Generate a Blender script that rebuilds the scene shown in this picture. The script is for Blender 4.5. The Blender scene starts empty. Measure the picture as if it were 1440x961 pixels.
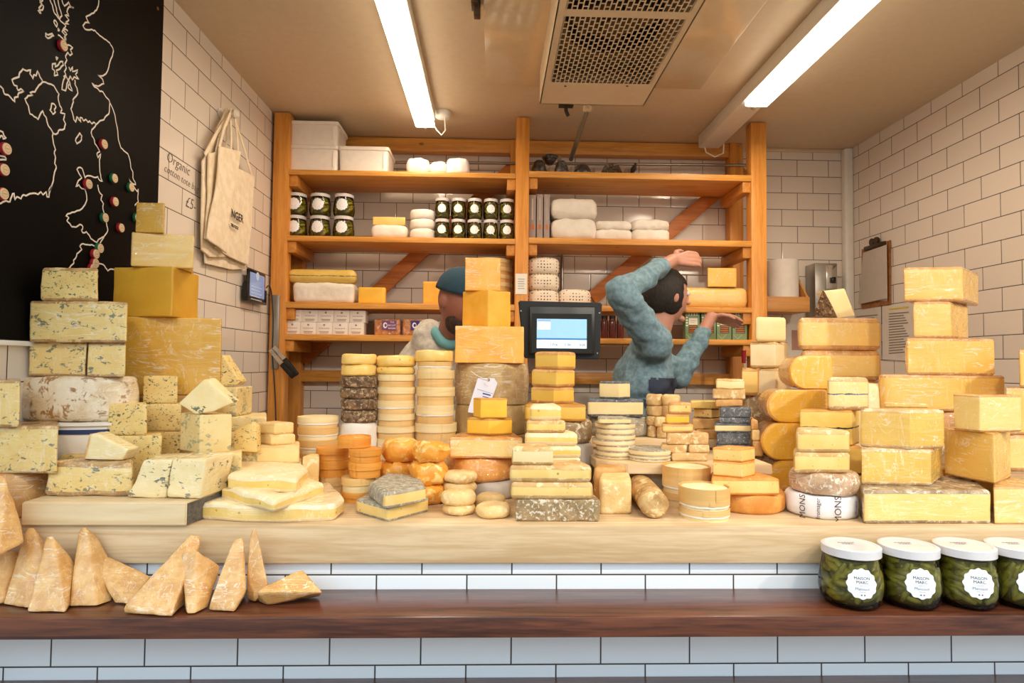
import bpy, bmesh, math, random
from mathutils import Vector, Matrix, noise
from math import sin, cos, pi, sqrt, radians

# ------------------------------------------------------------------ camera
CAMZ = 1.5
F = 877.7; YAW = .03054; PITCH = .03515; ROLL = .00942
fwd = Vector((sin(YAW)*cos(PITCH), cos(YAW)*cos(PITCH), sin(PITCH)))
_r = Vector((cos(YAW), -sin(YAW), 0)); _u = _r.cross(fwd)
rgt = _r*cos(ROLL) + _u*sin(ROLL); upv = -_r*sin(ROLL) + _u*cos(ROLL)
scn = bpy.context.scene
cd = bpy.data.cameras.new('camera'); cam = bpy.data.objects.new('camera', cd)
scn.collection.objects.link(cam); scn.camera = cam
cd.sensor_width = 36; cd.lens = 36*F/1440; cd.clip_start = .05
m = Matrix((rgt, upv, -fwd)).transposed().to_4x4(); m.translation = Vector((0, 0, CAMZ))
cam.matrix_world = m
# ------------------------------------------------------------------ light
scn.view_settings.view_transform = 'Standard'; scn.view_settings.look = 'None'
scn.view_settings.gamma = 1; scn.view_settings.use_curve_mapping = False
scn.view_settings.exposure = -0.1
w = bpy.data.worlds.new('sky'); scn.world = w; w.use_nodes = True
_t = w.node_tree; _bg = _t.nodes['Background']; _tc = _t.nodes.new('ShaderNodeTexCoord'); _sp = _t.nodes.new('ShaderNodeSeparateXYZ')
_rp = _t.nodes.new('ShaderNodeValToRGB'); _t.links.new(_tc.outputs['Generated'], _sp.inputs[0]); _t.links.new(_sp.outputs[2], _rp.inputs[0]); _t.links.new(_rp.outputs[0], _bg.inputs[0])
# overcast sky above the roofs of the street opposite
_e = _rp.color_ramp.elements; _e[0].position = .22; _e[0].color = (.19, .17, .15, 1); _e[1].position = .30; _e[1].color = (.62, .80, .95, 1)
_bg.inputs[1].default_value = 3.6
scn.cycles.use_denoising = True
scn.cycles.max_bounces = 7; scn.cycles.diffuse_bounces = 4; scn.cycles.transparent_max_bounces = 6
scn.cycles.sample_clamp_indirect = 6
def lamp(name, kind, loc, power, col, rot=(0, 0, 0), **kw):
    d = bpy.data.lights.new(name, kind); d.energy = power; d.color = col
    for k, v in kw.items(): setattr(d, k, v)
    o = bpy.data.objects.new(name, d); o.location = loc; o.rotation_euler = rot
    scn.collection.objects.link(o); return o
WARM = (1.0, .82, .62)
# added spots, out of view in front of the hatch, to light the display
for sx, pw_, ax_ in ((-.80, 22, 0), (.15, 31, 0), (1.1, 54, 10), (2.1, 104, 32)):
    lamp('added_spot', 'SPOT', (sx, .30, 2.66), pw_, (1, .86, .68), (radians(42), radians(ax_), 0),
         spot_size=radians(92), spot_blend=.8, shadow_soft_size=.05)

# ------------------------------------------------------------------ pixel -> world
def ray(px, py): return fwd + rgt*((px-720)/F) + upv*(-(py-480.5)/F)
def W(px, py, Y):
    d = ray(px, py); t = Y/d.y; return Vector((d.x*t, Y, CAMZ + d.z*t))
def Wx(px, py, X):
    d = ray(px, py); t = X/d.x; return Vector((X, d.y*t, CAMZ + d.z*t))
def Wz(px, py, Z):
    d = ray(px, py); t = (Z-CAMZ)/d.z; return Vector((d.x*t, d.y*t, Z))

XL, XR, YB, YF = -1.149, 2.102, 3.603, 1.409
CEIL = 2.785

# ------------------------------------------------------------------ materials
def lin(h):
    if isinstance(h, tuple): return h
    h = h.lstrip('#'); v = [int(h[i:i+2], 16)/255 for i in (0, 2, 4)]
    return tuple((x/12.92 if x < .04045 else ((x+.055)/1.055)**2.4) for x in v)
_m = {}
TINT = (.97, .845, .63)
class NT:
    def __init__(s, mat):
        mat.use_nodes = True; s.t = mat.node_tree; s.n = s.t.nodes; s.b = s.n['Principled BSDF']
    def new(s, k, **kw):
        n = s.n.new(k)
        for a, v in kw.items(): setattr(n, a, v)
        return n
    def link(s, a, b): s.t.links.new(a, b)
    def mix(s, fac, a, b):
        n = s.n.new('ShaderNodeMix'); n.data_type = 'RGBA'
        for i, v in ((0, fac), (6, a), (7, b)):
            if isinstance(v, (int, float)): n.inputs[i].default_value = v
            elif isinstance(v, tuple): n.inputs[i].default_value = (*v[:3], 1)
            else: s.link(v, n.inputs[i])
        return n.outputs[2]
    def math(s, op, a, b=0., c=None, clamp=False):
        n = s.n.new('ShaderNodeMath'); n.operation = op; n.use_clamp = clamp
        for i, v in enumerate((a, b, c)):
            if v is None: continue
            if isinstance(v, (int, float)): n.inputs[i].default_value = v
            else: s.link(v, n.inputs[i])
        return n.outputs[0]
    def rng(s, v, a, b, c=0., d=1., smooth=True):
        n = s.n.new('ShaderNodeMapRange'); n.clamp = True
        n.interpolation_type = 'SMOOTHSTEP' if smooth else 'LINEAR'
        s.link(v, n.inputs[0])
        for i, x in zip((1, 2, 3, 4), (a, b, c, d)): n.inputs[i].default_value = x
        return n.outputs[0]
    def coords(s, stretch=(1, 1, 1), rnd=True, src='Object'):
        tc = s.n.new('ShaderNodeTexCoord'); mp = s.n.new('ShaderNodeMapping')
        mp.inputs['Scale'].default_value = stretch
        s.link(tc.outputs[src], mp.inputs['Vector'])
        if rnd:
            oi = s.n.new('ShaderNodeObjectInfo'); v = s.n.new('ShaderNodeVectorMath'); v.operation = 'SCALE'
            v.inputs[0].default_value = (31, 17, 23); s.link(oi.outputs['Random'], v.inputs['Scale'])
            a = s.n.new('ShaderNodeVectorMath'); a.operation = 'ADD'
            s.link(mp.outputs[0], a.inputs[0]); s.link(v.outputs[0], a.inputs[1]); return a.outputs[0]
        return mp.outputs[0]
    def noise(s, vec, scale, detail=3, rough=.55, dist=0.):
        n = s.n.new('ShaderNodeTexNoise'); s.link(vec, n.inputs['Vector'])
        n.inputs['Scale'].default_value = scale; n.inputs['Detail'].default_value = detail
        n.inputs['Roughness'].default_value = rough; n.inputs['Distortion'].default_value = dist
        return n.outputs['Fac']
    def bump(s, h, strength, dist=.002, tgt='Normal'):
        n = s.n.new('ShaderNodeBump'); n.inputs['Strength'].default_value = strength
        n.inputs['Distance'].default_value = dist; s.link(h, n.inputs['Height'])
        s.link(n.outputs[0], s.b.inputs[tgt]); return n
def plain(name, col, rough=.5, metal=0, emit=0, coat=0, trans=0, ior=1.45):
    if name in _m: return _m[name]
    mt = bpy.data.materials.new(name); t = NT(mt); b = t.b
    # faint tonal unevenness so that no surface is perfectly flat
    nz = t.noise(t.coords(), 30, 2)
    l = lin(col); t.link(t.mix(t.rng(nz, .3, .7), l, tuple(x*.955 for x in l)), b.inputs['Base Color'])
    b.inputs['Roughness'].default_value = rough; b.inputs['Metallic'].default_value = metal
    b.inputs['Coat Weight'].default_value = coat; b.inputs['Transmission Weight'].default_value = trans
    b.inputs['IOR'].default_value = ior
    if emit: b.inputs['Emission Color'].default_value = (*l, 1); b.inputs['Emission Strength'].default_value = emit
    _m[name] = mt; return mt
def cheese(name, col, col2, scale=25, rough=.45, bump=.3, bscale=90, spots=None, veins=None, band=None, line=None, wrap=0, stretch=(1, 1, 1), holes=None, tint=True):
    """spots=(col,scale,thr) veins=(col,scale,thr,dist) band=(col,width) holes=(col,scale,size)"""
    key = name + ('_wrapped' if wrap else '')
    if key in _m: return _m[key]
    mt = bpy.data.materials.new(key); t = NT(mt); b = t.b; v = t.coords(stretch)
    def lin(h, _l=globals()['lin']):
        return tuple(a*k for a, k in zip(_l(h), TINT)) if tint else _l(h)
    n1 = t.noise(v, scale, 4)
    c = t.mix(t.rng(n1, .35, .65), lin(col), lin(col2))
    if band:
        a = t.new('ShaderNodeAttribute', attribute_name='rd')
        wob = t.math('ADD', a.outputs['Fac'], t.math('MULTIPLY', t.math('SUBTRACT', t.noise(v, 40), .5), band[1]*.9))
        c = t.mix(t.rng(wob, band[1]*.15, band[1], 1, 0), c, lin(band[0]))
    if spots:
        n2 = t.noise(v, spots[1], 5, .65, .5)
        c = t.mix(t.rng(n2, spots[2], spots[2]+.08), c, lin(spots[0]))
    if veins:
        vs = t.coords((1, 1, 1.5)); n3 = t.noise(vs, veins[1], 3, .6, veins[3])
        n4 = t.noise(vs, veins[1]*.32, 2, .5)
        s_ = t.math('ADD', n3, t.math('MULTIPLY', n4, veins[4]))
        c = t.mix(t.math('MULTIPLY', t.rng(s_, veins[2]-.02, veins[2]+.05), .9), c, lin(veins[0]))
    if holes:
        vo = t.new('ShaderNodeTexVoronoi'); t.link(v, vo.inputs['Vector']); vo.inputs['Scale'].default_value = holes[1]
        sel = t.math('GREATER_THAN', t.noise(v, holes[1]*.6, 1), .54)
        h = t.math('MULTIPLY', t.rng(vo.outputs['Distance'], holes[2]*.6, holes[2], 1, 0), sel)
        c = t.mix(h, c, lin(holes[0]))
    if line:
        g = t.new('ShaderNodeTexCoord'); sx = t.new('ShaderNodeSeparateXYZ'); t.link(g.outputs['Generated'], sx.inputs[0])
        zz = t.math('ADD', sx.outputs[2], t.math('MULTIPLY', t.math('SUBTRACT', t.noise(v, 22), .5), .10))
        d = t.math('ABSOLUTE', t.math('SUBTRACT', zz, .5))
        wd = t.math('ADD', t.math('MULTIPLY', t.noise(v, 60), .07), -.015)
        c = t.mix(t.math('LESS_THAN', d, wd), c, lin(line))
    if wrap:   # cling film folds as pale streaks, their glints painted into the base colour
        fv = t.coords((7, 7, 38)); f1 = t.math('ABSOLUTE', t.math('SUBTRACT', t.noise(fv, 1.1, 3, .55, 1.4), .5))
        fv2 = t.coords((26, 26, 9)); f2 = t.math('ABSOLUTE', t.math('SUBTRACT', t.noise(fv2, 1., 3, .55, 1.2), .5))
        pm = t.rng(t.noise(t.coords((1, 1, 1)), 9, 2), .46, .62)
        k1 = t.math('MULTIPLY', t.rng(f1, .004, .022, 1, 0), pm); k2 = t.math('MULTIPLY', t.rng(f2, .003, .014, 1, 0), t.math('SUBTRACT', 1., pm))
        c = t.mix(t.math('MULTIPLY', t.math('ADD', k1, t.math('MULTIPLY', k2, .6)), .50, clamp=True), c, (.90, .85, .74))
    t.link(c, b.inputs['Base Color']); b.inputs['Roughness'].default_value = rough
    if bump: t.bump(t.noise(v, bscale, 4, .6), bump, .002)
    if wrap:
        b.inputs['Coat Weight'].default_value = 1; b.inputs['Coat Roughness'].default_value = .1; b.inputs['Coat IOR'].default_value = 1.6
        # stretched film: thin taut creases running mostly sideways and fanning out
        wv = t.coords((9, 9, 46)); n5 = t.noise(wv, 1.3, 4, .6, 1.1)
        n6 = t.math('ABSOLUTE', t.math('SUBTRACT', n5, .5)); n7 = t.noise(t.coords((1, 1, 1)), 16, 2)
        t.bump(t.math('ADD', t.math('MULTIPLY', n6, 1.5), t.math('MULTIPLY', n7, .8)), 1., .008, 'Coat Normal')
    _m[key] = mt; return mt
def P(k, wrap=0):
    T = dict(
     comte=lambda w: cheese('comte_paste', '#efca70', '#e9c061', 10, .42, .15, 60, band=('#d09a3c', .0045), wrap=w),
     comtepale=lambda w: cheese('pale_hard_paste', '#f4dc95', '#efd384', 10, .42, .15, 60, band=('#dba94f', .0045), wrap=w),
     gruyere=lambda w: cheese('golden_hard_paste', '#e9ca6a', '#e0bd58', 10, .42, .15, 60, band=('#b98e36', .0045), wrap=w),
     cheddar=lambda w: cheese('cheddar_paste', '#dfb948', '#d6ad3c', 12, .42, .25, 70, band=('#c79c3a', .005), spots=('#c4952f', 130, .70), wrap=w),
     orange=lambda w: cheese('orange_paste', '#f8c24e', '#f2b43c', 18, .42, .25, 50, band=('#e0902a', .004), wrap=w),
     gouda=lambda w: cheese('gouda_paste', '#f4c548', '#ecb838', 8, .36, .1, 40, band=('#d08a22', .006), wrap=w),
     yellow=lambda w: cheese('young_yellow_paste', '#f7cf52', '#f2c542', 10, .42, .2, 60, band=('#e6ad3c', .004), wrap=w),
     tomme=lambda w: cheese('tomme_paste', '#f0d999', '#ebcf86', 16, .5, .2, 60, band=('#d7ae6c', .005), holes=('#c9a263', 110, .20), wrap=w),
     reblo=lambda w: cheese('semi_soft_paste', '#efdcA0', '#e9d08a', 16, .45, .3, 50, band=('#e0b768', .005), holes=('#b98e4a', 60, .20), wrap=w),
     pale=lambda w: cheese('grey_cream_paste', '#f6ead0', '#ecdfba', 16, .5, .2, 60, band=('#cdbd86', .004), wrap=w),
     goat=lambda w: cheese('ivory_paste', '#f3ebc9', '#eee2b5', 16, .55, .2, 60, band=('#e3d39a', .003), wrap=w),
     brie=lambda w: cheese('brie_paste', '#f5e09a', '#efd27c', 20, .35, .8, 22, band=('#f6ecc4', .003), holes=('#caa04e', 50, .2), wrap=w),
     soft=lambda w: cheese('soft_square_paste', '#f6e3b4', '#f1d79c', 16, .5, .2, 60, band=('#e9bf7a', .004), wrap=w),
     stilton=lambda w: cheese('stilton_paste', '#eddca2', '#e7d08c', 20, .5, .4, 60, veins=('#66736d', 84, 1.06, .7, .85), band=('#cfa257', .005), wrap=w),
     blue=lambda w: cheese('blue_paste', '#eedda4', '#e6d092', 22, .5, .4, 70, veins=('#3b5450', 130, .745, .6, .3), band=('#d8bf78', .003), wrap=w),
     bluefaint=lambda w: cheese('smeared_blue_paste', '#ecdfb2', '#e6d4a0', 20, .5, .4, 50, veins=('#a5a894', 55, .93, 1.1, .7), band=('#ddc58c', .003), wrap=w),
     bluesparse=lambda w: cheese('white_blue_paste', '#f3eaca', '#efe2b8', 20, .5, .4, 50, veins=('#4a6260', 70, 1.11, .8, .9), wrap=w),
     morbier=lambda w: cheese('morbier_paste', '#ecd88a', '#e4cb70', 16, .45, .2, 60, band=('#c9a04c', .005), line='#2b3a35', wrap=w),
     morbierpale=lambda w: cheese('pale_ash_line_paste', '#f4e7b4', '#efdd9f', 16, .45, .2, 60, band=('#e0bf80', .004), line='#56627a', wrap=w),
     parm=lambda w: cheese('parmesan_paste', '#e6bd80', '#d3a262', 34, .5, 1, 60, spots=('#f4dcb2', 110, .60), band=('#dba45c', .004), wrap=w),
     # rinds
     r_crust=lambda w: cheese('brown_white_furry_crust', '#a98c62', '#8a714c', 40, .85, 1, 150, spots=('#d8ccb4', 110, .52), tint=False, wrap=w),
     r_pink=lambda w: cheese('pink_brown_tomme_rind', '#cda882', '#ad845c', 30, .8, 1, 110, spots=('#e8d8bd', 60, .53), tint=False, wrap=w),
     r_brown=lambda w: cheese('mottled_brown_rind', '#b49a75', '#8f7350', 30, .75, 1, 120, spots=('#dccdb0', 45, .54), tint=False, wrap=w),
     r_grey=lambda w: cheese('grey_natural_rind', '#b0a48c', '#8d8068', 60, .85, 1, 160, spots=('#cfc6b0', 120, .54), tint=False, wrap=w),
     r_ash=lambda w: cheese('ash_rind', '#6e7072', '#55575a', 60, .85, 1, 160, spots=('#a9a9a4', 130, .56), tint=False, wrap=w),
     r_white=lambda w: cheese('white_bloomy_rind', '#f5ecd6', '#efe0bd', 20, .7, .6, 60, spots=('#fdf8ea', 40, .55), wrap=w),
     r_bloom=lambda w: cheese('powdery_tan_rind', '#dcc296', '#c9a775', 24, .8, 1, 110, spots=('#f0e2c6', 45, .53), wrap=w),
     r_orange=lambda w: cheese('orange_washed_rind', '#e5ab5e', '#d68f3e', 26, .6, .7, 90, spots=('#f2cf95', 50, .60), wrap=w),
     r_tan=lambda w: cheese('tan_brushed_rind', '#d9b27a', '#c3935a', 22, .65, .6, 90, spots=('#e8cfa2', 45, .6), wrap=w),
     r_gold=lambda w: cheese('thin_golden_rind', '#d3a352', '#c08c3c', 22, .55, .5, 80, wrap=w),
     r_dark=lambda w: cheese('dark_mouldy_rind', '#8a6c4c', '#543f2c', 70, .85, 1, 150, spots=('#b9a07a', 110, .53), tint=False, wrap=w),
     r_gouda=lambda w: cheese('waxed_orange_rind', '#e8ab30', '#dc9c26', 8, .3, .15, 40, wrap=w),
     r_stilt=lambda w: cheese('crusty_beige_rind', '#cdb184', '#a98556', 26, .8, 1, 90, spots=('#e6d5ae', 32, .52), wrap=w),
     r_big=lambda w: cheese('clothbound_rind', '#c9b48a', '#b59c6f', 22, .8, .9, 120, spots=('#8f7d58', 100, .62), wrap=w),
     r_lump=lambda w: cheese('glossy_washed_rind', '#f4b655', '#ec9f3a', 30, .32, 1, 50, spots=('#fbdd9a', 36, .52), wrap=w),
     r_crottin=lambda w: cheese('wrinkled_goat_rind', '#f0dcb0', '#e4c790', 24, .7, 1, 90, spots=('#f8edd2', 50, .55), wrap=w),
     r_mottle=lambda w: cheese('blotched_brown_cream_rind', '#eadabd', '#d8bd90', 22, .7, 1, 60, spots=('#a4743f', 38, .535), tint=False, wrap=w),
    )
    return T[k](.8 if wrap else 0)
def wood(name, a, b, rough=.5, scale=6, axis=0, bump=.15, knots=True, coat=0):
    if name in _m: return _m[name]
    mt = bpy.data.materials.new(name); t = NT(mt)
    st = [14, 14, 14]
    if axis == 3: st = [1, 1, 14]
    else: st[axis] = .9
    v = t.coords(tuple(st)); n = t.noise(v, scale*.35, 5, .6, .8); n2 = t.noise(v, scale*1.6, 3, .6)
    f = t.math('ADD', t.math('MULTIPLY', n, .7), t.math('MULTIPLY', n2, .3))
    c = t.mix(t.rng(f, .36, .64), lin(a), lin(b))
    if knots:
        st2 = [1, 1, 1]; st2[min(axis, 2)] = .55
        vo = t.new('ShaderNodeTexVoronoi'); t.link(t.coords(tuple(st2)), vo.inputs['Vector']); vo.inputs['Scale'].default_value = 7
        k = t.rng(vo.outputs['Distance'], .03, .085, 1, 0)
        c = t.mix(t.math('MULTIPLY', k, .8), c, tuple(x*.35 for x in lin(b)))
    t.link(c, t.b.inputs['Base Color']); t.b.inputs['Roughness'].default_value = rough
    t.b.inputs['Coat Weight'].default_value = coat; t.b.inputs['Coat Roughness'].default_value = .2
    t.bump(f, bump, .002); _m[name] = mt; return mt
def tiles(name, pw, ph, u0, v0, axis, shift=0, col='#efe6da', col2=None):
    """running-bond glazed tiles. axis: 'x' wall lies along X, 'y' along Y. joints at u0 on the rows where row parity==shift"""
    mt = bpy.data.materials.new(name); t = NT(mt)
    g = t.new('ShaderNodeNewGeometry'); sp = t.new('ShaderNodeSeparateXYZ'); t.link(g.outputs['Position'], sp.inputs[0])
    u = sp.outputs[0 if axis == 'x' else 1]; z = sp.outputs[2]
    v = t.math('DIVIDE', t.math('SUBTRACT', z, v0), ph)
    row = t.math('FLOOR', v); fv = t.math('SUBTRACT', v, row)
    par = t.math('FLOORED_MODULO', t.math('ADD', row, shift), 2.)
    uu = t.math('ADD', t.math('DIVIDE', t.math('SUBTRACT', u, u0), pw), t.math('MULTIPLY', par, .5))
    fu = t.math('FRACT', uu)
    du = t.math('MULTIPLY', t.math('MINIMUM', fu, t.math('SUBTRACT', 1., fu)), pw)
    dv = t.math('MULTIPLY', t.math('MINIMUM', fv, t.math('SUBTRACT', 1., fv)), ph)
    d = t.math('MINIMUM', du, dv)
    grout = t.rng(d, .0011, .0022, 1, 0)
    cc = t.new('ShaderNodeCombineXYZ'); t.link(t.math('FLOOR', uu), cc.inputs[0]); t.link(row, cc.inputs[1])
    wn = t.new('ShaderNodeTexWhiteNoise'); wn.noise_dimensions = '3D'; t.link(cc.outputs[0], wn.inputs['Vector'])
    l = lin(col); base = t.mix(wn.outputs['Value'], l, tuple(x*.94 for x in l))
    t.link(t.mix(grout, base, lin('#3a342c')), t.b.inputs['Base Color'])
    t.link(t.rng(grout, 0, 1, .13, .8), t.b.inputs['Roughness'])
    h = t.math('MULTIPLY', t.rng(d, .001, .006), 1.)
    # slight waviness of the glaze
    n = t.noise(g.outputs['Position'], 9, 2); hh = t.math('ADD', h, t.math('MULTIPLY', n, .5))
    t.bump(hh, .35, .0015); return mt

# ------------------------------------------------------------------ object plumbing
def link(o): scn.collection.objects.link(o)
_labels = {}
def thing(name, label, cat, loc=(0, 0, 0), group=None):
    o = bpy.data.objects.new(name, None); link(o); o.location = loc; o.empty_display_size = .02
    o['label'] = label; o['category'] = cat
    if group: o['group'] = group
    return o
def tag(o, label, cat, group=None):
    o['label'] = label; o['category'] = cat
    if group: o['group'] = group
    return o
def fin(name, bm, mat, root=None, smooth=40, label=None, origin=None, raw=False):
    """bm holds world coordinates; stored relative to the root's location"""
    org = Vector(origin) if origin is not None else (abs_loc(root) if root is not None and not raw else Vector((0, 0, 0)))
    if raw: org = Vector((0, 0, 0))
    if org.length: bmesh.ops.translate(bm, verts=bm.verts, vec=-org)
    me = bpy.data.meshes.new(name); bm.to_mesh(me); bm.free()
    if smooth:
        me.polygons.foreach_set('use_smooth', [True]*len(me.polygons))
        me.set_sharp_from_angle(angle=radians(smooth))
    o = bpy.data.objects.new(name, me); link(o)
    for mm in (mat if isinstance(mat, (list, tuple)) else [mat]): me.materials.append(mm)
    if root is not None: o.parent = root
    elif origin is not None: o.location = org
    if label: o['label'] = label
    return o
def abs_loc(o):
    v = Vector(o.location)
    while o.parent: o = o.parent; v += Vector(o.location)
    return v
def struct(name, bm, mat, smooth=0):
    o = fin(name, bm, mat, None, smooth); o['kind'] = 'structure'; return o
def copy_tree(o, parent=None):
    c = o.copy(); link(c)
    if parent is not None: c.parent = parent
    for ch in list(o.children): copy_tree(ch, c)
    return c
def NB(): return bmesh.new()
def bx(bm, x0, x1, y0, y1, z0, z1, bev=0, seg=2, mi=0):
    vs = [bm.verts.new((x, y, z)) for z in (z0, z1) for y in (y0, y1) for x in (x0, x1)]
    fs = [bm.faces.new([vs[i] for i in q]) for q in ((0, 2, 3, 1), (4, 5, 7, 6), (0, 1, 5, 4), (2, 6, 7, 3), (0, 4, 6, 2), (1, 3, 7, 5))]
    for f in fs: f.material_index = mi
    if bev:
        es = list({e for f in fs for e in f.edges})
        bmesh.ops.bevel(bm, geom=es, offset=bev, segments=seg, affect='EDGES', profile=.5)
    return vs
def obx(bm, p, q, w_, h_, bev=0, updir=(0, 0, 1), mi=0):
    """box beam from p to q, w_ across, h_ along updir"""
    p = Vector(p); q = Vector(q); d = (q-p).normalized(); s = d.cross(Vector(updir)).normalized(); u = s.cross(d)
    vs = []
    for e in (p, q):
        for a, b in ((-1, -1), (1, -1), (1, 1), (-1, 1)): vs.append(bm.verts.new(e + s*(a*w_/2) + u*(b*h_/2)))
    fs = [bm.faces.new([vs[i] for i in f]) for f in ((3, 2, 1, 0), (4, 5, 6, 7), (0, 1, 5, 4), (1, 2, 6, 5), (2, 3, 7, 6), (3, 0, 4, 7))]
    for f in fs: f.material_index = mi
    if bev: bmesh.ops.bevel(bm, geom=list({e for f in fs for e in f.edges}), offset=bev, segments=2, affect='EDGES', profile=.5)
def tube(bm, pts, r, n=8, cap=True):
    pts = [Vector(p) for p in pts]; rings = []
    prev = None
    for i, p in enumerate(pts):
        d = (pts[min(i+1, len(pts)-1)] - pts[max(i-1, 0)]).normalized()
        ref = Vector((0, 0, 1)) if abs(d.z) < .9 else Vector((1, 0, 0))
        s = d.cross(ref).normalized() if prev is None else (prev - d*prev.dot(d)).normalized()
        prev = s; u = s.cross(d); rr = r[i] if isinstance(r, (list, tuple)) else r
        rings.append([bm.verts.new(p + s*(rr*cos(2*pi*k/n)) + u*(rr*sin(2*pi*k/n))) for k in range(n)])
    for a, b in zip(rings, rings[1:]):
        for k in range(n): bm.faces.new((a[k], a[(k+1) % n], b[(k+1) % n], b[k]))
    if cap:
        bm.faces.new(rings[0][::-1]); bm.faces.new(rings[-1])
def lathe(bm, prof, c, n=32, axis='z', close=True):
    """prof: [(r,h)] from bottom to top around axis through c"""
    c = Vector(c); rings = []
    for r, h in prof:
        ring = []
        for k in range(n):
            a = 2*pi*k/n
            v = Vector((r*cos(a), r*sin(a), h)) if axis == 'z' else (Vector((h, r*cos(a), r*sin(a))) if axis == 'x' else Vector((r*sin(a), h, r*cos(a))))
            ring.append(bm.verts.new(c+v))
        rings.append(ring)
    for a, b in zip(rings, rings[1:]):
        for k in range(n): bm.faces.new((a[k], a[(k+1) % n], b[(k+1) % n], b[k]))
    if close:
        bm.faces.new(rings[0][::-1]); bm.faces.new(rings[-1])
def fixn(bm): bmesh.ops.recalc_face_normals(bm, faces=bm.faces)

# ------------------------------------------------------------------ rounded prisms (cheeses, parcels)
def outline(poly, rc, step=.012):
    """rounded closed outline; returns points, normals, side ids"""
    n = len(poly); poly = [Vector((p[0], p[1])) for p in poly]
    A = sum(poly[i].x*poly[(i+1) % n].y - poly[(i+1) % n].x*poly[i].y for i in range(n))
    idx = list(range(n))
    if A < 0: poly = poly[::-1]; idx = [(n-2-i) % n for i in range(n)]
    pts, sid = [], []
    rcs = rc if isinstance(rc, (list, tuple)) else [rc]*n
    if A < 0: rcs = list(rcs)[::-1]
    for i in range(n):
        p0, p1, p2 = poly[i-1], poly[i], poly[(i+1) % n]
        a = (p0-p1); b = (p2-p1); la, lb = a.length, b.length; a.normalize(); b.normalize()
        ang = math.acos(max(-1, min(1, a.dot(b)))); d = min(rcs[i]/math.tan(ang/2) if ang < 3.1 else 0, la*.45, lb*.45)
        q0 = p1+a*d; q1 = p1+b*d; m_ = 4
        for k in range(m_+1):
            t = k/m_; q = q0*(1-t)**2 + p1*(2*t*(1-t)) + q1*t*t
            pts.append(q); sid.append(idx[i-1] if t < .5 else idx[i])
        # straight part
        p3 = poly[(i+2) % n]; c2 = p3-p2; ang2 = math.acos(max(-1, min(1, (-b).dot(c2.normalized()))))
        d2 = min(rcs[(i+1) % n]/math.tan(ang2/2) if ang2 < 3.1 else 0, lb*.45, c2.length*.45)
        L = lb-d-d2; ns = max(1, int(L/step))
        for k in range(1, ns):
            pts.append(q1+b*(L*k/ns)); sid.append(idx[i])
    out, os_ = [], []
    for p, s in zip(pts, sid):
        if not out or (p-out[-1]).length > 1e-5: out.append(p); os_.append(s)
    if (out[0]-out[-1]).length < 1e-5: out.pop(); os_.pop()
    return out, os_
def circle(cx, cy, rx, ry=None, n=44, a0=0):
    ry = ry or rx
    return [Vector((cx+rx*cos(a0+2*pi*k/n), cy+ry*sin(a0+2*pi*k/n))) for k in range(n)], [0]*n
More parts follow.
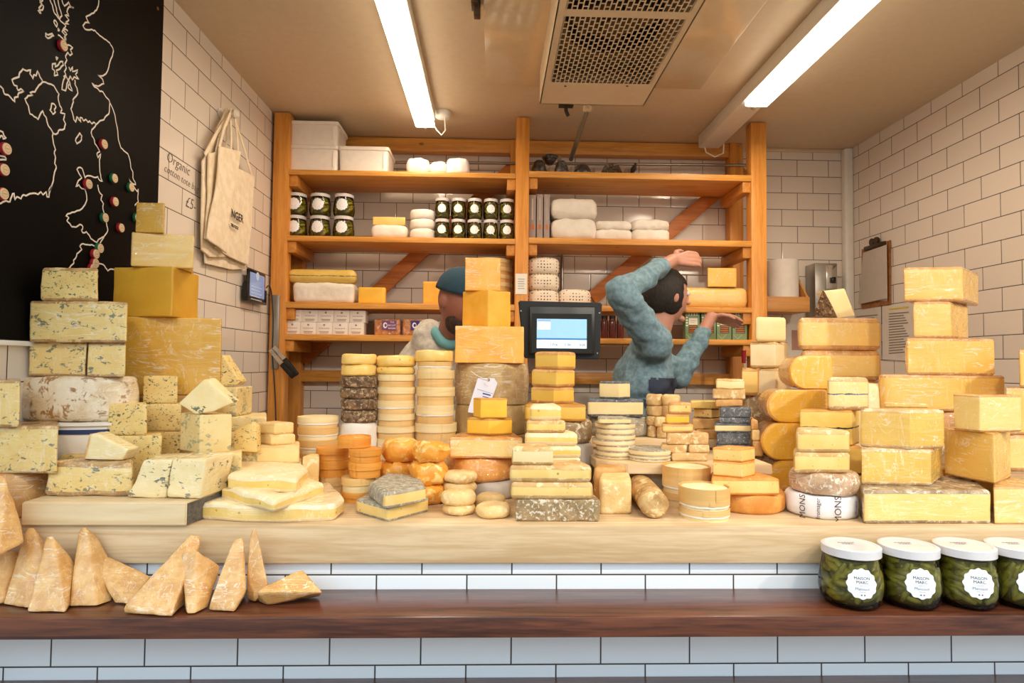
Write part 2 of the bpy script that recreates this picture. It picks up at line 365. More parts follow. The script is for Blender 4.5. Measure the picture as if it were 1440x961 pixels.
def loft(pts, sid, z0, z1, r=.006, bulge=0., jit=.0012, js=18., seed=0, rind_sides=(), tb=True, top_only=False, dome=0., taper=0., fold=None, split=True, rnd_bulge=None, step=.012, wave=0.):
    """returns (paste_bm, rind_bm). rind faces are lifted off the paste as a thin skin."""
    n = len(pts); cen = sum(pts, Vector((0, 0)))/n; H = z1-z0
    nor = []
    for i in range(n):
        d = pts[(i+1) % n]-pts[i-1]; nor.append(Vector((d.y, -d.x)).normalized())
    r = min(r, H*.45)
    layers = []
    for k in range(4): a = k/3*pi/2; layers.append((r*(1-sin(a)), z0+r*(1-cos(a)), 'b' if k < 3 else 's'))
    ns = max(1, int((H-2*r)/step))
    for k in range(1, ns): layers.append((0, z0+r+(H-2*r)*k/ns, 's'))
    for k in range(4): a = (1-k/3)*pi/2; layers.append((r*(1-sin(a)), z1-r*(1-cos(a)), 't' if k > 0 else 's'))
    bm = bmesh.new(); lay = bm.verts.layers.float.new('rd')
    def mk(p2, z, rd):
        t = (z-z0)/H
        if taper: p2 = cen+(p2-cen)*(1-taper*t)
        if dome and t > .5: z += dome*max(0, 1-((p2-cen).length/max(1e-6, rad))**2)
        v = Vector((p2.x, p2.y, z))
        if wave: v.z += wave*noise.noise(Vector((v.x*14+seed, v.y*14, t*3)))*(.3+t)
        if jit:
            nv = noise.noise_vector(Vector((v.x*js+seed*3.1, v.y*js, v.z*js)))
            nv2 = noise.noise_vector(Vector((v.x*js*3+seed, v.y*js*3, v.z*js*3)))
            v += nv*jit + nv2*(jit*.4)
            if t <= .001: v.z = max(v.z, z0)
        x = bm.verts.new(v); x[lay] = rd; return x
    rad = max((p-cen).length for p in pts)
    def side_rd(p2, s_i):
        rd = 9.
        for i in range(n):
            if rind_sides and sid[i] in rind_sides: rd = min(rd, (pts[i]-p2).length)
        return rd
    srd = [side_rd(p, None) for p in pts] if rind_sides else [9.]*n
    rings = []
    for ins, z, kind in layers:
        t = (z-z0)/H; b_ = bulge*sin(pi*t)
        ring = []
        for i in range(n):
            bb = b_ if (not rind_sides or sid[i] in rind_sides) else 0
            p2 = pts[i]-nor[i]*(ins-bb)
            rd = min(srd[i], (z-z0) if tb else 9., (z1-z) if (tb or top_only) else 9.)
            ring.append(mk(p2, z, rd))
        rings.append(ring)
    ftag = bm.faces.layers.int.new('tg')   # 1 rind 0 paste
    def face(vs, tg):
        f = bm.faces.new(vs); f[ftag] = tg
    for li in range(len(rings)-1):
        a, b = rings[li], rings[li+1]; k1 = layers[li][2]; k2 = layers[li+1][2]
        for i in range(n):
            j = (i+1) % n; tg = 0
            if sid[i] in rind_sides and sid[j] in rind_sides: tg = 1
            if tb and k1 == 'b' and li < 3: tg = 1
            if (tb or top_only) and k2 == 't': tg = 1
            face((a[i], a[j], b[j], b[i]), tg)
    for ring, zz, up in ((rings[0], z0, False), (rings[-1], z1, True)):
        base = [Vector((v.co.x, v.co.y)) for v in ring]; prev = ring
        cc = sum(base, Vector((0, 0)))/n
        for fct in (.7, .35):
            cur = []
            for i in range(n):
                p2 = cc+(base[i]-cc)*fct
                x = bm.verts.new((p2.x, p2.y, prev[i].co.z)); 
                zd = zz
                if dome and up: zd += dome*max(0, 1-((p2-cen).length/rad)**2)
                if jit and up:
                    nv = noise.noise_vector(Vector((p2.x*js+seed*3.1, p2.y*js, zd*js))); zd += nv.z*jit
                if wave: zd += wave*noise.noise(Vector((p2.x*14+seed, p2.y*14, 3 if up else 0)))*(1.3 if up else .3)
                x.co.z = zd if up else max(zd, z0); x[lay] = 0. if tb else srd[i]; cur.append(x)
            for i in range(n):
                j = (i+1) % n; q = (prev[i], prev[j], cur[j], cur[i])
                face(q if up else q[::-1], 1 if (tb or (top_only and up)) else 0)
            prev = cur
        cv = bm.verts.new((cc.x, cc.y, sum(v.co.z for v in prev)/n)); cv[lay] = 0. if tb else 9.
        for i in range(n):
            q = (prev[i], prev[(i+1) % n], cv); face(q if up else q[::-1], 1 if (tb or (top_only and up)) else 0)
    if fold:
        for v in bm.verts: v.co = fold(v.co)
    bm.normal_update()
    if not split: return bm, None
    rb = bm.copy(); lt = rb.faces.layers.int['tg']
    dead = [f for f in rb.faces if f[lt] == 0]
    if len(dead) == len(rb.faces) or not dead:
        rb.free(); return bm, None
    bmesh.ops.delete(rb, geom=dead, context='FACES')
    rb.normal_update()
    for v in rb.verts: v.co += v.normal*.0006
    # close the skin's open rims down onto the paste
    rim = [e for e in rb.edges if len(e.link_faces) == 1]
    g = bmesh.ops.extrude_edge_only(rb, edges=rim)['geom']
    for v in g:
        if isinstance(v, bmesh.types.BMVert):
            nb = [e.other_vert(v) for e in v.link_edges if len(e.link_faces) == 2 or True]
            src = min(nb, key=lambda q: (q.co-v.co).length)
            v.co -= src.normal*.0012
    return bm, rb
def hullbm(points, bev=.004, step=.014, jit=.0012, js=20., seed=0):
    bm = bmesh.new()
    vs = [bm.verts.new(p) for p in points]
    r = bmesh.ops.convex_hull(bm, input=vs)
    bmesh.ops.delete(bm, geom=[v for v in bm.verts if not v.link_faces], context='VERTS')
    bmesh.ops.dissolve_limit(bm, angle_limit=radians(4), verts=bm.verts, edges=bm.edges)
    if bev: bmesh.ops.bevel(bm, geom=list(bm.edges), offset=bev, segments=2, affect='EDGES', profile=.5, clamp_overlap=True)
    bmesh.ops.triangulate(bm, faces=bm.faces)
    for _ in range(5):
        es = [e for e in bm.edges if e.calc_length() > step]
        if not es: break
        bmesh.ops.subdivide_edges(bm, edges=es, cuts=1); bmesh.ops.triangulate(bm, faces=[f for f in bm.faces if len(f.verts) > 3])
    lay = bm.verts.layers.float.new('rd')
    for v in bm.verts:
        v[lay] = 9.
        v.co += noise.noise_vector(v.co*js+Vector((seed, 0, 0)))*jit + noise.noise_vector(v.co*js*3+Vector((seed, 0, 0)))*(jit*.45)
    fixn(bm); return bm

# ------------------------------------------------------------------ lettering
_font = {}
def text_bm(s, size, org, xd, yd, shear=0, bold=0., ext=.0002, align='CENTER'):
    cu = bpy.data.curves.new('t', 'FONT'); cu.body = s; cu.size = size; cu.shear = shear; cu.offset = bold
    cu.extrude = ext; cu.align_x = align; cu.align_y = 'CENTER'; cu.resolution_u = 2
    o = bpy.data.objects.new('t', cu); link(o); dg = bpy.context.evaluated_depsgraph_get()
    me = bpy.data.meshes.new_from_object(o.evaluated_get(dg)); bpy.data.objects.remove(o); bpy.data.curves.remove(cu)
    xd = Vector(xd).normalized(); yd = Vector(yd).normalized(); zd = xd.cross(yd)
    M_ = Matrix((xd, yd, zd)).transposed().to_4x4(); M_.translation = Vector(org)
    bm = bmesh.new(); bm.from_mesh(me); bpy.data.meshes.remove(me); bmesh.ops.transform(bm, matrix=M_, verts=bm.verts); return bm
def merge(a, b):
    me = bpy.data.meshes.new('tmp'); b.to_mesh(me); b.free(); a.from_mesh(me); bpy.data.meshes.remove(me); return a

# ------------------------------------------------------------------ stacks
ORD = ['', 'second', 'third', 'fourth', 'fifth', 'sixth', 'seventh', 'eighth', 'ninth', 'tenth']
_seed = [0]
class St:
    """a pile seen at front depth Y, resting on height z; items are added bottom-up"""
    def __init__(s, Y, z, desc): s.Y, s.z, s.desc, s.it = Y, z, desc, []
    def _root(s, name, desc, cat, c, z, group): 
        o = thing(name, desc, cat, (c[0], c[1], z), group); s.it.append(o); _seed[0] += 1; return o
    def zt(s, x, yt, Y): return W(x, yt, Y).z
    def blk(s, name, desc, x0, x1, yt, D=.10, xm=None, dl=.05, dr=.05, paste='comte', rind='r_gold', wrap=0, rs=(), r=.006, rc=.004, bulge=.0, jit=.001, Y=None, tb=True, top_only=False, cat='cheese', group=None, advance=True, zb=None, yx=0, wave=0., taper=0., back=.8, dome=0., h=None):
        Y = Y or s.Y; z0 = s.z if zb is None else zb; my = yt+8
        if xm is None:
            a = W(x0, my, Y); b = W(x1, my, Y+yx)
            k = (1-back)/2*(b.x-a.x)
            # ends that would turn towards the camera follow the line of sight, so only the cut front shows
            xb = min(b.x-k, W(x1, my, b.y+D).x); xa_ = max(a.x+k, W(x0, my, a.y+D).x)
            poly = [(a.x, a.y), (b.x, b.y), (xb, b.y+D), (xa_, a.y+D)]; xr = (x0+x1)/2
        else:
            a = W(x0, my, Y+dl); b = W(xm, my, Y); c = W(x1, my, Y+dr)
            poly = [(a.x, a.y), (b.x, b.y), (c.x, c.y), (a.x+c.x-b.x, a.y+c.y-b.y)]; xr = xm
        z1 = z0+h if h else s.zt(xr, yt, Y)
        z1 = max(z1, z0+.006)
        o, sd = outline(poly, rc); cx = sum(p[0] for p in poly)/4; cy = sum(p[1] for p in poly)/4
        root = s._root(name, desc, cat, (cx, cy), z0, group)
        pb, rb = loft(o, sd, z0, z1, r, bulge, jit, 18, _seed[0], rs, tb, top_only, wave=wave, taper=taper, dome=dome)
        one = rb is None
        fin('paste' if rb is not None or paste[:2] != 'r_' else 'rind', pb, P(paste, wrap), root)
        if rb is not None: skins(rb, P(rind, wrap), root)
        if advance: s.z = z1
        return root
    def wheel(s, name, desc, x0, x1, yt, mat='r_brown', wrap=0, r=.012, jit=.0015, js=18., bulge=.004, Y=None, cat='cheese', group=None, sq=1., zb=None, part='rind', wave=0., dome=0., advance=True, h=None, single=True, taper=0.):
        Y = Y or s.Y; w_ = (x1-x0)/2; R = w_*Y/(F-w_*sq)
        c = W((x0+x1)/2, yt+6, Y+R*sq); z0 = s.z if zb is None else zb
        z1 = z0+h if h else s.zt((x0+x1)/2, yt, Y); z1 = max(z1, z0+.005)
        o, sd = circle(c.x, c.y, R, R*sq); _seed[0] += 1
        bm, _ = loft(o, sd, z0, z1, r, bulge, jit, js, _seed[0], (), False, split=False, wave=wave, dome=dome, taper=taper)
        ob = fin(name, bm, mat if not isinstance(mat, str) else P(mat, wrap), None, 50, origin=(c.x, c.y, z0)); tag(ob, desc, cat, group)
        s.it.append(ob)
        if advance: s.z = z1
        ob['_c'] = 0; del ob['_c']
        s.last = (c.x, c.y, R, z0, z1)
        return ob
    def box(s, desc, x0, x1, yt, a='boxwood', Y=None, group=None, lid=True, open_=False, sq=1., label=None, h=None, name='round_wooden_box', fill='r_white', foil=False, cat='box', oval=1.):
        """thin bent-wood cheese box: base band, lid band, (open: cheese inside)"""
        Y = Y or s.Y; w_ = (x1-x0)/2; R = w_*Y/(F-w_*sq)
        c = W((x0+x1)/2, yt+6, Y+R*sq); z0 = s.z; z1 = z0+h if h else s.zt((x0+x1)/2, yt, Y); z1 = max(z1, z0+.014); H = z1-z0
        root = s._root(name, desc, cat, (c.x, c.y), z0, group); mt0 = BOXW(a); mt2 = BOXW({'boxwood': 'boxmid', 'boxmid': 'boxwood', 'boxorange': 'boxorange'}[a])
        def band(nm, za, zb, r_, t=.0022, closed=None, mt=None):
            bm = NB(); n = 40; rr = []
            prof = [(r_-t, zb), (r_, zb), (r_, za), (r_-t, za)]
            for q, h_ in prof: rr.append([bm.verts.new((c.x+q*cos(2*pi*k/n), c.y+q*sq*sin(2*pi*k/n), h_)) for k in range(n)])
            for i in range(4):
                p_, q_ = rr[i], rr[(i+1) % 4]
                for k in range(n): bm.faces.new((p_[k], q_[k], q_[(k+1) % n], p_[(k+1) % n]))
            if closed is not None:
                for hz in closed:
                    bm.faces.new([bm.verts.new((c.x+(r_-t*.5)*cos(2*pi*k/n), c.y+(r_-t*.5)*sq*sin(2*pi*k/n), hz)) for k in range(n)])
            # stapled overlap of the bent strip
            aa = -pi/2+.25*((_seed[0] % 5)-2)
            pts = [aa-.12, aa+.12]
            for k in range(6):
                a0 = pts[0]+(pts[1]-pts[0])*k/6; a1 = pts[0]+(pts[1]-pts[0])*(k+1)/6
                v = [bm.verts.new((c.x+(r_+.0012)*cos(q), c.y+(r_+.0012)*sq*sin(q), h_)) for q, h_ in ((a0, za+.0005), (a1, za+.0005), (a1, zb-.0005), (a0, zb-.0005))]
                bm.faces.new(v)
            fixn(bm); return fin(nm, bm, mt or mt0, root, 30)
        if open_:
            band('box_base', z0, z1, R, closed=(z0+.001,))
            o, sd = circle(c.x, c.y, R-.003, (R-.003)*sq); bm, _ = loft(o, sd, z0+.002, z1-.004, .004, 0, .0015, 24, _seed[0], (), False, split=False, dome=.006)
            fin('cheese_filling', bm, P(fill), root)
        else:
            zs = z0+H*.5
            band('box_base', z0, z1-.002, R-.0032, closed=(z0+.001,), mt=mt2)
            band('box_lid', zs, z1, R, closed=(z1-.0012,))
            if foil:
                bm = NB(); o, sd = circle(c.x, c.y, R-.0015, (R-.0015)*sq, n=40)
                b2, _ = loft(o, sd, zs-.006, zs+.001, .002, .001, .001, 60, _seed[0], (), False, split=False)
                bm.free(); fin('paper_lining', b2, plain('white_lining_paper', '#f1ead9', .6), root)
        s.z = z1; s.last = (c.x, c.y, R, z0, z1)
        return root
    def close(s):
        n = len(s.it)
        for i, o in enumerate(s.it):
            if not s.desc: continue
            k = n-1-i
            if n == 1: pos = 'at'
            elif k == 0: pos = 'topmost in'
            elif i == 0: pos = 'lowest in'
            elif k <= i: pos = ORD[k]+' down in'
            else: pos = ORD[i]+' up in'
            o['label'] = f"{o['label']}, {pos} {s.desc}"; o['group'] = s.desc
        return s
def skins(rb, mat, root):
    """each connected piece of rind is a part of its own"""
    left = set(rb.faces)
    while left:
        f0 = left.pop(); isl = {f0}; st = [f0]
        while st:
            f = st.pop()
            for e in f.edges:
                for g in e.link_faces:
                    if g in left: left.discard(g); isl.add(g); st.append(g)
        nb = NB(); mp = {}
        lay = rb.verts.layers.float.get('rd'); l2 = nb.verts.layers.float.new('rd')
        for f in isl:
            for v in f.verts:
                if v not in mp: mp[v] = nb.verts.new(v.co); mp[v][l2] = v[lay]
            nb.faces.new([mp[v] for v in f.verts])
        fin('rind', nb, mat, root)
    rb.free()
def BOXW(a):
    return {'boxwood': wood('pale_bent_wood', '#f0d9a4', '#e3c384', .6, 5, 3, .1, False),
            'boxmid': wood('tan_bent_wood', '#e8bf7c', '#d8a860', .6, 5, 3, .1, False),
            'boxorange': wood('orange_bent_wood', '#e9a142', '#cf8228', .45, 5, 3, .1, False)}[a]

# ================================================================== THE ROOM
TL = tiles('left_wall_tiles', .2, .09862, 2.21454, 2.72612, 'y', col='#e9ddd0')
TR = tiles('right_wall_tiles', .2, .09862, 3.50822, 2.72055, 'y', col='#e9ddd0')
TB = tiles('back_wall_tiles', .1884, .09904, 1.69467, 2.72055, 'x', col='#e9ddd0')
TF = tiles('counter_front_tiles', .2, .09862, -.95246, .8316, 'x', col='#eef0f0')
def box_struct(name, a, mat):
    bm = NB(); bx(bm, *a); return struct(name, bm, mat)
box_struct('wall_left', (XL-.12, XL, 1.30, YB+.12, 0, CEIL), TL)
box_struct('wall_right', (XR, XR+.12, 1.30, YB+.12, 0, CEIL), TR)
box_struct('wall_back', (XL, XR, YB, YB+.12, 0, CEIL), TB)
box_struct('wall_front', (-1.9, 2.7, YF, YF+.07, 0, W(720, 793, 1.395).z-.0005), TF)
box_struct('ceiling', (XL-.12, XR+.12, 1.30, YB+.12, CEIL, CEIL+.1), plain('cream_ceiling_paint', '#d9c3a3', .45))
box_struct('ceiling', (-2.2, 3.0, -.15, 1.30, 2.83, 2.90), plain('added_sky_blocker', '#8f8a82', .7))  # unseen canopy, added to keep sky light out of the room
box_struct('floor', (-3.5, 4.5, -2.5, YB+.12, -.05, 0), plain('grey_floor', '#77736c', .6))
bm = NB(); bx(bm, XR-.052, XR, YB-.05, YB, 0, CEIL, .012, 3)
struct('trim_1', bm, plain('white_plastic_trim', '#ece6dc', .35), 40)
bm = NB(); bx(bm, XL, XR, YB-.012, YB, CEIL-.02, CEIL, .004)
struct('trim_2', bm, plain('cream_ceiling_paint', '#d9c3a3', .45), 40)

PINE = wood('pine_front_timber', '#e6a04a', '#cf8330', .45, 7, 2, .1)
PINEX = wood('pine_shelf_board', '#e9a850', '#cc8634', .45, 7, 0, .1)
PINEY = wood('pine_bracket_timber', '#dc9640', '#c07a2c', .5, 7, 1, .1)
BIRCH = wood('birch_plywood', '#dfc298', '#c8a577', .5, 7, 0, .08, False)
BIRCHT = wood('pale_board_wood', '#e8cfa4', '#d8b888', .5, 4, 0, .08, False)
WALNUT = wood('dark_oiled_hardwood', '#6e3b24', '#3f1e14', .33, 9, 0, .25, False, .25)

# counter top
ZC = W(720, 739, 1.395).z; zcb = W(720, 793, 1.395).z
bm = NB(); bx(bm, XL+.002, XR-.002, 1.395, 2.12, zcb, ZC, .003)
ct = fin('countertop', bm, BIRCH, None, 30, origin=(.4, 1.75, zcb)); tag(ct, 'long thick birch plywood countertop carrying the cheese display', 'countertop')
# dark shelf in front of the counter
ZS = W(720, 828, YF).z; ys = Wz(720, 868, ZS).y; zsb = W(720, 898, ys).z
bm = NB(); bx(bm, -1.9, 2.7, ys, YF-.001, zsb, ZS, .003)
tag(fin('front_ledge', bm, WALNUT, None, 30, origin=(.4, 1.3, zsb)), 'dark hardwood ledge below the plywood countertop, holding parmesan and jars', 'ledge')
Z2 = W(720, 952, YF).z
bm = NB(); bx(bm, -1.9, 2.7, 1.20, YF-.001, Z2-.04, Z2, .003)
tag(fin('lower_ledge', bm, WALNUT, None, 30, origin=(.4, 1.3, Z2-.04)), 'second dark ledge along the bottom edge of the tiled front', 'ledge')

# ------------------------------------------------------------------ shelving
SY0, SY1 = 3.20, 3.50
su = thing('shelving_unit', 'tall open pine shelving unit against the back wall', 'shelves', (.3, 3.4, 0))
def part(name, bm, mat, root, sm=40, **k): return fin(name, bm, mat, root, sm, **k)
def xat(px, Y, py=400): return W(px, py, Y).x
posts = []
for a, b in ((380, 402.5), (724, 743), (1057, 1079)):
    bm = NB(); bx(bm, xat(a, SY0), xat(b, SY0), SY0, SY0+.07, 0, CEIL-.004, .004); part('post', bm, PINE, su); posts.append((xat(a, SY0), xat(b, SY0)))
for a, b, t in ((404, 425, 0), (716, 736, 0), (1027, 1046, 197)):
    top = W(a, 196, 3.52).z
    bm = NB(); bx(bm, xat(a, 3.52), xat(b, 3.52), 3.52, 3.597, 0, top, .004); part('back_post', bm, PINE, su)
    if t:
        for yy in (204, 228):
            p = W(1040, yy, 3.52); bm = NB(); lathe(bm, [(.0, -.006), (.008, -.005), (.008, 0)], p, 10, 'y'); part('bolt', bm, plain('zinc_bolt', '#a9a59c', .35, .9), su)
bm = NB(); xa, xb = xat(404, 3.53), xat(1027, 3.53)
bx(bm, xa, xb, 3.53, 3.597, W(560, 212, 3.53).z, W(560, 193.5, 3.53).z, .004); part('top_rail', bm, PINEX, su)
bm = NB(); bx(bm, xa, xb, 3.53, 3.597, W(560, 538, 3.53).z, W(560, 522, 3.53).z, .004); part('lower_rail', bm, PINEX, su)
SH = {}
for bay, (x0, x1, px) in enumerate(((posts[0][1]-.004, posts[1][0], 560), (posts[1][1], posts[2][0]+.004, 900))):
    for k, (t, b) in enumerate((((241, 248), (333.5, 341), (426.5, 435), (471.5, 480)) if bay == 0 else ((243.5, 252), (336.5, 345), (431, 438.5), (476.5, 484)))[:4]):
        zt_, zb_ = W(px, t, SY0).z, W(px, b, SY0).z; SH[bay, k] = zt_
        bm = NB(); bx(bm, x0, x1, SY0, SY1+.02, zb_, zt_, .002); part('shelf_board', bm, PINEX, su)
        for xx in ((x0, x0+.045), (x1-.045, x1)):
            bm = NB(); bx(bm, xx[0], xx[1], SY0+.012, 3.53, zb_-.058, zb_-.0005, .003); part('side_bracket', bm, PINEY, su)
for (a, b) in (((425, 507), (738, 222)), ((832, 420), (1046, 238))):
    bm = NB(); p, q = W(*a, 3.545), W(*b, 3.545); obx(bm, p, q, .03, .078, .003, (0, 0, 1)); 
    bmesh.ops.rotate(bm, verts=bm.verts, cent=p, matrix=Matrix.Identity(3)); part('diagonal_brace', bm, wood('brace_timber', '#c97a30', '#a95f20', .5, 7, 0, .1), su)
# price notice on middle post
a, b = W(725, 385, SY0-.002), W(741, 414, SY0-.002)
nt = thing('paper_notice', 'small white printed notice pinned to the middle pine post', 'notice', ((a.x+b.x)/2, SY0, b.z))
bm = NB(); bx(bm, a.x, b.x, SY0-.002, SY0-.0008, b.z, a.z); part('sheet', bm, plain('white_paper', '#f1ece2', .6), nt, 0)
bm = NB()
for i in range(5): bx(bm, a.x+.012, b.x-.012-.004*(i % 2), SY0-.0026, SY0-.002, a.z-.03-.012*i, a.z-.026-.012*i)
part('printed_lines', bm, plain('grey_print', '#b2aca2', .6), nt, 0)
# steel pipes on the back wall
STEEL = plain('galvanised_steel', '#a29a8c', .3, .9)
p0, p1 = W(440, 231, 3.56), W(1052, 236, 3.56)
pi_ = thing('conduit_pipe', 'thin horizontal steel conduit along the back wall above top shelf', 'pipe', (p0.x, 3.56, p0.z))
bm = NB(); tube(bm, [p0+Vector((0, -.045, 0)), p1+Vector((0, -.045, 0))], .008, 10); part('tube', bm, STEEL, pi_)
c_ = W(893, 235, 3.515); bm = NB(); bx(bm, c_.x-.006, c_.x+.006, 3.50, 3.603, c_.z-.02, c_.z+.02, .002); part('clamp', bm, plain('dark_clamp', '#3b352e', .5), pi_)
p0, p1 = W(791, 345, 3.57), W(791, 425, 3.57)
bm = NB(); tube(bm, [Vector((p0.x, 3.58, 1.0)), Vector((p0.x, 3.58, 2.3))], .009, 10)
tag(fin('drain_pipe', bm, STEEL, None, 40, origin=(p0.x, 3.58, 1.0)), 'thin vertical steel pipe on tiles right of spotted parcels', 'pipe')

# ------------------------------------------------------------------ strip lights
WHT = plain('white_enamel', '#f0ebe0', .35)
def strip(label, pxe, pye, zdrop, y0, body_to, wtube):
    z = CEIL-zdrop; e = Wz(pxe, pye, z); xc = e.x; y1 = e.y
    t = thing('strip_light', label, 'light', (xc, (y0+y1)/2, CEIL-.001))
    bm = NB(); bx(bm, xc-wtube*.55, xc+wtube*.55, y0, body_to, z+.028, CEIL-.001, .006); part('housing', bm, WHT, t)
    bm = NB(); bx(bm, xc-wtube*.5, xc+wtube*.5, y0+.01, y1, z, z+.026, .008, 3)
    part('lit_diffuser', bm, plain('glowing_diffuser', '#fff1d8', .4, emit=8), t)
    bm = NB(); lathe(bm, [(.012, 0), (.014, .004), (.014, .03), (.010, .036)], (xc, y1, z+.012), 12, 'y'); part('tube_end_cap', bm, plain('tube_cap_metal', '#cfc6b2', .35, .7), t)
    return t, xc, y1, z
t1, lx, ly, lz = strip('bright strip light over the left shelves, beside a round ceiling rose', 598, 180, .085, 1.75, 3.14, .098)
lamp('strip_glow_left', 'AREA', (lx, 2.45, lz-.01), 11, WARM, (0, 0, 0), shape='RECTANGLE', size=.09, size_y=1.4)
t2, rx_, ry, rz = strip('bright strip light nearest the right wall with an unlit housing end', 1063, 151, .10, 1.75, 3.42, .105)
lamp('strip_glow_right', 'AREA', (rx_, 2.35, rz-.01), 11, WARM, (0, 0, 0), shape='RECTANGLE', size=.09, size_y=1.2)
rs = thing('ceiling_rose', 'white round ceiling rose with looped flex beside left strip light', 'ceiling rose', (0, 0, CEIL))
c_ = Wz(623, 163, CEIL-.02); rs.location = (c_.x, c_.y, CEIL-.035)
bm = NB(); lathe(bm, [(.02, 0), (.036, .004), (.042, .012), (.042, .034)], (c_.x, c_.y, CEIL-.035), 24); part('cover', bm, WHT, rs)
bm = NB(); tube(bm, [(c_.x+.01, c_.y-.01, CEIL-.03), (c_.x+.014, c_.y-.01, CEIL-.10), (c_.x-.005, c_.y-.015, CEIL-.125), (c_.x-.03, c_.y-.02, CEIL-.10), (lx+.03, ly-.03, CEIL-.05)], .004, 8); part('flex', bm, WHT, rs)
fx = thing('power_flex', 'short white flex looping under end of the right housing', 'cable', (rx_, 3.40, CEIL-.06))
bm = NB(); tube(bm, [(rx_-.03, 3.40, CEIL-.06), (rx_-.02, 3.40, CEIL-.10), (rx_+.03, 3.40, CEIL-.125), (rx_+.07, 3.38, CEIL-.11), (rx_+.075, 3.38, CEIL-.02)], .004, 8); part('loop', bm, WHT, fx)

# ------------------------------------------------------------------ cooling unit on the ceiling
CREAM = plain('cream_enamel', '#e3cba6', .4)
zp = CEIL-.018
a = Wz(683, 119, zp); b = Wz(985, 125, zp)
bm = NB(); bx(bm, a.x, b.x, 1.40, a.y, zp, CEIL-.0005, .002)
tag(fin('ceiling_panel', bm, plain('glossy_cream_panel', '#dfc8a4', .12, coat=.3), None, 30, origin=((a.x+b.x)/2, 2.0, CEIL)), 'glossy cream panel fixed to the ceiling around the cooling unit', 'panel')
zu = CEIL-.16; a = Wz(759, 146, zu); b = Wz(905, 149, zu)
ux0, ux1, uy1 = a.x, b.x, a.y; uy0 = 1.45
cu_ = thing('cooling_unit', 'cream ceiling cooling unit with slotted grille and round fan', 'cooling unit', ((ux0+ux1)/2, 2.1, zp))
bm = NB(); t_ = .004
# casing: sides, ends, and the flat part of the underside beyond the grille
gy1 = Wz(840, 118, zu).y-.005
bx(bm, ux0, ux0+t_, uy0, uy1, zu, zp); bx(bm, ux1-t_, ux1, uy0, uy1, zu, zp); bx(bm, ux0, ux1, uy0, uy0+t_, zu, zp); bx(bm, ux0, ux1, uy1-t_, uy1, zu, zp)
bx(bm, ux0, ux1, gy1+.012, uy1, zu, zu+t_)
part('casing', bm, CREAM, cu_, 30)
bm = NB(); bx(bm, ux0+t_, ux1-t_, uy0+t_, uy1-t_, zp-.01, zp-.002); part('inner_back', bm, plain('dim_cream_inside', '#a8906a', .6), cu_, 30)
# slotted underside built as a real perforated sheet
gx0, gx1 = ux0+.03, ux1-.028; px_, py_ = .0165, .034
def grille(y0, y1):
    bm = NB(); z0 = zu; z1 = zu+.0015
    ncol = int((gx1-gx0)/px_); dx = (gx1-gx0)/ncol; nrow = int((y1-y0)/py_); dy = (y1-y0)/nrow
    bx(bm, ux0, gx0, y0-.012, y1+.012, z0, z1); bx(bm, gx1, ux1, y0-.012, y1+.012, z0, z1)
    bx(bm, gx0, gx1, y0-.012, y0, z0, z1); bx(bm, gx0, gx1, y1, y1+.012, z0, z1)
    for i in range(ncol+1):
        x = gx0+dx*i; bx(bm, x-.0022, x+.0022, y0, y1, z0, z1)
    for i in range(ncol):
        off = dy*.5*(i % 2)
        for j in range(nrow+1):
            y = y0+dy*j-off
            if y0 < y < y1: bx(bm, gx0+dx*i+.0022, gx0+dx*(i+1)-.0022, y-.0025, y+.0025, z0, z1)
    part('slotted_grille', bm, CREAM, cu_, 0)
gm = Wz(850, 22, zu).y
grille(gm+.01, gy1); grille(uy0+.05, gm-.03)
bm = NB(); bx(bm, ux0, ux1, gm-.03+.012, gm+.01-.012, zu, zu+.0015); part('grille_bar', bm, CREAM, cu_, 0)
for cy_ in (Wz(850, 52, zu).y, Wz(850, 52, zu).y-.46):
    cx_ = (ux0+ux1)/2-.01; R_ = .155
    bm = NB(); lathe(bm, [(R_, 0), (R_+.012, .0), (R_+.012, .06), (R_, .06)], (cx_, cy_, zu+.03), 40, close=False); fixn(bm); part('fan_ring', bm, plain('dark_fan_shroud', '#2c241b', .6), cu_)
    bm = NB(); lathe(bm, [(.001, 0), (.045, 0), (.045, .05), (.001, .05)], (cx_, cy_, zu+.035), 24); 
    for k in range(5):
        a0 = 2*pi*k/5
        v = [bm.verts.new((cx_+q*cos(a0+d), cy_+q*sin(a0+d), zu+.05+h_)) for q, d, h_ in ((.045, 0, 0), (.145, -.1, 0), (.145, .75, .03), (.045, .8, .03))]
        bm.faces.new(v)
    part('fan', bm, plain('brown_fan_blade', '#6d563a', .6), cu_)
for px0 in (795, 882):
    c_ = Wz(px0, 121, zu); bm = NB(); lathe(bm, [(.001, -.003), (.005, -.002), (.005, 0)], c_, 10); part('screw', bm, plain('grille_screw', '#6b5f50', .4, .6), cu_)
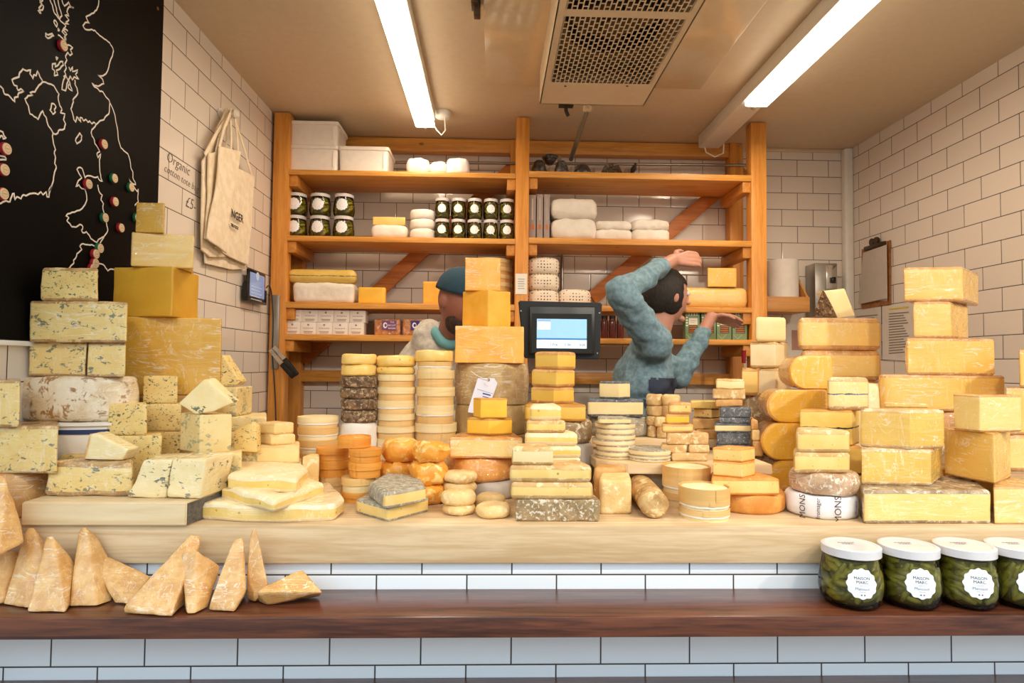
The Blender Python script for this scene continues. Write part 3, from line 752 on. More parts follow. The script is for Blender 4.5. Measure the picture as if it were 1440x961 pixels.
# pole and bracket below the unit
p = Wz(826, 153, CEIL-.14); q = W(803, 224, 3.25)
hp = thing('hanging_rod', 'grey steel rod hanging from ceiling behind the cooling unit', 'rod', (p.x, p.y, CEIL-.01))
bm = NB(); tube(bm, [(p.x, p.y, CEIL-.012), (p.x, p.y, p.z), q], .0125, 12); part('tube', bm, plain('dull_steel_tube', '#7f7767', .35, .7), hp)
bm = NB(); lathe(bm, [(.01, -.012), (.02, -.008), (.02, .01), (.01, .014)], p, 16); part('joint', bm, CREAM, hp)
bm = NB(); tube(bm, [W(796, 149, 3.0), W(796, 156, 3.0), W(799, 163, 3.0)], .009, 8); bx(bm, W(786, 148, 3.0).x, W(806, 148, 3.0).x, 2.98, 3.02, W(796, 150, 3.0).z, CEIL-.002)
tag(fin('ceiling_hook', bm, plain('dark_clamp', '#3b352e', .5), None, 30, origin=W(796, 160, 3.0)), 'small dark hook on the ceiling left of the hanging rod', 'hook')
cb = Wz(671, 14, CEIL-.03)
bm = NB(); bx(bm, cb.x-.012, cb.x+.012, cb.y-.02, cb.y+.02, CEIL-.055, CEIL-.001, .003); bx(bm, cb.x-.02, cb.x+.004, cb.y-.05, cb.y+.01, CEIL-.03, CEIL-.001, .002)
tag(fin('door_catch', bm, plain('dark_catch_metal', '#5b4b3a', .4, .6), None, 30, origin=(cb.x, cb.y, CEIL)), 'small dark metal catch on ceiling left of the glossy panel', 'catch')

# ================================================================== jar builder
def gherkin(bm, c, a0, hh, rr_, L, r, tl, seed):
    """curved pickle lying against the inside of the jar"""
    n = 8; pts = []; rr = []
    for k in range(n+1):
        t = k/n-.5; a = a0+L*t/rr_*cos(tl); pts.append(Vector((c.x+rr_*cos(a), c.y+rr_*sin(a), c.z+hh+L*t*sin(tl)))); rr.append(max(.0012, r*sin(pi*(.06+.88*k/n))**.45))
    tube(bm, pts, rr, 10)
G1 = None
def jar(label, c, R, H, group, detail=True, name='gherkin_jar', seed=0, facing=0.):
    rnd = random.Random(seed)
    c = Vector(c); root = thing(name, label, 'jar', c, group)
    prof = [(R*.55, 0), (R*.80, .001), (R*.93, H*.09), (R, H*.26), (R*.985, H*.42), (R*.92, H*.62), (R*.87, H*.78), (R*.86, H*.86)]
    gm = JARG; bm = NB(); lathe(bm, prof, c, 36); part('glass', bm, gm, root, 60)
    bm = NB(); lathe(bm, [(R*.4, .003), (R*.60, .004), (R*.72, H*.10), (R*.76, H*.27), (R*.75, H*.42), (R*.70, H*.62), (R*.66, H*.78)], c, 28); part('brine', bm, BRINE, root, 60)
    bm = NB()
    N_ = 50 if detail else 24; gr = R*(.14 if detail else .16)
    for k in range(N_):
        hh = H*(.10+.70*((k+.5)/N_)); rad = R
        for (ra, za), (rb, zb2) in zip(prof, prof[1:]):
            if za <= hh <= zb2: rad = ra+(rb-ra)*(hh-za)/(zb2-za)
        tl = rnd.uniform(-.75, .75) if rnd.random() < .75 else rnd.uniform(1.1, 1.6); L = R*rnd.uniform(.7, 1.15)
        hh = max(H*.05+gr+abs(L*.5*sin(tl)), min(H*.84-gr-abs(L*.5*sin(tl)), hh))
        gherkin(bm, c, 2*pi*k*.618+rnd.random()*.3, hh, min(rad, R*(.84 if abs(hh-H*.4) > H*.2 else .97))*.985-gr*rnd.uniform(1.05, 1.3), L, gr*rnd.uniform(.8, 1.05), tl, k)
    part('gherkins', bm, GHERK, root, 60)['kind'] = 'stuff'
    bm = NB(); Rl = R*.90; lathe(bm, [(Rl-.002, H*.85), (Rl, H*.853), (Rl, H*.985), (Rl-.003, H), (Rl*.86, H), (Rl*.84, H*.992), (.001, H*.992)], c, 40, close=False); fixn(bm); lid = part('lid', bm, plain('white_jar_lid', '#dcd6d4', .3, coat=.3), root, 40)
    # scalloped label on the bulge
    lr = R*(.46 if detail else .56); zc = H*.48; bm = NB(); n = 72; ring = []
    cen = bm.verts.new((0, 0, 0)); e0 = .0012
    lays = []
    for f_ in (.12, .25, .38, .5, .62, .75, .88, 1.):
        lays.append([bm.verts.new((lr*f_*(1+(.045*cos(12*2*pi*k/n) if f_ == 1 else 0))*cos(2*pi*k/n), lr*f_*(1+(.045*cos(12*2*pi*k/n) if f_ == 1 else 0))*sin(2*pi*k/n), 0)) for k in range(n)])
    for k in range(n):
        bm.faces.new((cen, lays[0][k], lays[0][(k+1) % n]))
        for q in range(len(lays)-1): bm.faces.new((lays[q][k], lays[q+1][k], lays[q+1][(k+1) % n], lays[q][(k+1) % n]))
    def wrapit(bm, e):
        for v in bm.verts:
            u, h_ = v.co.x, v.co.y; z = zc+h_; rad = 0
            for (ra, za), (rb, zb2) in zip(prof, prof[1:]):
                if za <= z <= zb2: rad = ra+(rb-ra)*(z-za)/(zb2-za)
            a = facing+u/R; v.co = Vector((c.x+(rad+e)*sin(a), c.y-(rad+e)*cos(a), c.z+z))
    wrapit(bm, e0); lb = part('label', bm, plain('white_jar_label', '#f4f3f6', .5), root, 60)
    if detail:
        k = lr/.027
        for tx, yy, sz in (('MAISON', .0100, .0078), ('MARC', .0030, .0078), ('Malossol', -.0085, .0072), ('CORNICHONS', -.0030, .0022), ('EXTRA-FINS', -.0140, .0022)):
            b2 = text_bm(tx, sz*k, (0, yy*k, 0), (1, 0, 0), (0, 1, 0), ext=0, bold=0)
            wrapit(b2, e0+.0005); part('lettering', b2, plain('ink_black' if yy > 0 else 'ink_grey', '#26262c' if yy > 0 else '#7c8496', .6), lb, 0)
        for dx_, cc in ((-.0022, '#1d6f7c'), (.0030, '#c22a49')):
            b2 = NB(); v = [b2.verts.new(((dx_+.0014*cos(q*pi/5))*k, (-.0195+.0014*sin(q*pi/5))*k, 0)) for q in range(10)]; b2.faces.new(v); wrapit(b2, e0+.0005)
            part('label_dot', b2, plain('dot'+cc[1:], cc, .6), lb, 0)
        for tx, yy in (('MAISON', .006), ('MARC', -.003)):
            b2 = text_bm(tx, .0095, (c.x-.004, c.y+yy+.006, c.z+H*.992+.0004), (1, 0, 0), (0, 1, 0), ext=.0001); part('lid_lettering', b2, plain('lid_print', '#8f8690', .6), lid, 0)
    else:
        b2 = NB()
        for q in range(4): 
            w_ = lr*(.5, .62, .5, .35)[q]; v = [b2.verts.new((sx*w_, lr*(.38-.26*q)+sy, 0)) for sx, sy in ((-1, 0), (1, 0), (1, lr*.09), (-1, lr*.09))]; b2.faces.new(v)
        wrapit(b2, e0+.0004); part('printed_lines', b2, plain('grey_print', '#b2aca2', .6), lb, 0)
    return root
JARG = bpy.data.materials.new('jar_glass'); t = NT(JARG)
gl = t.new('ShaderNodeBsdfGlossy'); gl.inputs['Roughness'].default_value = .04; tr_ = t.new('ShaderNodeBsdfTransparent'); tr_.inputs[0].default_value = (.93, .95, .88, 1)
fr = t.new('ShaderNodeFresnel'); fr.inputs[0].default_value = 1.5; mx = t.new('ShaderNodeMixShader'); t.link(fr.outputs[0], mx.inputs[0]); t.link(tr_.outputs[0], mx.inputs[1]); t.link(gl.outputs[0], mx.inputs[2])
t.link(mx.outputs[0], t.n['Material Output'].inputs[0])
BRINE = plain('dark_brine', '#5c5312', .5)
GHERK = cheese('gherkin_skin', '#b5a438', '#7d7020', 40, .3, .6, 160, spots=('#aaa03c', 70, .6), tint=False)

# ================================================================== THINGS ON THE SHELVES
SYI = 3.235
N5 = ['first', 'second', 'third', 'fourth', 'fifth']
def sx(px, py, Y=SYI): return W(px, py, Y).x
def tub(label, x0, x1, yt, z0, D=.22):
    a = sx(x0, yt+15); b = sx(x1, yt+15); z1 = W((x0+x1)/2, yt, SYI).z; H = z1-z0
    t = thing('plastic_tub', label, 'tub', ((a+b)/2, SYI+D/2, z0), 'white lidded tubs on the top shelf')
    mt = plain('milky_plastic', '#f8efe4', .35); i = .006
    o, sd = outline([(a+i, SYI+i), (b-i, SYI+i), (b-i, SYI+D-i), (a+i, SYI+D-i)], .02)
    bm, _ = loft(o, sd, z0, z1-.012, .008, 0, 0, 1, 0, (), False, split=False, taper=-.03); part('body', bm, mt, t)
    o, sd = outline([(a-.004, SYI-.004), (b+.004, SYI-.004), (b+.004, SYI+D+.004), (a-.004, SYI+D+.004)], .022)
    bm, _ = loft(o, sd, z1-.020, z1, .004, 0, 0, 1, 0, (), False, split=False); part('lid', bm, mt, t)
    bm = NB(); bx(bm, b-.028, b-.022, SYI+.0015, SYI+.008, z0+.03, z1-.03, .001); part('side_rib', bm, mt, t)
    return z1
z0 = SH[0, 0]
z1 = tub('lower white plastic tub at the left end of the top shelf', 402, 475, 204, z0)
tub('upper white plastic tub stacked at left end of top shelf', 402, 475, 170, z1+.001)
tub('single white plastic tub, right of the two stacked tubs', 475, 546, 206, z0)
PAPER = cheese('white_wrapping_paper', '#efe6da', '#e6dccd', 12, .55, 1, 42, tint=False)
def bundle(name, label, x0, x1, yt, z0, D=.12, mt=None, jit=.004, js=26, r=.02, Y=SYI, group=None, dome=.004, wave=0., rc=.03, h=None, cat='parcel'):
    a = sx(x0, yt+8, Y); b = sx(x1, yt+8, Y); z1 = z0+h if h else W((x0+x1)/2, yt, Y).z; _seed[0] += 1
    o, sd = outline([(a, Y), (b, Y), (b, Y+D), (a, Y+D)], rc, .008)
    bm, _ = loft(o, sd, z0, z1, r, .004, jit, js, _seed[0], (), False, split=False, dome=dome, wave=wave, step=.008)
    ob = fin(name, bm, mt or PAPER, None, 50, origin=((a+b)/2, Y+D/2, z0)); tag(ob, label, cat, group); return z1
for i, (a, b, y) in enumerate(((572, 602, 222), (604, 627, 227), (628, 658, 222))):
    bundle('wrapped_cheese', ('left crumpled white parcel with blue print', 'smaller middle crumpled white parcel', 'right crumpled white parcel with blue print')[i]+' on the top left shelf', a, b, y, z0, .09, cheese('white_blue_printed_paper', '#f4f1ee', '#ebe6e0', 12, .5, 1, 42, spots=('#5a74b8', 60, .66), tint=False), jit=.006, js=34, cat='parcel')
# left jars, two rows of three
z0 = SH[0, 1]; HJ = W(450, 302, SYI).z-z0; RJ_ = 15.2*SYI/F
src = None
for r_i in range(2):
    for k, px in enumerate((417, 450, 483.5)):
        c = (sx(px, 310, SYI+RJ_), SYI+RJ_, z0+r_i*(HJ+.0005))
        lb = f"round gherkin jar, {('lower', 'upper')[r_i]} row, {N5[k]} from the left post, second shelf"
        if src is None: src = jar(lb, c, RJ_, HJ, 'round gherkin jars at left of second shelf', False, seed=9)
        else: o = copy_tree(src); o.location = c; o['label'] = lb
HK = W(668, 307.5, SYI).z-z0; RK = 11.0*SYI/F; src = None
for r_i in range(2):
    for k in range(5):
        c = (sx(622+22.7*k, 310, SYI+RK), SYI+RK, z0+r_i*(HK+.0005))
        lb = f"small gherkin jar beside middle post, {('lower', 'upper')[r_i]} row, {N5[k]} from left"
        if src is None: src = jar(lb, c, RK, HK, 'small gherkin jars beside the middle post', False, seed=14)
        else: o = copy_tree(src); o.location = c; o['label'] = lb
zz = bundle('wrapped_cheese', 'yellow cheese half wrapped in white paper, between jars on second shelf', 522, 571, 316, z0, .12, jit=.004)
s = St(SYI+.01, zz-.001, ''); s.blk('hard_cheese_wedge', 'pale yellow block poking out above its white paper, second shelf', 524, 570, 305, D=.09, paste='comtepale', tb=False, back=1)
zz = z0
for i, y in enumerate((321, 307.5, 294)):
    zz = bundle('wrapped_cheese', ('lowest', 'middle', 'topmost')[i]+' of three small white paper rounds left of small jars', 576, 610, y, zz, .115, jit=.003, rc=.05, r=.012)
# third shelf, left bay
z0 = SH[0, 2]
zz = bundle('wrapped_cheese', 'long parcel in pale crumpled paper on the third left shelf', 412, 497, 398, z0, .16, jit=.006, js=14, r=.02, rc=.02)
s = St(SYI, zz, ''); s.blk('ash_line_cheese', 'long yellow loaf-shaped cheese with dark line, lying on pale parcel', 403, 502, 378, D=.14, paste='morbier', tb=False, r=.03, rc=.03, back=1)
s = St(SYI, z0, ''); s.blk('hard_cheese_wedge', 'bright yellow block with rounded corner, right of the long parcel', 504, 543, 404, D=.12, paste='yellow', tb=False, rc=(.003, .02, .003, .003), back=1)
s = St(SYI, z0, ''); s.blk('hard_cheese_wedge', 'amber cheese block beside the person in pale jacket', 595, 625, 396, D=.10, paste='orange', tb=False, back=1)
s = St(SYI, z0, 'round boxes behind orange blocks')
for yt in (417, 407, 396, 385, 374, 362): s.box('round wooden box', 656, 721, yt, 'boxwood' if yt < 400 else 'boxmid')
s.close()
# fourth shelf, left bay: ten little cartons
z0 = SH[0, 3]; CART = plain('carton_white', '#f3e9df', .5); src = None
wb = 22.0*SYI/F; hb = 17.3*SYI/F
def carton(label, c):
    t = thing('printed_carton', label, 'carton', c, 'ten white cartons on the fourth shelf'); c = Vector(c)
    bm = NB(); bx(bm, c.x-wb/2+.0006, c.x+wb/2-.0006, c.y, c.y+.075, c.z, c.z+hb-.0006, .0012); part('box', bm, CART, t)
    bm = NB(); lathe(bm, [(.0001, -.0006), (.0055, -.0006)], (c.x, c.y, c.z+hb*.78), 14, 'y', close=False); part('emblem', bm, plain('carton_grey_print', '#a3928a', .6), t, 0)
    bm = text_bm('FROMAGE', .0115, (c.x, c.y-.0005, c.z+hb*.50), (1, 0, 0), (0, 0, 1), ext=.0001) if False else NB()
    for k in range(7): bx(bm, c.x-.025+.0076*k, c.x-.0205+.0076*k, c.y-.0006, c.y-.0001, c.z+hb*.47, c.z+hb*.54)
    bx(bm, c.x-.024, c.x+.024, c.y-.0006, c.y-.0001, c.z+hb*.20, c.z+hb*.26); bx(bm, c.x-.021, c.x+.021, c.y-.0006, c.y-.0001, c.z+hb*.10, c.z+hb*.15)
    part('print', bm, plain('carton_grey_print', '#a3928a', .6), t, 0); return t
for r_i in range(2):
    for k in range(5):
        c = (sx((411, 413)[r_i]+22.4*k, 460), SYI, z0+r_i*hb); lb = f"small white carton with grey print, {('lower', 'upper')[r_i]} row, {N5[k]} from the left"
        if src is None: src = carton(lb, c)
        else: o = copy_tree(src); o.location = c; o['label'] = lb
def pack(label, x0, x1, yt, z0, tint, logo):
    a = sx(x0, yt); b = sx(x1, yt); z1 = W(x0, yt, SYI).z; t = thing('biscuit_packet', label, 'packet', ((a+b)/2, SYI+.03, z0), None)
    o, sd = outline([(a, SYI), (b, SYI), (b, SYI+.06), (a, SYI+.06)], .01, .006); bm, _ = loft(o, sd, z0, z1, .006, 0, .003, 60, 3, (), False, split=False, step=.006)
    part('film_packet', bm, cheese('biscuits_in_film', '#c9874a', '#a9652f', 60, .3, .8, 60, spots=('#f1dcc0', 45, .60), wrap=.9), t)
    lx0 = a+(b-a)*.30; lx1 = a+(b-a)*.86; lz0 = z0+(z1-z0)*.32; lz1 = z0+(z1-z0)*.92; y = SYI-.0045
    bm = NB(); bx(bm, lx0, lx1, y, y+.001, lz0, lz1); lb = part('label', bm, plain('label'+tint[1:], tint, .5), t, 0)
    bm = NB(); cx = lx0+(lx1-lx0)*.24; cz = (lz0+lz1)/2; n = 24; A_ = []
    for q, w_ in ((1, .0), (.55, 0)): A_.append([bm.verts.new((cx+(.011*q)*cos(2*pi*k/n)+(.002 if q < 1 else 0), y-.0005, cz+(.015*q)*sin(2*pi*k/n))) for k in range(n)])
    for k in range(n): bm.faces.new((A_[0][k], A_[0][(k+1) % n], A_[1][(k+1) % n], A_[1][k]))
    part('ring_emblem', bm, plain('label_white_print', '#f4eef2', .5), lb, 0)
    bm = NB()
    for tx, dz in (('THE', .32), ('BISCUIT', 0), ('BAKERS', -.32)):
        merge(bm, text_bm(tx, .0115, (lx0+(lx1-lx0)*.70, y-.0004, cz+dz*(lz1-lz0)), (1, 0, 0), (0, 0, 1), ext=.0001))
    part('lettering', bm, plain('label_white_print', '#f4eef2', .5), lb, 0)
pack('biscuit packet with purple-pink label on the fourth left shelf', 526, 563, 449, z0, '#7c4a78', 0)
pack('biscuit packet with dark violet label on the fourth left shelf', 566, 605, 449, z0, '#3e3175', 0)
# ---- right bay
z0 = SH[1, 0]
DARK = cheese('dark_pudding_in_film', '#2b1e1a', '#150f0e', 30, .35, .6, 50, wrap=.9)
for i, (a, b, y, inv) in enumerate(((746, 772, 222, 0), (779, 803, 223, 0), (806, 836, 227, 0), (845, 882, 226, 0), (762, 788, 215, 1))):
    t = thing('dark_wrapped_pudding', ('leftmost dark cone parcel in clear film', 'second dark cone parcel in clear film', 'third dark domed parcel in clear film', 'rightmost dark domed parcel with twisted film', 'upside-down dark parcel wedged between two cones')[i]+', top right shelf', 'parcel', (0, 0, 0))
    Yp = SYI if not inv else SYI+.03; x0_ = sx(a, y); x1_ = sx(b, y); cx = (x0_+x1_)/2; R_ = (x1_-x0_)/2
    zt_ = W(a, y, Yp).z; zl = z0 if not inv else zt_-.05
    prof = [(R_*.9, 0), (R_, .008), (R_*.62, (zt_-zl)*.85), (R_*.4, zt_-zl)] if not inv else [(R_*.25, 0), (R_*.5, .01), (R_*.95, (zt_-zl)*.85), (R_*.8, zt_-zl)]
    t.location = (cx, Yp+R_, zl); bm = NB(); lathe(bm, prof, (cx, Yp+R_, zl), 20); part('pudding', bm, DARK, t, 60)
    bm = NB(); e = cx+R_*.9
    v = [(e, Yp+R_*.8, zl+.004), (e+.02, Yp+R_*.7, zl+.03), (e+.012, Yp+R_, zl+.055), (e-.004, Yp+R_, zl+.03)]
    v = [bm.verts.new(p) for p in v]; bm.faces.new(v); bmesh.ops.solidify(bm, geom=list(bm.faces), thickness=.001); part('film_twist', bm, plain('crinkled_film', '#cbbba2', .2, coat=.8), t, 0)
z0 = SH[1, 1]
for k in range(3):
    a, b = (744, 755, 765)[k], (753.5, 763.5, 773)[k]; x0_, x1_ = sx(a, 300), sx(b, 300); zt_ = W(a, 274, SYI).z
    t = thing('slim_box', f"slim grey upright box beside the middle post, {N5[k]} from left", 'box', ((x0_+x1_)/2, SYI, z0), 'slim grey boxes')
    bm = NB(); bx(bm, x0_, x1_, SYI, SYI+.14, z0, zt_, .0015); part('carton', bm, plain('mauve_grey_card', '#a8968f', .5), t)
    bm = NB(); bx(bm, x0_+.008, x1_-.008, SYI-.0006, SYI-.0001, z0+.05, z0+.075); part('printed_mark', bm, plain('orange_print', '#c9743a', .5), t, 0)
    bm = NB(); bx(bm, x0_+.014, x1_-.014, SYI-.0006, SYI-.0001, z0+.10, zt_-.02); part('title_strip', bm, plain('pale_print', '#cfc2ba', .5), t, 0)
zz = bundle('wrapped_cheese', 'lower large white cloth-like parcel right of the slim boxes', 776, 839, 307, z0, .17, jit=.006, js=20, r=.03)
bundle('wrapped_cheese', 'upper large white cloth-like parcel right of the slim boxes', 776, 840, 279, zz, .17, jit=.007, js=20, r=.03)
zz = bundle('wrapped_cheese', 'lower flat pinkish-white paper parcel in middle of second right shelf', 838, 889, 323, z0, .14, jit=.004, r=.012)
bundle('wrapped_cheese', 'upper flat pinkish-white paper parcel in middle of second right shelf', 839, 888, 311, zz, .14, jit=.005, r=.012)
zz = bundle('wrapped_cheese', 'lower folded white parcel nearest the diagonal brace', 890, 942, 323, z0, .14, jit=.004, r=.012)
bundle('wrapped_cheese', 'upper rumpled white parcel nearest the diagonal brace', 891, 942, 309, zz, .14, jit=.007, r=.014)
z0 = SH[1, 2]
SPOT = bpy.data.materials.new('dotted_wrapping_paper'); t = NT(SPOT); v = t.coords((1, 1, 1), False); rot = t.n['Mapping'] if 'Mapping' in t.n else None
vo = t.new('ShaderNodeTexVoronoi'); vo.inputs['Scale'].default_value = 62; vo.inputs['Randomness'].default_value = .15; t.link(v, vo.inputs['Vector'])
t.link(t.mix(t.rng(vo.outputs['Distance'], .2, .28, 1, 0), lin('#efe0cc'), lin('#5b3f33')), t.b.inputs['Base Color']); t.b.inputs['Roughness'].default_value = .6
t.bump(t.noise(v, 60, 2), .6, .003)
zz = z0
for i, y in enumerate((408, 385, 362)): zz = bundle('dotted_parcel', ('lowest', 'middle', 'topmost')[i]+' of three stacked brown-dotted paper rounds, right of middle post', 743, 787, y, zz, .15, SPOT, jit=.003, rc=.06, r=.022)
bundle('dotted_parcel', 'single brown-dotted paper round standing right of the dotted pile', 788, 832, 407, z0, .15, SPOT, jit=.003, rc=.06, r=.022)
s = St(SYI, z0, ''); s.blk('hard_cheese_loaf', 'very long glossy film-wrapped yellow loaf cheese on third right shelf', 881, 1054, 403, D=.17, paste='comtepale', tb=False, wrap=1, r=.035, rc=.04, back=1)
s.blk('hard_cheese_wedge', 'pale yellow block in film standing on the long loaf', 995, 1036, 377, D=.08, paste='yellow', tb=False, wrap=1, r=.003, back=1)
z0 = SH[1, 3]
def gbox(label, x0, x1, yt):
    a = sx(x0, yt); b = sx(x1, yt); z1 = W(x0, yt, SYI).z; H = z1-z0; w_ = b-a
    t = thing('cracker_box', label, 'box', ((a+b)/2, SYI, z0), 'green cracker boxes with windows')
    GR = plain('sage_green_card', '#7e9a72', .5); WP = plain('pale_label_card', '#efe6d4', .5); y = SYI
    bm = NB(); bx(bm, a, b, y, y+.05, z0, z1, .001); part('carton', bm, GR, t)
    bm = NB(); bx(bm, a+w_*.24, b-w_*.16, y-.0006, y-.0001, z0+H*.55, z0+H*.80); lb = part('label', bm, WP, t, 0)
    bm = NB(); bx(bm, a+w_*.32, b-w_*.26, y-.001, y-.0007, z0+H*.70, z0+H*.72); bx(bm, a+w_*.32, b-w_*.34, y-.001, y-.0007, z0+H*.63, z0+H*.645); part('printed_lines', bm, plain('grey_print', '#b2aca2', .6), lb, 0)
    bm = NB(); bx(bm, a+w_*.22, b-w_*.16, y-.0006, y-.0001, z0+H*.24, z0+H*.53); part('window', bm, plain('dark_window', '#4a2c1a', .2, coat=.6), t, 0)
    bm = NB()
    for k in range(4): bx(bm, a+w_*.24, b-w_*.2, y-.0016, y-.0007, z0+H*(.26+.068*k), z0+H*(.30+.068*k), .0004)
    part('crackers', bm, plain('cracker_brown', '#b9743c', .6), t, 30)['kind'] = 'stuff'
    bm = NB()
    for k in range(4): bx(bm, a+w_*(.22+.18*k), a+w_*(.29+.18*k), y-.0006, y-.0001, z0+H*.90, z0+H*.99); bx(bm, a+w_*.02, a+w_*.17, y-.0006, y-.0001, z0+H*(.50+.10*k), z0+H*(.545+.10*k))
    obx(bm, (a+w_*.05, y-.0004, z0+H*.20), (a+w_*.35, y-.0004, z0+H*.03), .0008, .0012, 0, (0, 1, 0)); obx(bm, (a+w_*.35, y-.0004, z0+H*.03), (a+w_*.65, y-.0004, z0+H*.20), .0008, .0012, 0, (0, 1, 0))
    part('border_pattern', bm, plain('cream_print', '#f2ecd2', .5), t, 0)
for k, (a, b) in enumerate(((964, 984), (986.5, 1007), (1008, 1028.5), (1030, 1050.5))):
    gbox('green cracker box with window on fourth right shelf, '+('leftmost', 'second from left', 'third from left', 'rightmost, next to post')[k], a, b, 440)
for k, (a, b) in enumerate(((846, 856), (857, 867), (868, 878))):
    x0_, x1_ = sx(a, 450), sx(b, 450); zt_ = W(a, 444, SYI).z; R_ = (x1_-x0_)/2
    t = thing('preserve_jar', ('left', 'middle', 'right')[k]+' small dark red preserve jar behind the screen', 'jar', ((x0_+x1_)/2, SYI+R_, z0), 'small preserve jars')
    bm = NB(); lathe(bm, [(R_*.9, 0), (R_, .006), (R_, (zt_-z0)*.75), (R_*.8, (zt_-z0)*.86)], (*t.location[:2], z0), 18); part('glass', bm, plain('red_preserve_glass', '#5c1f18', .12, coat=.6), t)
    bm = NB(); lathe(bm, [(R_*.88, (zt_-z0)*.86), (R_*.9, zt_-z0)], (*t.location[:2], z0), 18); part('lid', bm, plain('dark_lid', '#26211f', .4), t)

# ================================================================== ON THE LEFT WALL
XBd = XL+.014
ye = Wx(225, 200, XBd).y; zb_ = Wx(20, 478, XBd).z
cb_ = thing('map_chalkboard', 'black wall board with white outline map of islands and cheese pins', 'chalkboard', (XBd, 1.8, zb_))
bm = NB(); bx(bm, XL+.001, XBd, 1.32, ye, zb_, CEIL-.02, .0015); part('board', bm, plain('blackboard_black', '#0b0908', .55, ior=1.16), cb_, 30)
bm = NB(); bx(bm, XL+.001, XL+.02, 1.32, ye-.25, zb_-.014, zb_-.002, .002); part('ledge_trim', bm, WHT, cb_, 30)
c_ = Wx(221.5, 12, XBd); bm = NB(); lathe(bm, [(.0001, .003), (.005, .0025), (.006, 0)], c_, 10, 'x'); part('screw', bm, plain('brown_screw', '#8a5a35', .4, .5), cb_)
V1 = lambda l: [(a/3.56, b/3.56) for a, b in l]
V2 = lambda l: [(a/3.56, 260+b/3.56) for a, b in l]
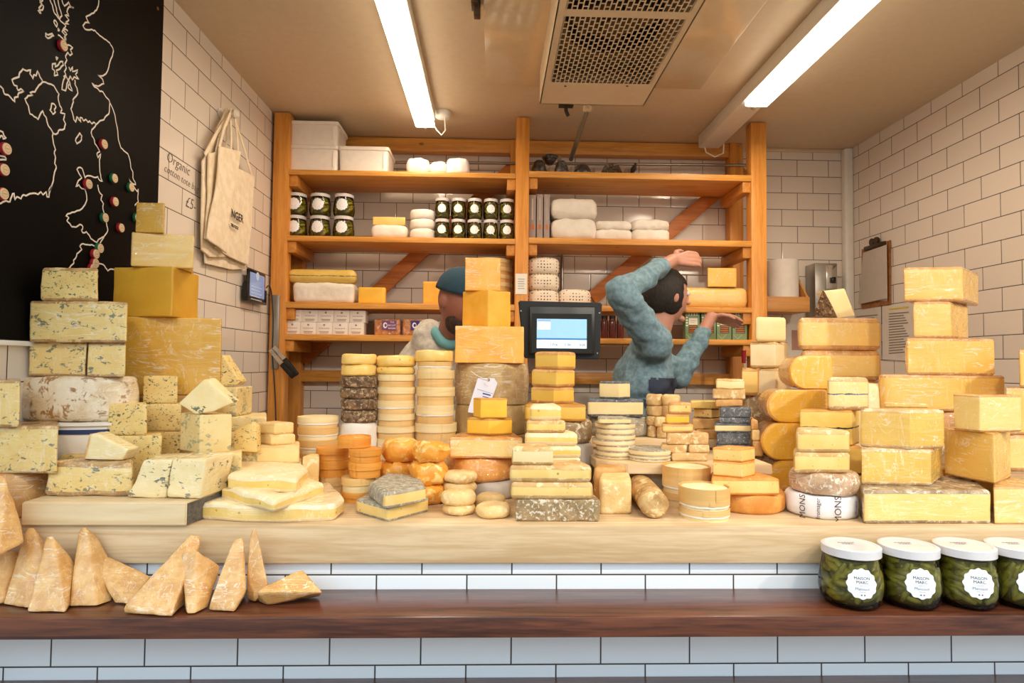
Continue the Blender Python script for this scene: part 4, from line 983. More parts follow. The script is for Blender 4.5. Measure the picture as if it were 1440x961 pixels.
coast = [V1([(495, 0), (492, 30), (484, 50), (470, 65), (450, 75), (430, 85), (437, 100), (448, 115), (428, 112), (415, 130), (425, 145), (440, 150), (460, 147), (475, 152), (492, 170), (510, 185), (532, 200), (550, 215), (560, 232), (568, 255), (563, 280), (550, 310), (545, 335), (530, 370), (515, 380), (490, 378), (505, 388), (515, 400), (520, 420), (505, 425), (490, 432), (472, 428), (460, 415), (472, 435), (490, 445), (500, 458), (515, 460), (530, 485), (545, 500), (550, 515), (565, 545), (575, 575), (580, 610), (590, 660), (593, 700), (605, 740), (620, 755), (640, 770), (650, 800), (655, 840), (665, 860), (665, 890), (675, 910), (680, 925), (662, 918), (645, 895), (655, 915), (670, 935), (688, 961)])+V2([(692, 20), (690, 60), (693, 85), (683, 95), (675, 105)]),
 V1([(550, 515), (548, 545), (545, 570), (532, 580), (520, 600), (500, 605), (480, 625), (470, 612), (460, 620), (448, 605), (440, 612), (430, 598), (418, 605), (412, 592), (400, 590), (405, 612), (395, 600), (385, 585), (378, 612), (370, 600), (365, 575), (355, 545), (362, 525), (368, 510), (365, 500), (378, 485), (390, 465), (385, 440), (375, 420), (375, 400)]),
 V1([(480, 625), (470, 640), (460, 650), (456, 668), (460, 680), (472, 700), (475, 720), (490, 740), (500, 760), (485, 770), (490, 790), (505, 770), (498, 800), (500, 860), (505, 890), (513, 908), (498, 902), (490, 885), (470, 888), (440, 880), (425, 890), (420, 870), (412, 845), (400, 838), (385, 850), (395, 868), (410, 890), (392, 905), (380, 935), (395, 925), (410, 945), (425, 950)])+V2([(425, 5), (428, 30), (435, 75), (425, 100), (410, 120), (385, 130), (360, 138), (340, 145), (330, 155), (345, 165), (335, 180), (350, 195), (360, 210), (380, 212), (400, 198), (415, 210), (408, 228), (415, 240), (432, 235), (445, 250), (455, 270), (470, 280), (485, 288), (492, 275), (505, 268), (520, 260), (535, 240), (540, 225), (535, 205), (530, 180), (515, 120), (518, 95), (505, 75), (512, 50), (500, 40), (492, 15), (490, 0)]),
 V2([(520, 262), (505, 285), (490, 312), (475, 308), (460, 300), (440, 300), (415, 295), (400, 308), (410, 325), (398, 335), (385, 345), (380, 365), (368, 378), (370, 392), (355, 405), (345, 418)]),
 V2([(470, 400), (500, 395), (520, 402), (530, 418), (540, 432), (555, 422), (575, 425)]),
 V1([(0, 430), (15, 445), (22, 470), (40, 475), (55, 490), (75, 510), (72, 490), (90, 485), (95, 465), (120, 455), (105, 445), (90, 452), (85, 430), (70, 425), (60, 400), (80, 390), (95, 385), (98, 365), (115, 345), (135, 355), (155, 350), (150, 370), (165, 395), (170, 375), (180, 380), (188, 355), (200, 385), (215, 410), (240, 418), (270, 430), (280, 448), (295, 470), (292, 500), (300, 530), (310, 550), (302, 565), (325, 570), (318, 600), (328, 620), (322, 645), (300, 650), (290, 665), (280, 672), (265, 665), (250, 640), (240, 625), (232, 590), (220, 575), (215, 555), (200, 575), (190, 598), (172, 585), (150, 570), (142, 530), (125, 495), (140, 480), (165, 475), (150, 465), (175, 460), (190, 435), (205, 420), (215, 410)]),
 V1([(265, 665), (262, 680), (268, 720), (278, 750), (272, 770), (278, 790), (274, 820), (282, 840), (268, 890), (262, 920), (255, 945), (242, 961)])+V2([(258, 5), (250, 30), (245, 62), (235, 60), (232, 35), (215, 50), (205, 35), (190, 48), (170, 42), (130, 55), (118, 50), (105, 70), (85, 60), (75, 75), (70, 42), (60, 55), (50, 85), (30, 80), (0, 95)]),
 V1([(258, 518), (270, 520), (280, 535), (272, 548), (278, 560), (265, 572), (250, 552), (256, 538), (258, 518)]),
 V1([(400, 665), (410, 680), (408, 700), (398, 712), (384, 720), (378, 705), (385, 688), (400, 665)]),
 V1([(250, 0), (262, 25), (270, 60), (282, 75), (300, 100), (312, 112), (330, 130), (318, 145), (310, 158), (325, 175), (330, 195), (322, 215)]),
 V1([(310, 0), (322, 30), (345, 10), (352, 30), (370, 40), (345, 35), (335, 60), (345, 80), (325, 75), (345, 100), (330, 110), (345, 122), (325, 118)]),
 V1([(270, 0), (282, 40), (288, 70), (300, 95), (310, 80), (298, 40), (290, 0)]),
 V1([(215, 0), (200, 12), (218, 30), (212, 50), (190, 55), (205, 66), (195, 40), (210, 20), (198, 0)]),
 V1([(275, 100), (270, 112), (283, 135), (287, 118), (275, 100)]), V1([(290, 142), (298, 150), (290, 154), (290, 142)]),
 V1([(228, 165), (240, 175), (262, 168), (270, 178), (255, 185), (240, 192), (228, 182), (228, 165)]),
 V1([(290, 175), (305, 185), (318, 200), (330, 205), (322, 185), (335, 170), (320, 155), (325, 145), (340, 155)]),
 V1([(330, 235), (345, 225), (365, 240), (352, 248), (362, 270), (350, 278), (340, 262), (328, 282), (335, 300), (325, 320), (332, 340), (322, 360), (330, 375), (318, 385)]),
 V1([(280, 285), (290, 288), (282, 300), (280, 285)]), V1([(262, 320), (280, 318), (275, 335), (292, 325), (300, 310), (315, 308), (318, 325), (300, 345), (282, 352), (290, 375), (272, 380), (275, 358), (262, 345), (262, 320)]),
 V1([(345, 335), (352, 355), (365, 335), (362, 358), (390, 350), (378, 372), (395, 395), (372, 385), (362, 400), (352, 380), (340, 400), (330, 378), (318, 400), (310, 450), (328, 455), (335, 420), (345, 400), (352, 430), (362, 455), (342, 440), (345, 420)]),
 V1([(0, 655), (15, 662), (20, 680), (30, 690), (15, 695), (10, 680), (0, 690)]), V1([(0, 800), (30, 800), (25, 785), (0, 780)])]
bm = NB()
for pl in coast:
    pts = [Wx(a, b, XBd+.0006) for a, b in pl]
    # chalk line: narrow ribbon lying on the board
    sub = []
    for p, q in zip(pts, pts[1:]): sub += [p, (p+q)/2+Vector((0, random.Random(p.y*99).uniform(-.0016, .0016), random.Random(q.z*99).uniform(-.0016, .0016)))]
    sub.append(pts[-1]); L_, R2 = [], []
    for i, p in enumerate(sub):
        d = sub[min(i+1, len(sub)-1)]-sub[max(i-1, 0)]; d.x = 0
        if d.length < 1e-6: d = Vector((0, 1, 0))
        d.normalize(); n_ = Vector((0, -d.z, d.y))*.0021; L_.append(bm.verts.new(p+n_)); R2.append(bm.verts.new(p-n_))
    for i in range(len(sub)-1): bm.faces.new((L_[i], L_[i+1], R2[i+1], R2[i]))
part('map_outline', bm, plain('chalk_white_paint', '#ece4d8', .8), cb_, 0)
pins = [(303, 228, 0, 'r'), (508, 722, 0, 'r'), (15, 745, 0, 'r'), (5, 850, 0, 'r'), (430, 922, 0, 'r'), (560, 893, 0, 'g'), (645, 938, 0, 'g'), (564, 85, 260, 'r'), (513, 165, 260, 'g'), (594, 216, 260, 'r'), (488, 318, 260, 'g'), (466, 347, 260, 'r'), (464, 393, 260, 'r'), (452, 420, 260, 'r'), (1, 45, 260, 'r'), (675, 165, 260, 'g')]
nm = ['northernmost, near the islands at top', 'on the northwest coast, west of the middle', 'at the left picture edge, upper', 'at the left picture edge, lower', 'on the north Welsh coast line', 'inland, left of the easternmost green one', 'green, by the east coast bulge', 'inland in the centre of the lower land', 'on the border line of the lower land', 'lone, south-centre', 'green, top of the southern cluster', 'second in the southern cluster', 'third in the southern cluster', 'lowest of southern cluster, partly hidden', 'left edge, beside the southern island coast', 'green, beside the highest cheddar piece']
for (a, b, oy, k), n_ in zip(pins, nm):
    c = Wx(a/3.56, oy+b/3.56, XBd+.001); col = '#a8202c' if k == 'r' else '#1d6b45'
    t = thing('map_pin', f"round wooden map pin with {'red' if k == 'r' else 'green'} edge, {n_}".replace('green edge, green,', 'green edge,'), 'map pin', c, 'map pins on the black board')
    bm = NB(); lathe(bm, [(.014, 0), (.0145, .001), (.0145, .007), (.014, .0085)], c, 20, 'x'); part('rim', bm, plain('pin_'+k, col, .5), t, 40)
    bm = NB(); lathe(bm, [(.0130, .0086), (.0125, .0105), (.0001, .0107)], c, 20, 'x', close=False); f_ = part('face', bm, plain('pin_wood', '#e8cda6', .6), t, 40)
    bm = NB(); lathe(bm, [(.0085, .0112), (.0078, .0112)], c, 20, 'x', close=False); bx(bm, c.x+.0109, c.x+.0112, c.y-.005, c.y+.005, c.z-.0006, c.z+.0006); part('printed_ring', bm, plain('pin_print', '#9a7d5c', .6), f_, 0)

# handwriting on two tiles
for tx, (px, py), sz in (('Organic', (251, 231), .052), ('cotton tote bag', (256, 252), .040), ('£5-', (268, 287), .060)):
    c = Wx(px, py, XL+.0012); bm = text_bm(tx, sz, c, (0, 1, -.03), (0, 0, 1), shear=.25, bold=-.0006, ext=.0002)
    o = fin('handwriting', bm, plain('grey_marker', '#6d625a', .6), None, 0, origin=c)
    tag(o, {'O': 'grey handwritten word Organic on a white tile left of tote bags', 'c': 'grey handwriting reading cotton tote bag, under the word Organic', '£': 'handwritten grey price £5 on tile left of tote bags'}[tx[0]], 'handwriting')
# hook and tote bags
hk = Wx(319, 160, XL+.03); t = thing('wall_hook', 'white rounded hook on the left wall holding the tote bags', 'hook', (XL, hk.y, hk.z))
bm = NB(); lathe(bm, [(.022, 0), (.022, .006), (.009, .01), (.008, .05), (.016, .056), (.020, .066), (.012, .076)], (XL+.001, hk.y, hk.z), 20, 'x'); part('peg', bm, plain('translucent_white_plastic', '#ebe0d2', .3), t, 50)
CAN = cheese('unbleached_canvas', '#f6e6cc', '#ecd8b6', 30, .85, .5, 160, tint=False)
def clothpoly(poly, X, th, seed, bul=.006):
    """canvas panel: outline in picture, filled, gently waved, with thickness, lying at wall distance X"""
    P_ = [Wx(a, b, X) for a, b in poly]; P_ = [(p.y, p.z) for p in P_]
    o, sd = outline(P_, .006, .012); bm, _ = loft(o, sd, 0, th, th*.45, 0, 0, 1, 0, (), False, split=False)
    bmesh.ops.subdivide_edges(bm, edges=[e for e in bm.edges if e.calc_length() > .03], cuts=2, use_grid_fill=True)
    for v in bm.verts:
        y, z, h = v.co; w_ = noise.noise(Vector((y*16+seed, z*5, seed)))*bul+noise.noise(Vector((y*40+seed, z*14, 2*seed)))*bul*.35
        v.co = Vector((X+h+w_, y, z))
    fixn(bm); return bm
bags = [([(297, 216), (317, 222), (334, 300), (343, 378), (325, 380), (286, 371), (283, 340)], .010, 'rearmost folded canvas tote bag, low edge showing under the others'),
        ([(283, 226), (292, 213), (304, 225), (309, 300), (316, 362), (292, 362), (282, 352)], .022, 'leftmost bunched canvas tote bag on the wall hook'),
        ([(290, 215), (305, 214), (312, 300), (316, 352), (287, 336), (291, 280)], .034, 'narrow folded canvas tote bag between leftmost and front ones'),
        ([(322, 232), (357, 248), (352, 310), (347, 374), (317, 360), (300, 348)], .030, 'canvas tote bag with black printed letters, right side'),
        ([(306, 205), (337, 213), (330, 255), (321, 305), (317, 357), (289, 336), (301, 265)], .050, 'front canvas tote bag hanging folded over the printed one')]
hkp = Vector((XL+.045, hk.y, hk.z+.008))
for i, (poly, off, lb) in enumerate(bags):
    c = Wx(sum(p[0] for p in poly)/len(poly), sum(p[1] for p in poly)/len(poly), XL+off)
    t = thing('tote_bag', lb, 'tote bag', c, 'canvas tote bags on the wall hook'); part('bag', clothpoly(poly, XL+off, .008, 3.7*i+1), CAN, t, 60)
    tp = sorted(poly, key=lambda p: p[1])[:2]
    for j, p in enumerate(tp):
        q = Wx(p[0]+(2 if j == 0 else -2), p[1]+3, XL+off+.004); bm = NB(); top = hkp+Vector((-.014+.006*i, (-.012 if j == 0 else .010), .004)); mid = (q+top)/2+Vector((0, .01*(1 if q.y > top.y else -1), 0))
        for a_, b_ in ((q, mid), (mid, top)): obx(bm, a_, b_, .016, .0025, 0, (1, 0, 0))
        part('strap', bm, CAN, t, 30)
pb_ = t
XT = XL+.047; c = Wx(334, 306, XT+.006)
prn = [o for o in scn.objects if o.get('label', '').startswith('canvas tote bag with black')][0]
for tx, (px, py), sz in (('NGER', (334, 305), .048), ('A', (325, 293), .014), ('TRUCKLE', (330, 319), .018)):
    c = Wx(px, py, XT+.0035); bm = text_bm(tx, sz, c, (0, 1, 0), (0, 0, 1), ext=.0006, bold=.0004); part('printed_lettering', bm, plain('black_fabric_print', '#2e2823', .7), prn, 0)
bm = NB(); a_, b_ = Wx(325, 298, XT+.0035), Wx(341, 303, XT+.0035); obx(bm, a_, b_, .0012, .0012); part('printed_line', bm, plain('black_fabric_print', '#2e2823', .7), prn, 0)
# tablet
Xt = XL+.035; q = [(350, 377), (374, 381.5), (373, 427), (347, 419)]; P_ = [Wx(a, b, Xt) for a, b in q]
y0_, y1_ = P_[0].y, P_[1].y; z1_, z0_ = P_[0].z, P_[3].z; t = thing('tablet', 'black tablet on a holder on the left wall, screen lit blue', 'tablet', (Xt, (y0_+y1_)/2, z0_))
bm = NB(); bx(bm, Xt-.012, Xt, y0_, y1_, z0_, z1_, .004); part('case', bm, plain('tablet_black', '#16130f', .3), t)
bm = NB(); bx(bm, Xt, Xt+.0006, y0_+.016, y1_-.016, z0_+.014, z1_-.014); part('screen', bm, plain('tablet_screen', '#6a83b0', .15, emit=.7, coat=.5), t, 0)
bm = NB(); zm = (z0_+z1_)/2
for k in range(5): bx(bm, Xt+.0007, Xt+.0010, y0_+.03, y1_-.05-.02*(k % 2), zm-.015*k-.01, zm-.015*k-.006)
lathe(bm, [(.0001, .0009), (.02, .0009)], (Xt, (y0_+y1_)/2, zm+.045), 16, 'x', close=False)
part('screen_content', bm, plain('screen_pale_text', '#a9bdd0', .3, emit=.4), t, 0)
bm = NB(); bx(bm, XL+.001, Xt-.012, y0_+.03, y1_-.03, z0_+.03, z1_-.06, .003); bx(bm, XL+.012, Xt+.004, y0_-.012, y0_, z0_-.004, z0_+.07, .003); bx(bm, XL+.012, Xt+.004, y1_, y1_+.012, z0_-.004, z0_+.06, .003); bx(bm, XL+.012, Xt+.004, y0_-.012, y1_+.012, z0_-.012, z0_, .003)
part('holder', bm, plain('tablet_black', '#16130f', .3), t)
# cable down the post
pts = [Wx(374.5, 405, XL+.03), Wx(378, 402, XL+.03), W(381.5, 412, 3.18), W(384, 450, 3.185), W(383, 500, 3.185), W(386, 540, 3.185), W(388, 592, 3.185), W(388, 640, 3.185)]
bm = NB(); sp_ = []
for i in range(len(pts)-1):
    p0_, p1__, p2__, p3_ = pts[max(i-1, 0)], pts[i], pts[i+1], pts[min(i+2, len(pts)-1)]
    for k in range(5):
        u = k/5; sp_.append(.5*((2*p1__)+(p2__-p0_)*u+(2*p0_-5*p1__+4*p2__-p3_)*u*u+(3*p1__-p0_-3*p2__+p3_)*u**3))
sp_.append(pts[-1]); tube(bm, sp_, .0035, 8); tag(fin('power_cable', bm, plain('dark_grey_cable', '#3d342c', .5), None, 60, origin=pts[3]), 'dark cable hanging from the tablet down the left pine post', 'cable')
# magnetic knife rack with two knives
a, b = W(384, 415, 3.199), W(392, 519, 3.199)
bm = NB(); bx(bm, a.x, b.x, 3.186, 3.1995, b.z, a.z, .002); tag(fin('knife_rack', bm, plain('brushed_steel', '#a7a29a', .35, .8), None, 30, origin=(a.x, 3.19, b.z)), 'vertical steel magnetic knife strip fixed on the left pine post', 'knife rack')
for i, (q0, q1, q2) in enumerate((((380, 492), (396, 512), (413, 531)), ((385, 488), (400, 505), (418, 528)))):
    q0, q1, q2 = W(*q0, 3.175-.01*i), W(*q1, 3.17-.01*i), W(*q2, 3.165-.01*i); t = thing('kitchen_knife', ('lower', 'upper')[i]+' black-handled knife slanting on the steel strip by the post', 'knife', q1)
    bm = NB(); obx(bm, q0, q1, .0022, .020, 0, (0, 0, 1)); part('blade', bm, plain('knife_blade', '#c9c5bd', .2, .9), t, 0)
    bm = NB(); obx(bm, q1, q2, .016, .024, .004, (0, 0, 1)); part('handle', bm, plain('knife_handle', '#17130f', .4), t)
kq = [W(393, 552, 3.21), W(401, 546, 3.21), W(399, 560, 3.21)]
# ================================================================== BACK RIGHT CORNER
WD = wood('caramel_box_wood', '#d79a55', '#b87a38', .5, 5, 0, .1, False)
a = W(1079, 417, 3.40); b = W(1139, 439, 3.40)
t = thing('paper_roll_holder', 'wooden paper roll box on the back wall right of shelving', 'holder', ((a.x+b.x)/2, 3.5, b.z))
bm = NB(); bx(bm, a.x, b.x, 3.40, 3.412, b.z, a.z, .002); part('front_panel', bm, WD, t); bm = NB(); bx(bm, a.x, b.x, 3.412, YB-.002, b.z, b.z+.012, .002); part('bottom_panel', bm, WD, t)
for xx in (a.x, b.x-.012):
    bm = NB(); tz = W(1124, 372, 3.59).z; v = [(xx, 3.4125, b.z+.0125), (xx, 3.4125, a.z), (xx, YB-.002, tz), (xx, YB-.002, b.z+.0125)]
    v0 = [bm.verts.new(p) for p in v]; v1 = [bm.verts.new((p[0]+.011, *p[1:])) for p in v]; bm.faces.new(v0); bm.faces.new(v1[::-1])
    for i in range(4): bm.faces.new((v0[i], v0[(i+1) % 4], v1[(i+1) % 4], v1[i]))
    fixn(bm); part('side_panel', bm, WD, t, 0)
ra = W(1077, 400, 3.42).x+.02; R_ = (W(1121, 400, 3.50).x-W(1079, 400, 3.50).x)/2; cx = W(1100, 400, 3.50).x
bm = NB(); lathe(bm, [(.018, 0), (R_, 0), (R_, W(1100, 367, 3.50).z-b.z-.014), (.018, W(1100, 367, 3.50).z-b.z-.014)], (cx, 3.50, b.z+.0125), 32); tag(fin('paper_roll', bm, plain('tissue_white', '#ece4da', .85), None, 40, origin=(cx, 3.5, b.z+.012)), 'thick white paper roll standing in the wooden wall box', 'paper roll')
a = W(1146, 370, 3.49); b = W(1178, 446, 3.49); t = thing('soap_dispenser', 'stainless steel dispenser on the back wall beside the paper roll', 'dispenser', ((a.x+b.x)/2, 3.5, b.z))
bm = NB(); bx(bm, a.x, b.x, 3.49, YB-.001, b.z, a.z, .004); part('body', bm, plain('brushed_steel', '#a7a29a', .35, .8), t)
bm = NB(); bx(bm, a.x+.06, b.x-.006, 3.482, 3.4895, a.z-.15, a.z-.012, .002); part('front_plate', bm, plain('polished_steel', '#cfcac2', .15, .9), t); c = W(1171, 395, 3.48); bm = NB(); bx(bm, c.x-.012, c.x+.012, 3.465, 3.4815, c.z-.015, c.z+.02, .003); part('lever', bm, plain('tablet_black', '#16130f', .3), t)
# clipboard and notices on right wall
Xc = XR-.004
def wallsheet(name, label, px, mt, th=.001, off=0., cat='notice', kind=None):
    P_ = [Wx(a, b, Xc-off) for a, b in px]; bm = NB(); v0 = [bm.verts.new(p) for p in P_]; v1 = [bm.verts.new(p-Vector((th, 0, 0))) for p in P_]
    n = len(px); bm.faces.new(v0); bm.faces.new(v1[::-1])
    for i in range(n): bm.faces.new((v0[i], v0[(i+1) % n], v1[(i+1) % n], v1[i]))
    fixn(bm); c = sum(P_, Vector())/n; return bm, c
bm, c = wallsheet('', '', [(1213, 351), (1253, 338), (1253, 428), (1213, 435)], None, .006)
t = thing('clipboard', 'brown clipboard with grey sheets hanging on the right wall', 'clipboard', c); part('board', bm, wood('hardboard_brown', '#a9703a', '#8a5527', .5, 8, 0, .1, False), t, 0)
for k, (dx, off) in enumerate(((0, .009), (.8, .013), (1.6, .018))):
    bm, c = wallsheet('', '', [(1214, 356), (1247, 344), (1248, 424-k*2), (1236+dx*3, 423-k), (1210-k*1.5, 428)], None, .0015, off); part('paper_sheet', bm, plain('greyish_paper', '#c9beb2', .7), t, 0)
c = Wx(1230, 346, Xc-.012); bm = NB(); bx(bm, c.x-.008, c.x+.012, c.y-.09, c.y+.09, c.z-.012, c.z+.010, .003); lathe(bm, [(.02, -.012), (.02, 0)], (c.x+.004, c.y+.02, c.z+.025), 14, 'x'); lathe(bm, [(.02, -.012), (.02, 0)], (c.x+.004, c.y-.02, c.z+.025), 14, 'x'); part('clip', bm, plain('dark_bronze_clip', '#4a3826', .4, .6), t, 30)
for k, (q, lb) in enumerate((([(1199, 437), (1239, 431), (1239, 505), (1199, 505)], 'pale printed sheet low on the right wall, nearer the corner'), ([(1241, 431), (1286, 425), (1286, 508), (1241, 506)], 'printed sheet with yellow top line on right wall, under clipboard'))):
    bm, c = wallsheet('', '', q, None, .001, .001); t = thing('paper_notice', lb, 'notice', c); part('sheet', bm, plain('laminated_white', '#e2d8cc', .35), t, 0)
    if k: bm, c = wallsheet('', '', [(1250, 434.5), (1278, 431), (1278, 433), (1250, 436.5)], None, .0006, .0025); part('yellow_line', bm, plain('yellow_print', '#d9c33a', .5), t, 0)
    bm = NB()
    for r in range(16):
        y = (441 if k else 445)+r*3.7; xa_, xb_ = ((1250, 1278-((r*7) % 9)) if k else (1204, 1234-((r*5) % 8)))
        b2, c = wallsheet('', '', [(xa_, y), (xb_, y-(xb_-xa_)*.09), (xb_, y-(xb_-xa_)*.09+1.6), (xa_, y+1.6)], None, .0005, .0025); merge(bm, b2)
    part('printed_lines', bm, plain('notice_grey_text', '#8f867c', .6), t, 0)
a, b = W(1106, 450, YB-.002), W(1132, 512, YB-.002); t = thing('paper_notice', 'small sheet with pink block on the back wall behind corner cheeses', 'notice', (a.x, YB, b.z))
bm = NB(); bx(bm, a.x, b.x, YB-.002, YB-.0005, b.z, a.z); part('sheet', bm, plain('laminated_white', '#e2d8cc', .35), t, 0); bm = NB(); bx(bm, a.x+.03, b.x-.02, YB-.003, YB-.0021, b.z+.08, a.z-.06); part('pink_block', bm, plain('pink_print', '#b98a76', .6), t, 0)
a = W(1046, 493, 3.17); bm = NB(); tube(bm, [W(1046, 493, 3.185), W(1046, 511, 3.185)], [.012, .010], 12)
tag(fin('red_handle', bm, plain('deep_red_plastic', '#8c1420', .3), None, 40, origin=W(1046, 511, 3.185)), 'small deep red handle against the right pine post, behind cheeses', 'handle')

# ================================================================== THE SCALE SCREEN
Ym = 2.14
t = thing('scale_screen', 'black square scale screen above golden wedges, showing a blue display', 'screen', (W(788, 500, Ym).x, Ym+.05, ZC))
BK = plain('scale_black', '#121110', .42)
q = [(729, 423), (847, 426), (843, 506), (737, 504)]
P_ = [W(a, b, Ym) for a, b in q]; bm = NB(); v0 = [bm.verts.new(p) for p in P_]; v1 = [bm.verts.new(p+Vector((0, .03, 0))) for p in P_]
bm.faces.new(v0[::-1]); bm.faces.new(v1)
for i in range(4): bm.faces.new((v0[i], v0[(i+1) % 4], v1[(i+1) % 4], v1[i]))
fixn(bm); bmesh.ops.bevel(bm, geom=list(bm.edges), offset=.004, segments=2, affect='EDGES'); part('back_plate', bm, BK, t, 30)
bm = NB(); A_ = W(744, 431, Ym); B_ = W(835, 499, Ym); bx(bm, A_.x, B_.x, Ym-.022, Ym-.0002, B_.z, A_.z, .005); part('bezel', bm, plain('scale_charcoal', '#1c1b19', .35), t, 30)
A_ = W(748, 441, Ym-.022); B_ = W(832, 497, Ym-.022); bm = NB(); bx(bm, A_.x, B_.x, Ym-.0232, Ym-.0222, B_.z, A_.z); gl_ = part('glass', bm, plain('dark_screen_glass', '#0b120e', .06, coat=.6), t, 0)
A_ = W(755, 448.5, Ym-.0235); B_ = W(825, 490.5, Ym-.0235); wd = B_.x-A_.x; hd = A_.z-B_.z; y = Ym-.0236
def scr(n, x0, x1, z0, z1, col, e=1., dy=0.):
    bm = NB(); bx(bm, A_.x+wd*x0, A_.x+wd*x1, y-.0006-dy, y-dy, B_.z+hd*z0, B_.z+hd*z1); return part(n, bm, plain('lit_'+col[1:], col, .3, emit=e), gl_ if n == 'display' else t, 0)
scr('display', 0, 1, 0, 1, '#8fc0e6', .62)
scr('display_window', .015, .27, .64, .90, '#e4f2fb', .7, .0008); scr('display_window', .015, .27, .91, .97, '#8aa6cc', .6, .0008); scr('display_bar', 0, 1, .29, .345, '#3f78b0', .5, .0008); scr('display_panel', 0, 1, 0, .285, '#d6e8f3', .7, .0008)
bm = NB()
for tx, u in (('1.016', .34), ('0.00', .62), ('0.00', .91)): merge(bm, text_bm(tx, .0125, (A_.x+wd*u, y-.0018, B_.z+hd*.12), (1, 0, 0), (0, 0, 1), ext=.0002, align='CENTER'))
part('display_numbers', bm, plain('display_ink', '#4d5a66', .5), t, 0)
for px, py in ((732.5, 437.5), (843, 440.5), (840, 497)):
    c = W(px, py, Ym); bm = NB(); lathe(bm, [(.0001, -.0015), (.0025, -.0012), (.003, 0)], c, 10, 'y'); part('screw', bm, plain('zinc_bolt', '#a9a59c', .35, .9), t)
c = W(788, 480, Ym); bm = NB(); tube(bm, [(c.x, Ym+.05, ZC+.006), (c.x, Ym+.05, c.z)], .016, 14); bx(bm, c.x-.03, c.x+.03, Ym+.03, Ym+.07, c.z-.05, c.z+.03, .003); part('stand_pole', bm, BK, t)
bm = NB(); bx(bm, c.x-.09, c.x+.09, Ym-.02, Ym+.12, ZC-.0, ZC+.006, .002); part('foot_plate', bm, BK, t)



# ================================================================== THE CHEESE DISPLAY
def foot(name, label, cat, pts, z0, h, paste='brie', rind='r_white', wrap=0, r=.006, rc=.01, jit=.0015, tb=True, rs=(), bulge=0., group=None, wave=0., dome=0., top_only=False):
    poly = [Wz(p[0], p[1], z0) for p in pts]; poly = [(p.x, p.y) for p in poly]; _seed[0] += 1
    o, sd = outline(poly, rc); cx = sum(p[0] for p in poly)/len(poly); cy = sum(p[1] for p in poly)/len(poly)
    root = thing(name, label, cat, (cx, cy, z0), group)
    pb, rb = loft(o, sd, z0, z0+h, r, bulge, jit, 18, _seed[0], rs, tb, top_only, wave=wave, dome=dome)
    fin('paste', pb, P(paste, wrap), root)
    if rb is not None: skins(rb, P(rind, wrap), root)
    return root, z0+h
def slab(name, label, cat, pts, Y, D, mat, wrap=0, dx=0., dz=0., bev=.004, z0=None, jit=.001, group=None, rindpts=None, rind='r_brown', shrink=1.):
    a = [W(x, y, Y) for x, y in pts]; c = sum(a, Vector())/len(a)
    b = [c+(p-c)*shrink+Vector((dx, D, dz)) for p in a]
    if z0 is not None:
        m_ = min(p.z for p in a+b); 
        for l in (a, b):
            for p in l: p.z += z0-m_+bev*.2
    _seed[0] += 1
    zb = min(p.z for p in a+b); root = thing(name, label, cat, (c.x, c.y+D/2, zb), group)
    fin('paste', hullbm(a+b, bev, .014, jit, 20, _seed[0]), P(mat, wrap), root)
    if rindpts:   # indices of the outline edge that carries the rind
        i, j = rindpts; n = ((a[j]-a[i]).cross(Vector((0, 1, 0)))).normalized()
        if n.dot(c-a[i]) > 0: n = -n
        q = [a[i], a[j], b[i], b[j]]; q = [v+Vector((0, .001 if v in a else -.001, 0)) for v in q]
        fin('rind', hullbm([v-n*.001 for v in q]+[v+n*.003 for v in q], .0015, .014, .0012, 22, _seed[0]), P(rind, wrap), root)
    return root
# --- boards that carry parts of the display
ZB = W(150, 707, 1.385).z
o_ = [(xat(30, 1.385, 710), 1.385), (xat(262, 1.385, 710), 1.385), tuple(Wz(312, 691, ZB)[:2]), (Wz(312, 691, ZB).x+.0, 1.98), (xat(30, 1.385, 710), 1.98)]
db = thing('display_board', 'thick pale wooden board under the blue cheeses, overhanging the countertop front', 'board', (-.9, 1.65, ZC))
bm = NB(); lo = [bm.verts.new((p[0], p[1], ZC)) for p in o_]; hi = [bm.verts.new((p[0], p[1], ZB)) for p in o_]
bm.faces.new(lo[::-1]); bm.faces.new(hi)
for i in range(5): bm.faces.new((lo[i], lo[(i+1) % 5], hi[(i+1) % 5], hi[i]))
bmesh.ops.bevel(bm, geom=list(bm.edges), offset=.0025, segments=2, affect='EDGES'); part('board', bm, BIRCHT, db, 30)
p1_, p2_ = Vector((*o_[1], 0)), Vector((*o_[2], 0)); dd = (p2_-p1_).normalized(); nn = Vector((dd.y, -dd.x, 0))
bm = NB(); v = [bm.verts.new(Vector((q.x, q.y, h_))+nn*e) for e in (.0002, .0012) for q, h_ in ((p1_+dd*.003, ZC+.002), (p2_-dd*.003, ZC+.002), (p2_-dd*.003, ZB-.002), (p1_+dd*.003, ZB-.002))]
for q in ((4, 5, 6, 7), (0, 4, 7, 3), (1, 2, 6, 5), (3, 7, 6, 2), (0, 1, 5, 4)): bm.faces.new([v[i] for i in q])
fixn(bm); part('end_grain_face', bm, wood('dark_end_grain', '#6e6659', '#4f483e', .8, 20, 0, .3, False), db, 0, label='dark grey weathered end face')
ZT1 = W(960, 653, 1.655).z; ZT2 = W(930, 617, 1.95).z
bm = NB(); v = []
pp = [(xat(838, 1.72, 655), 1.72), (xat(882, 1.655, 655), 1.655), (xat(1086, 1.655, 655), 1.655), (xat(1086, 1.66, 655), 1.93), (xat(838, 1.72, 655), 1.93)]
lo = [bm.verts.new((p[0], p[1], ZT1-.027)) for p in pp]; hi = [bm.verts.new((p[0], p[1], ZT1)) for p in pp]
bm.faces.new(lo[::-1]); bm.faces.new(hi)
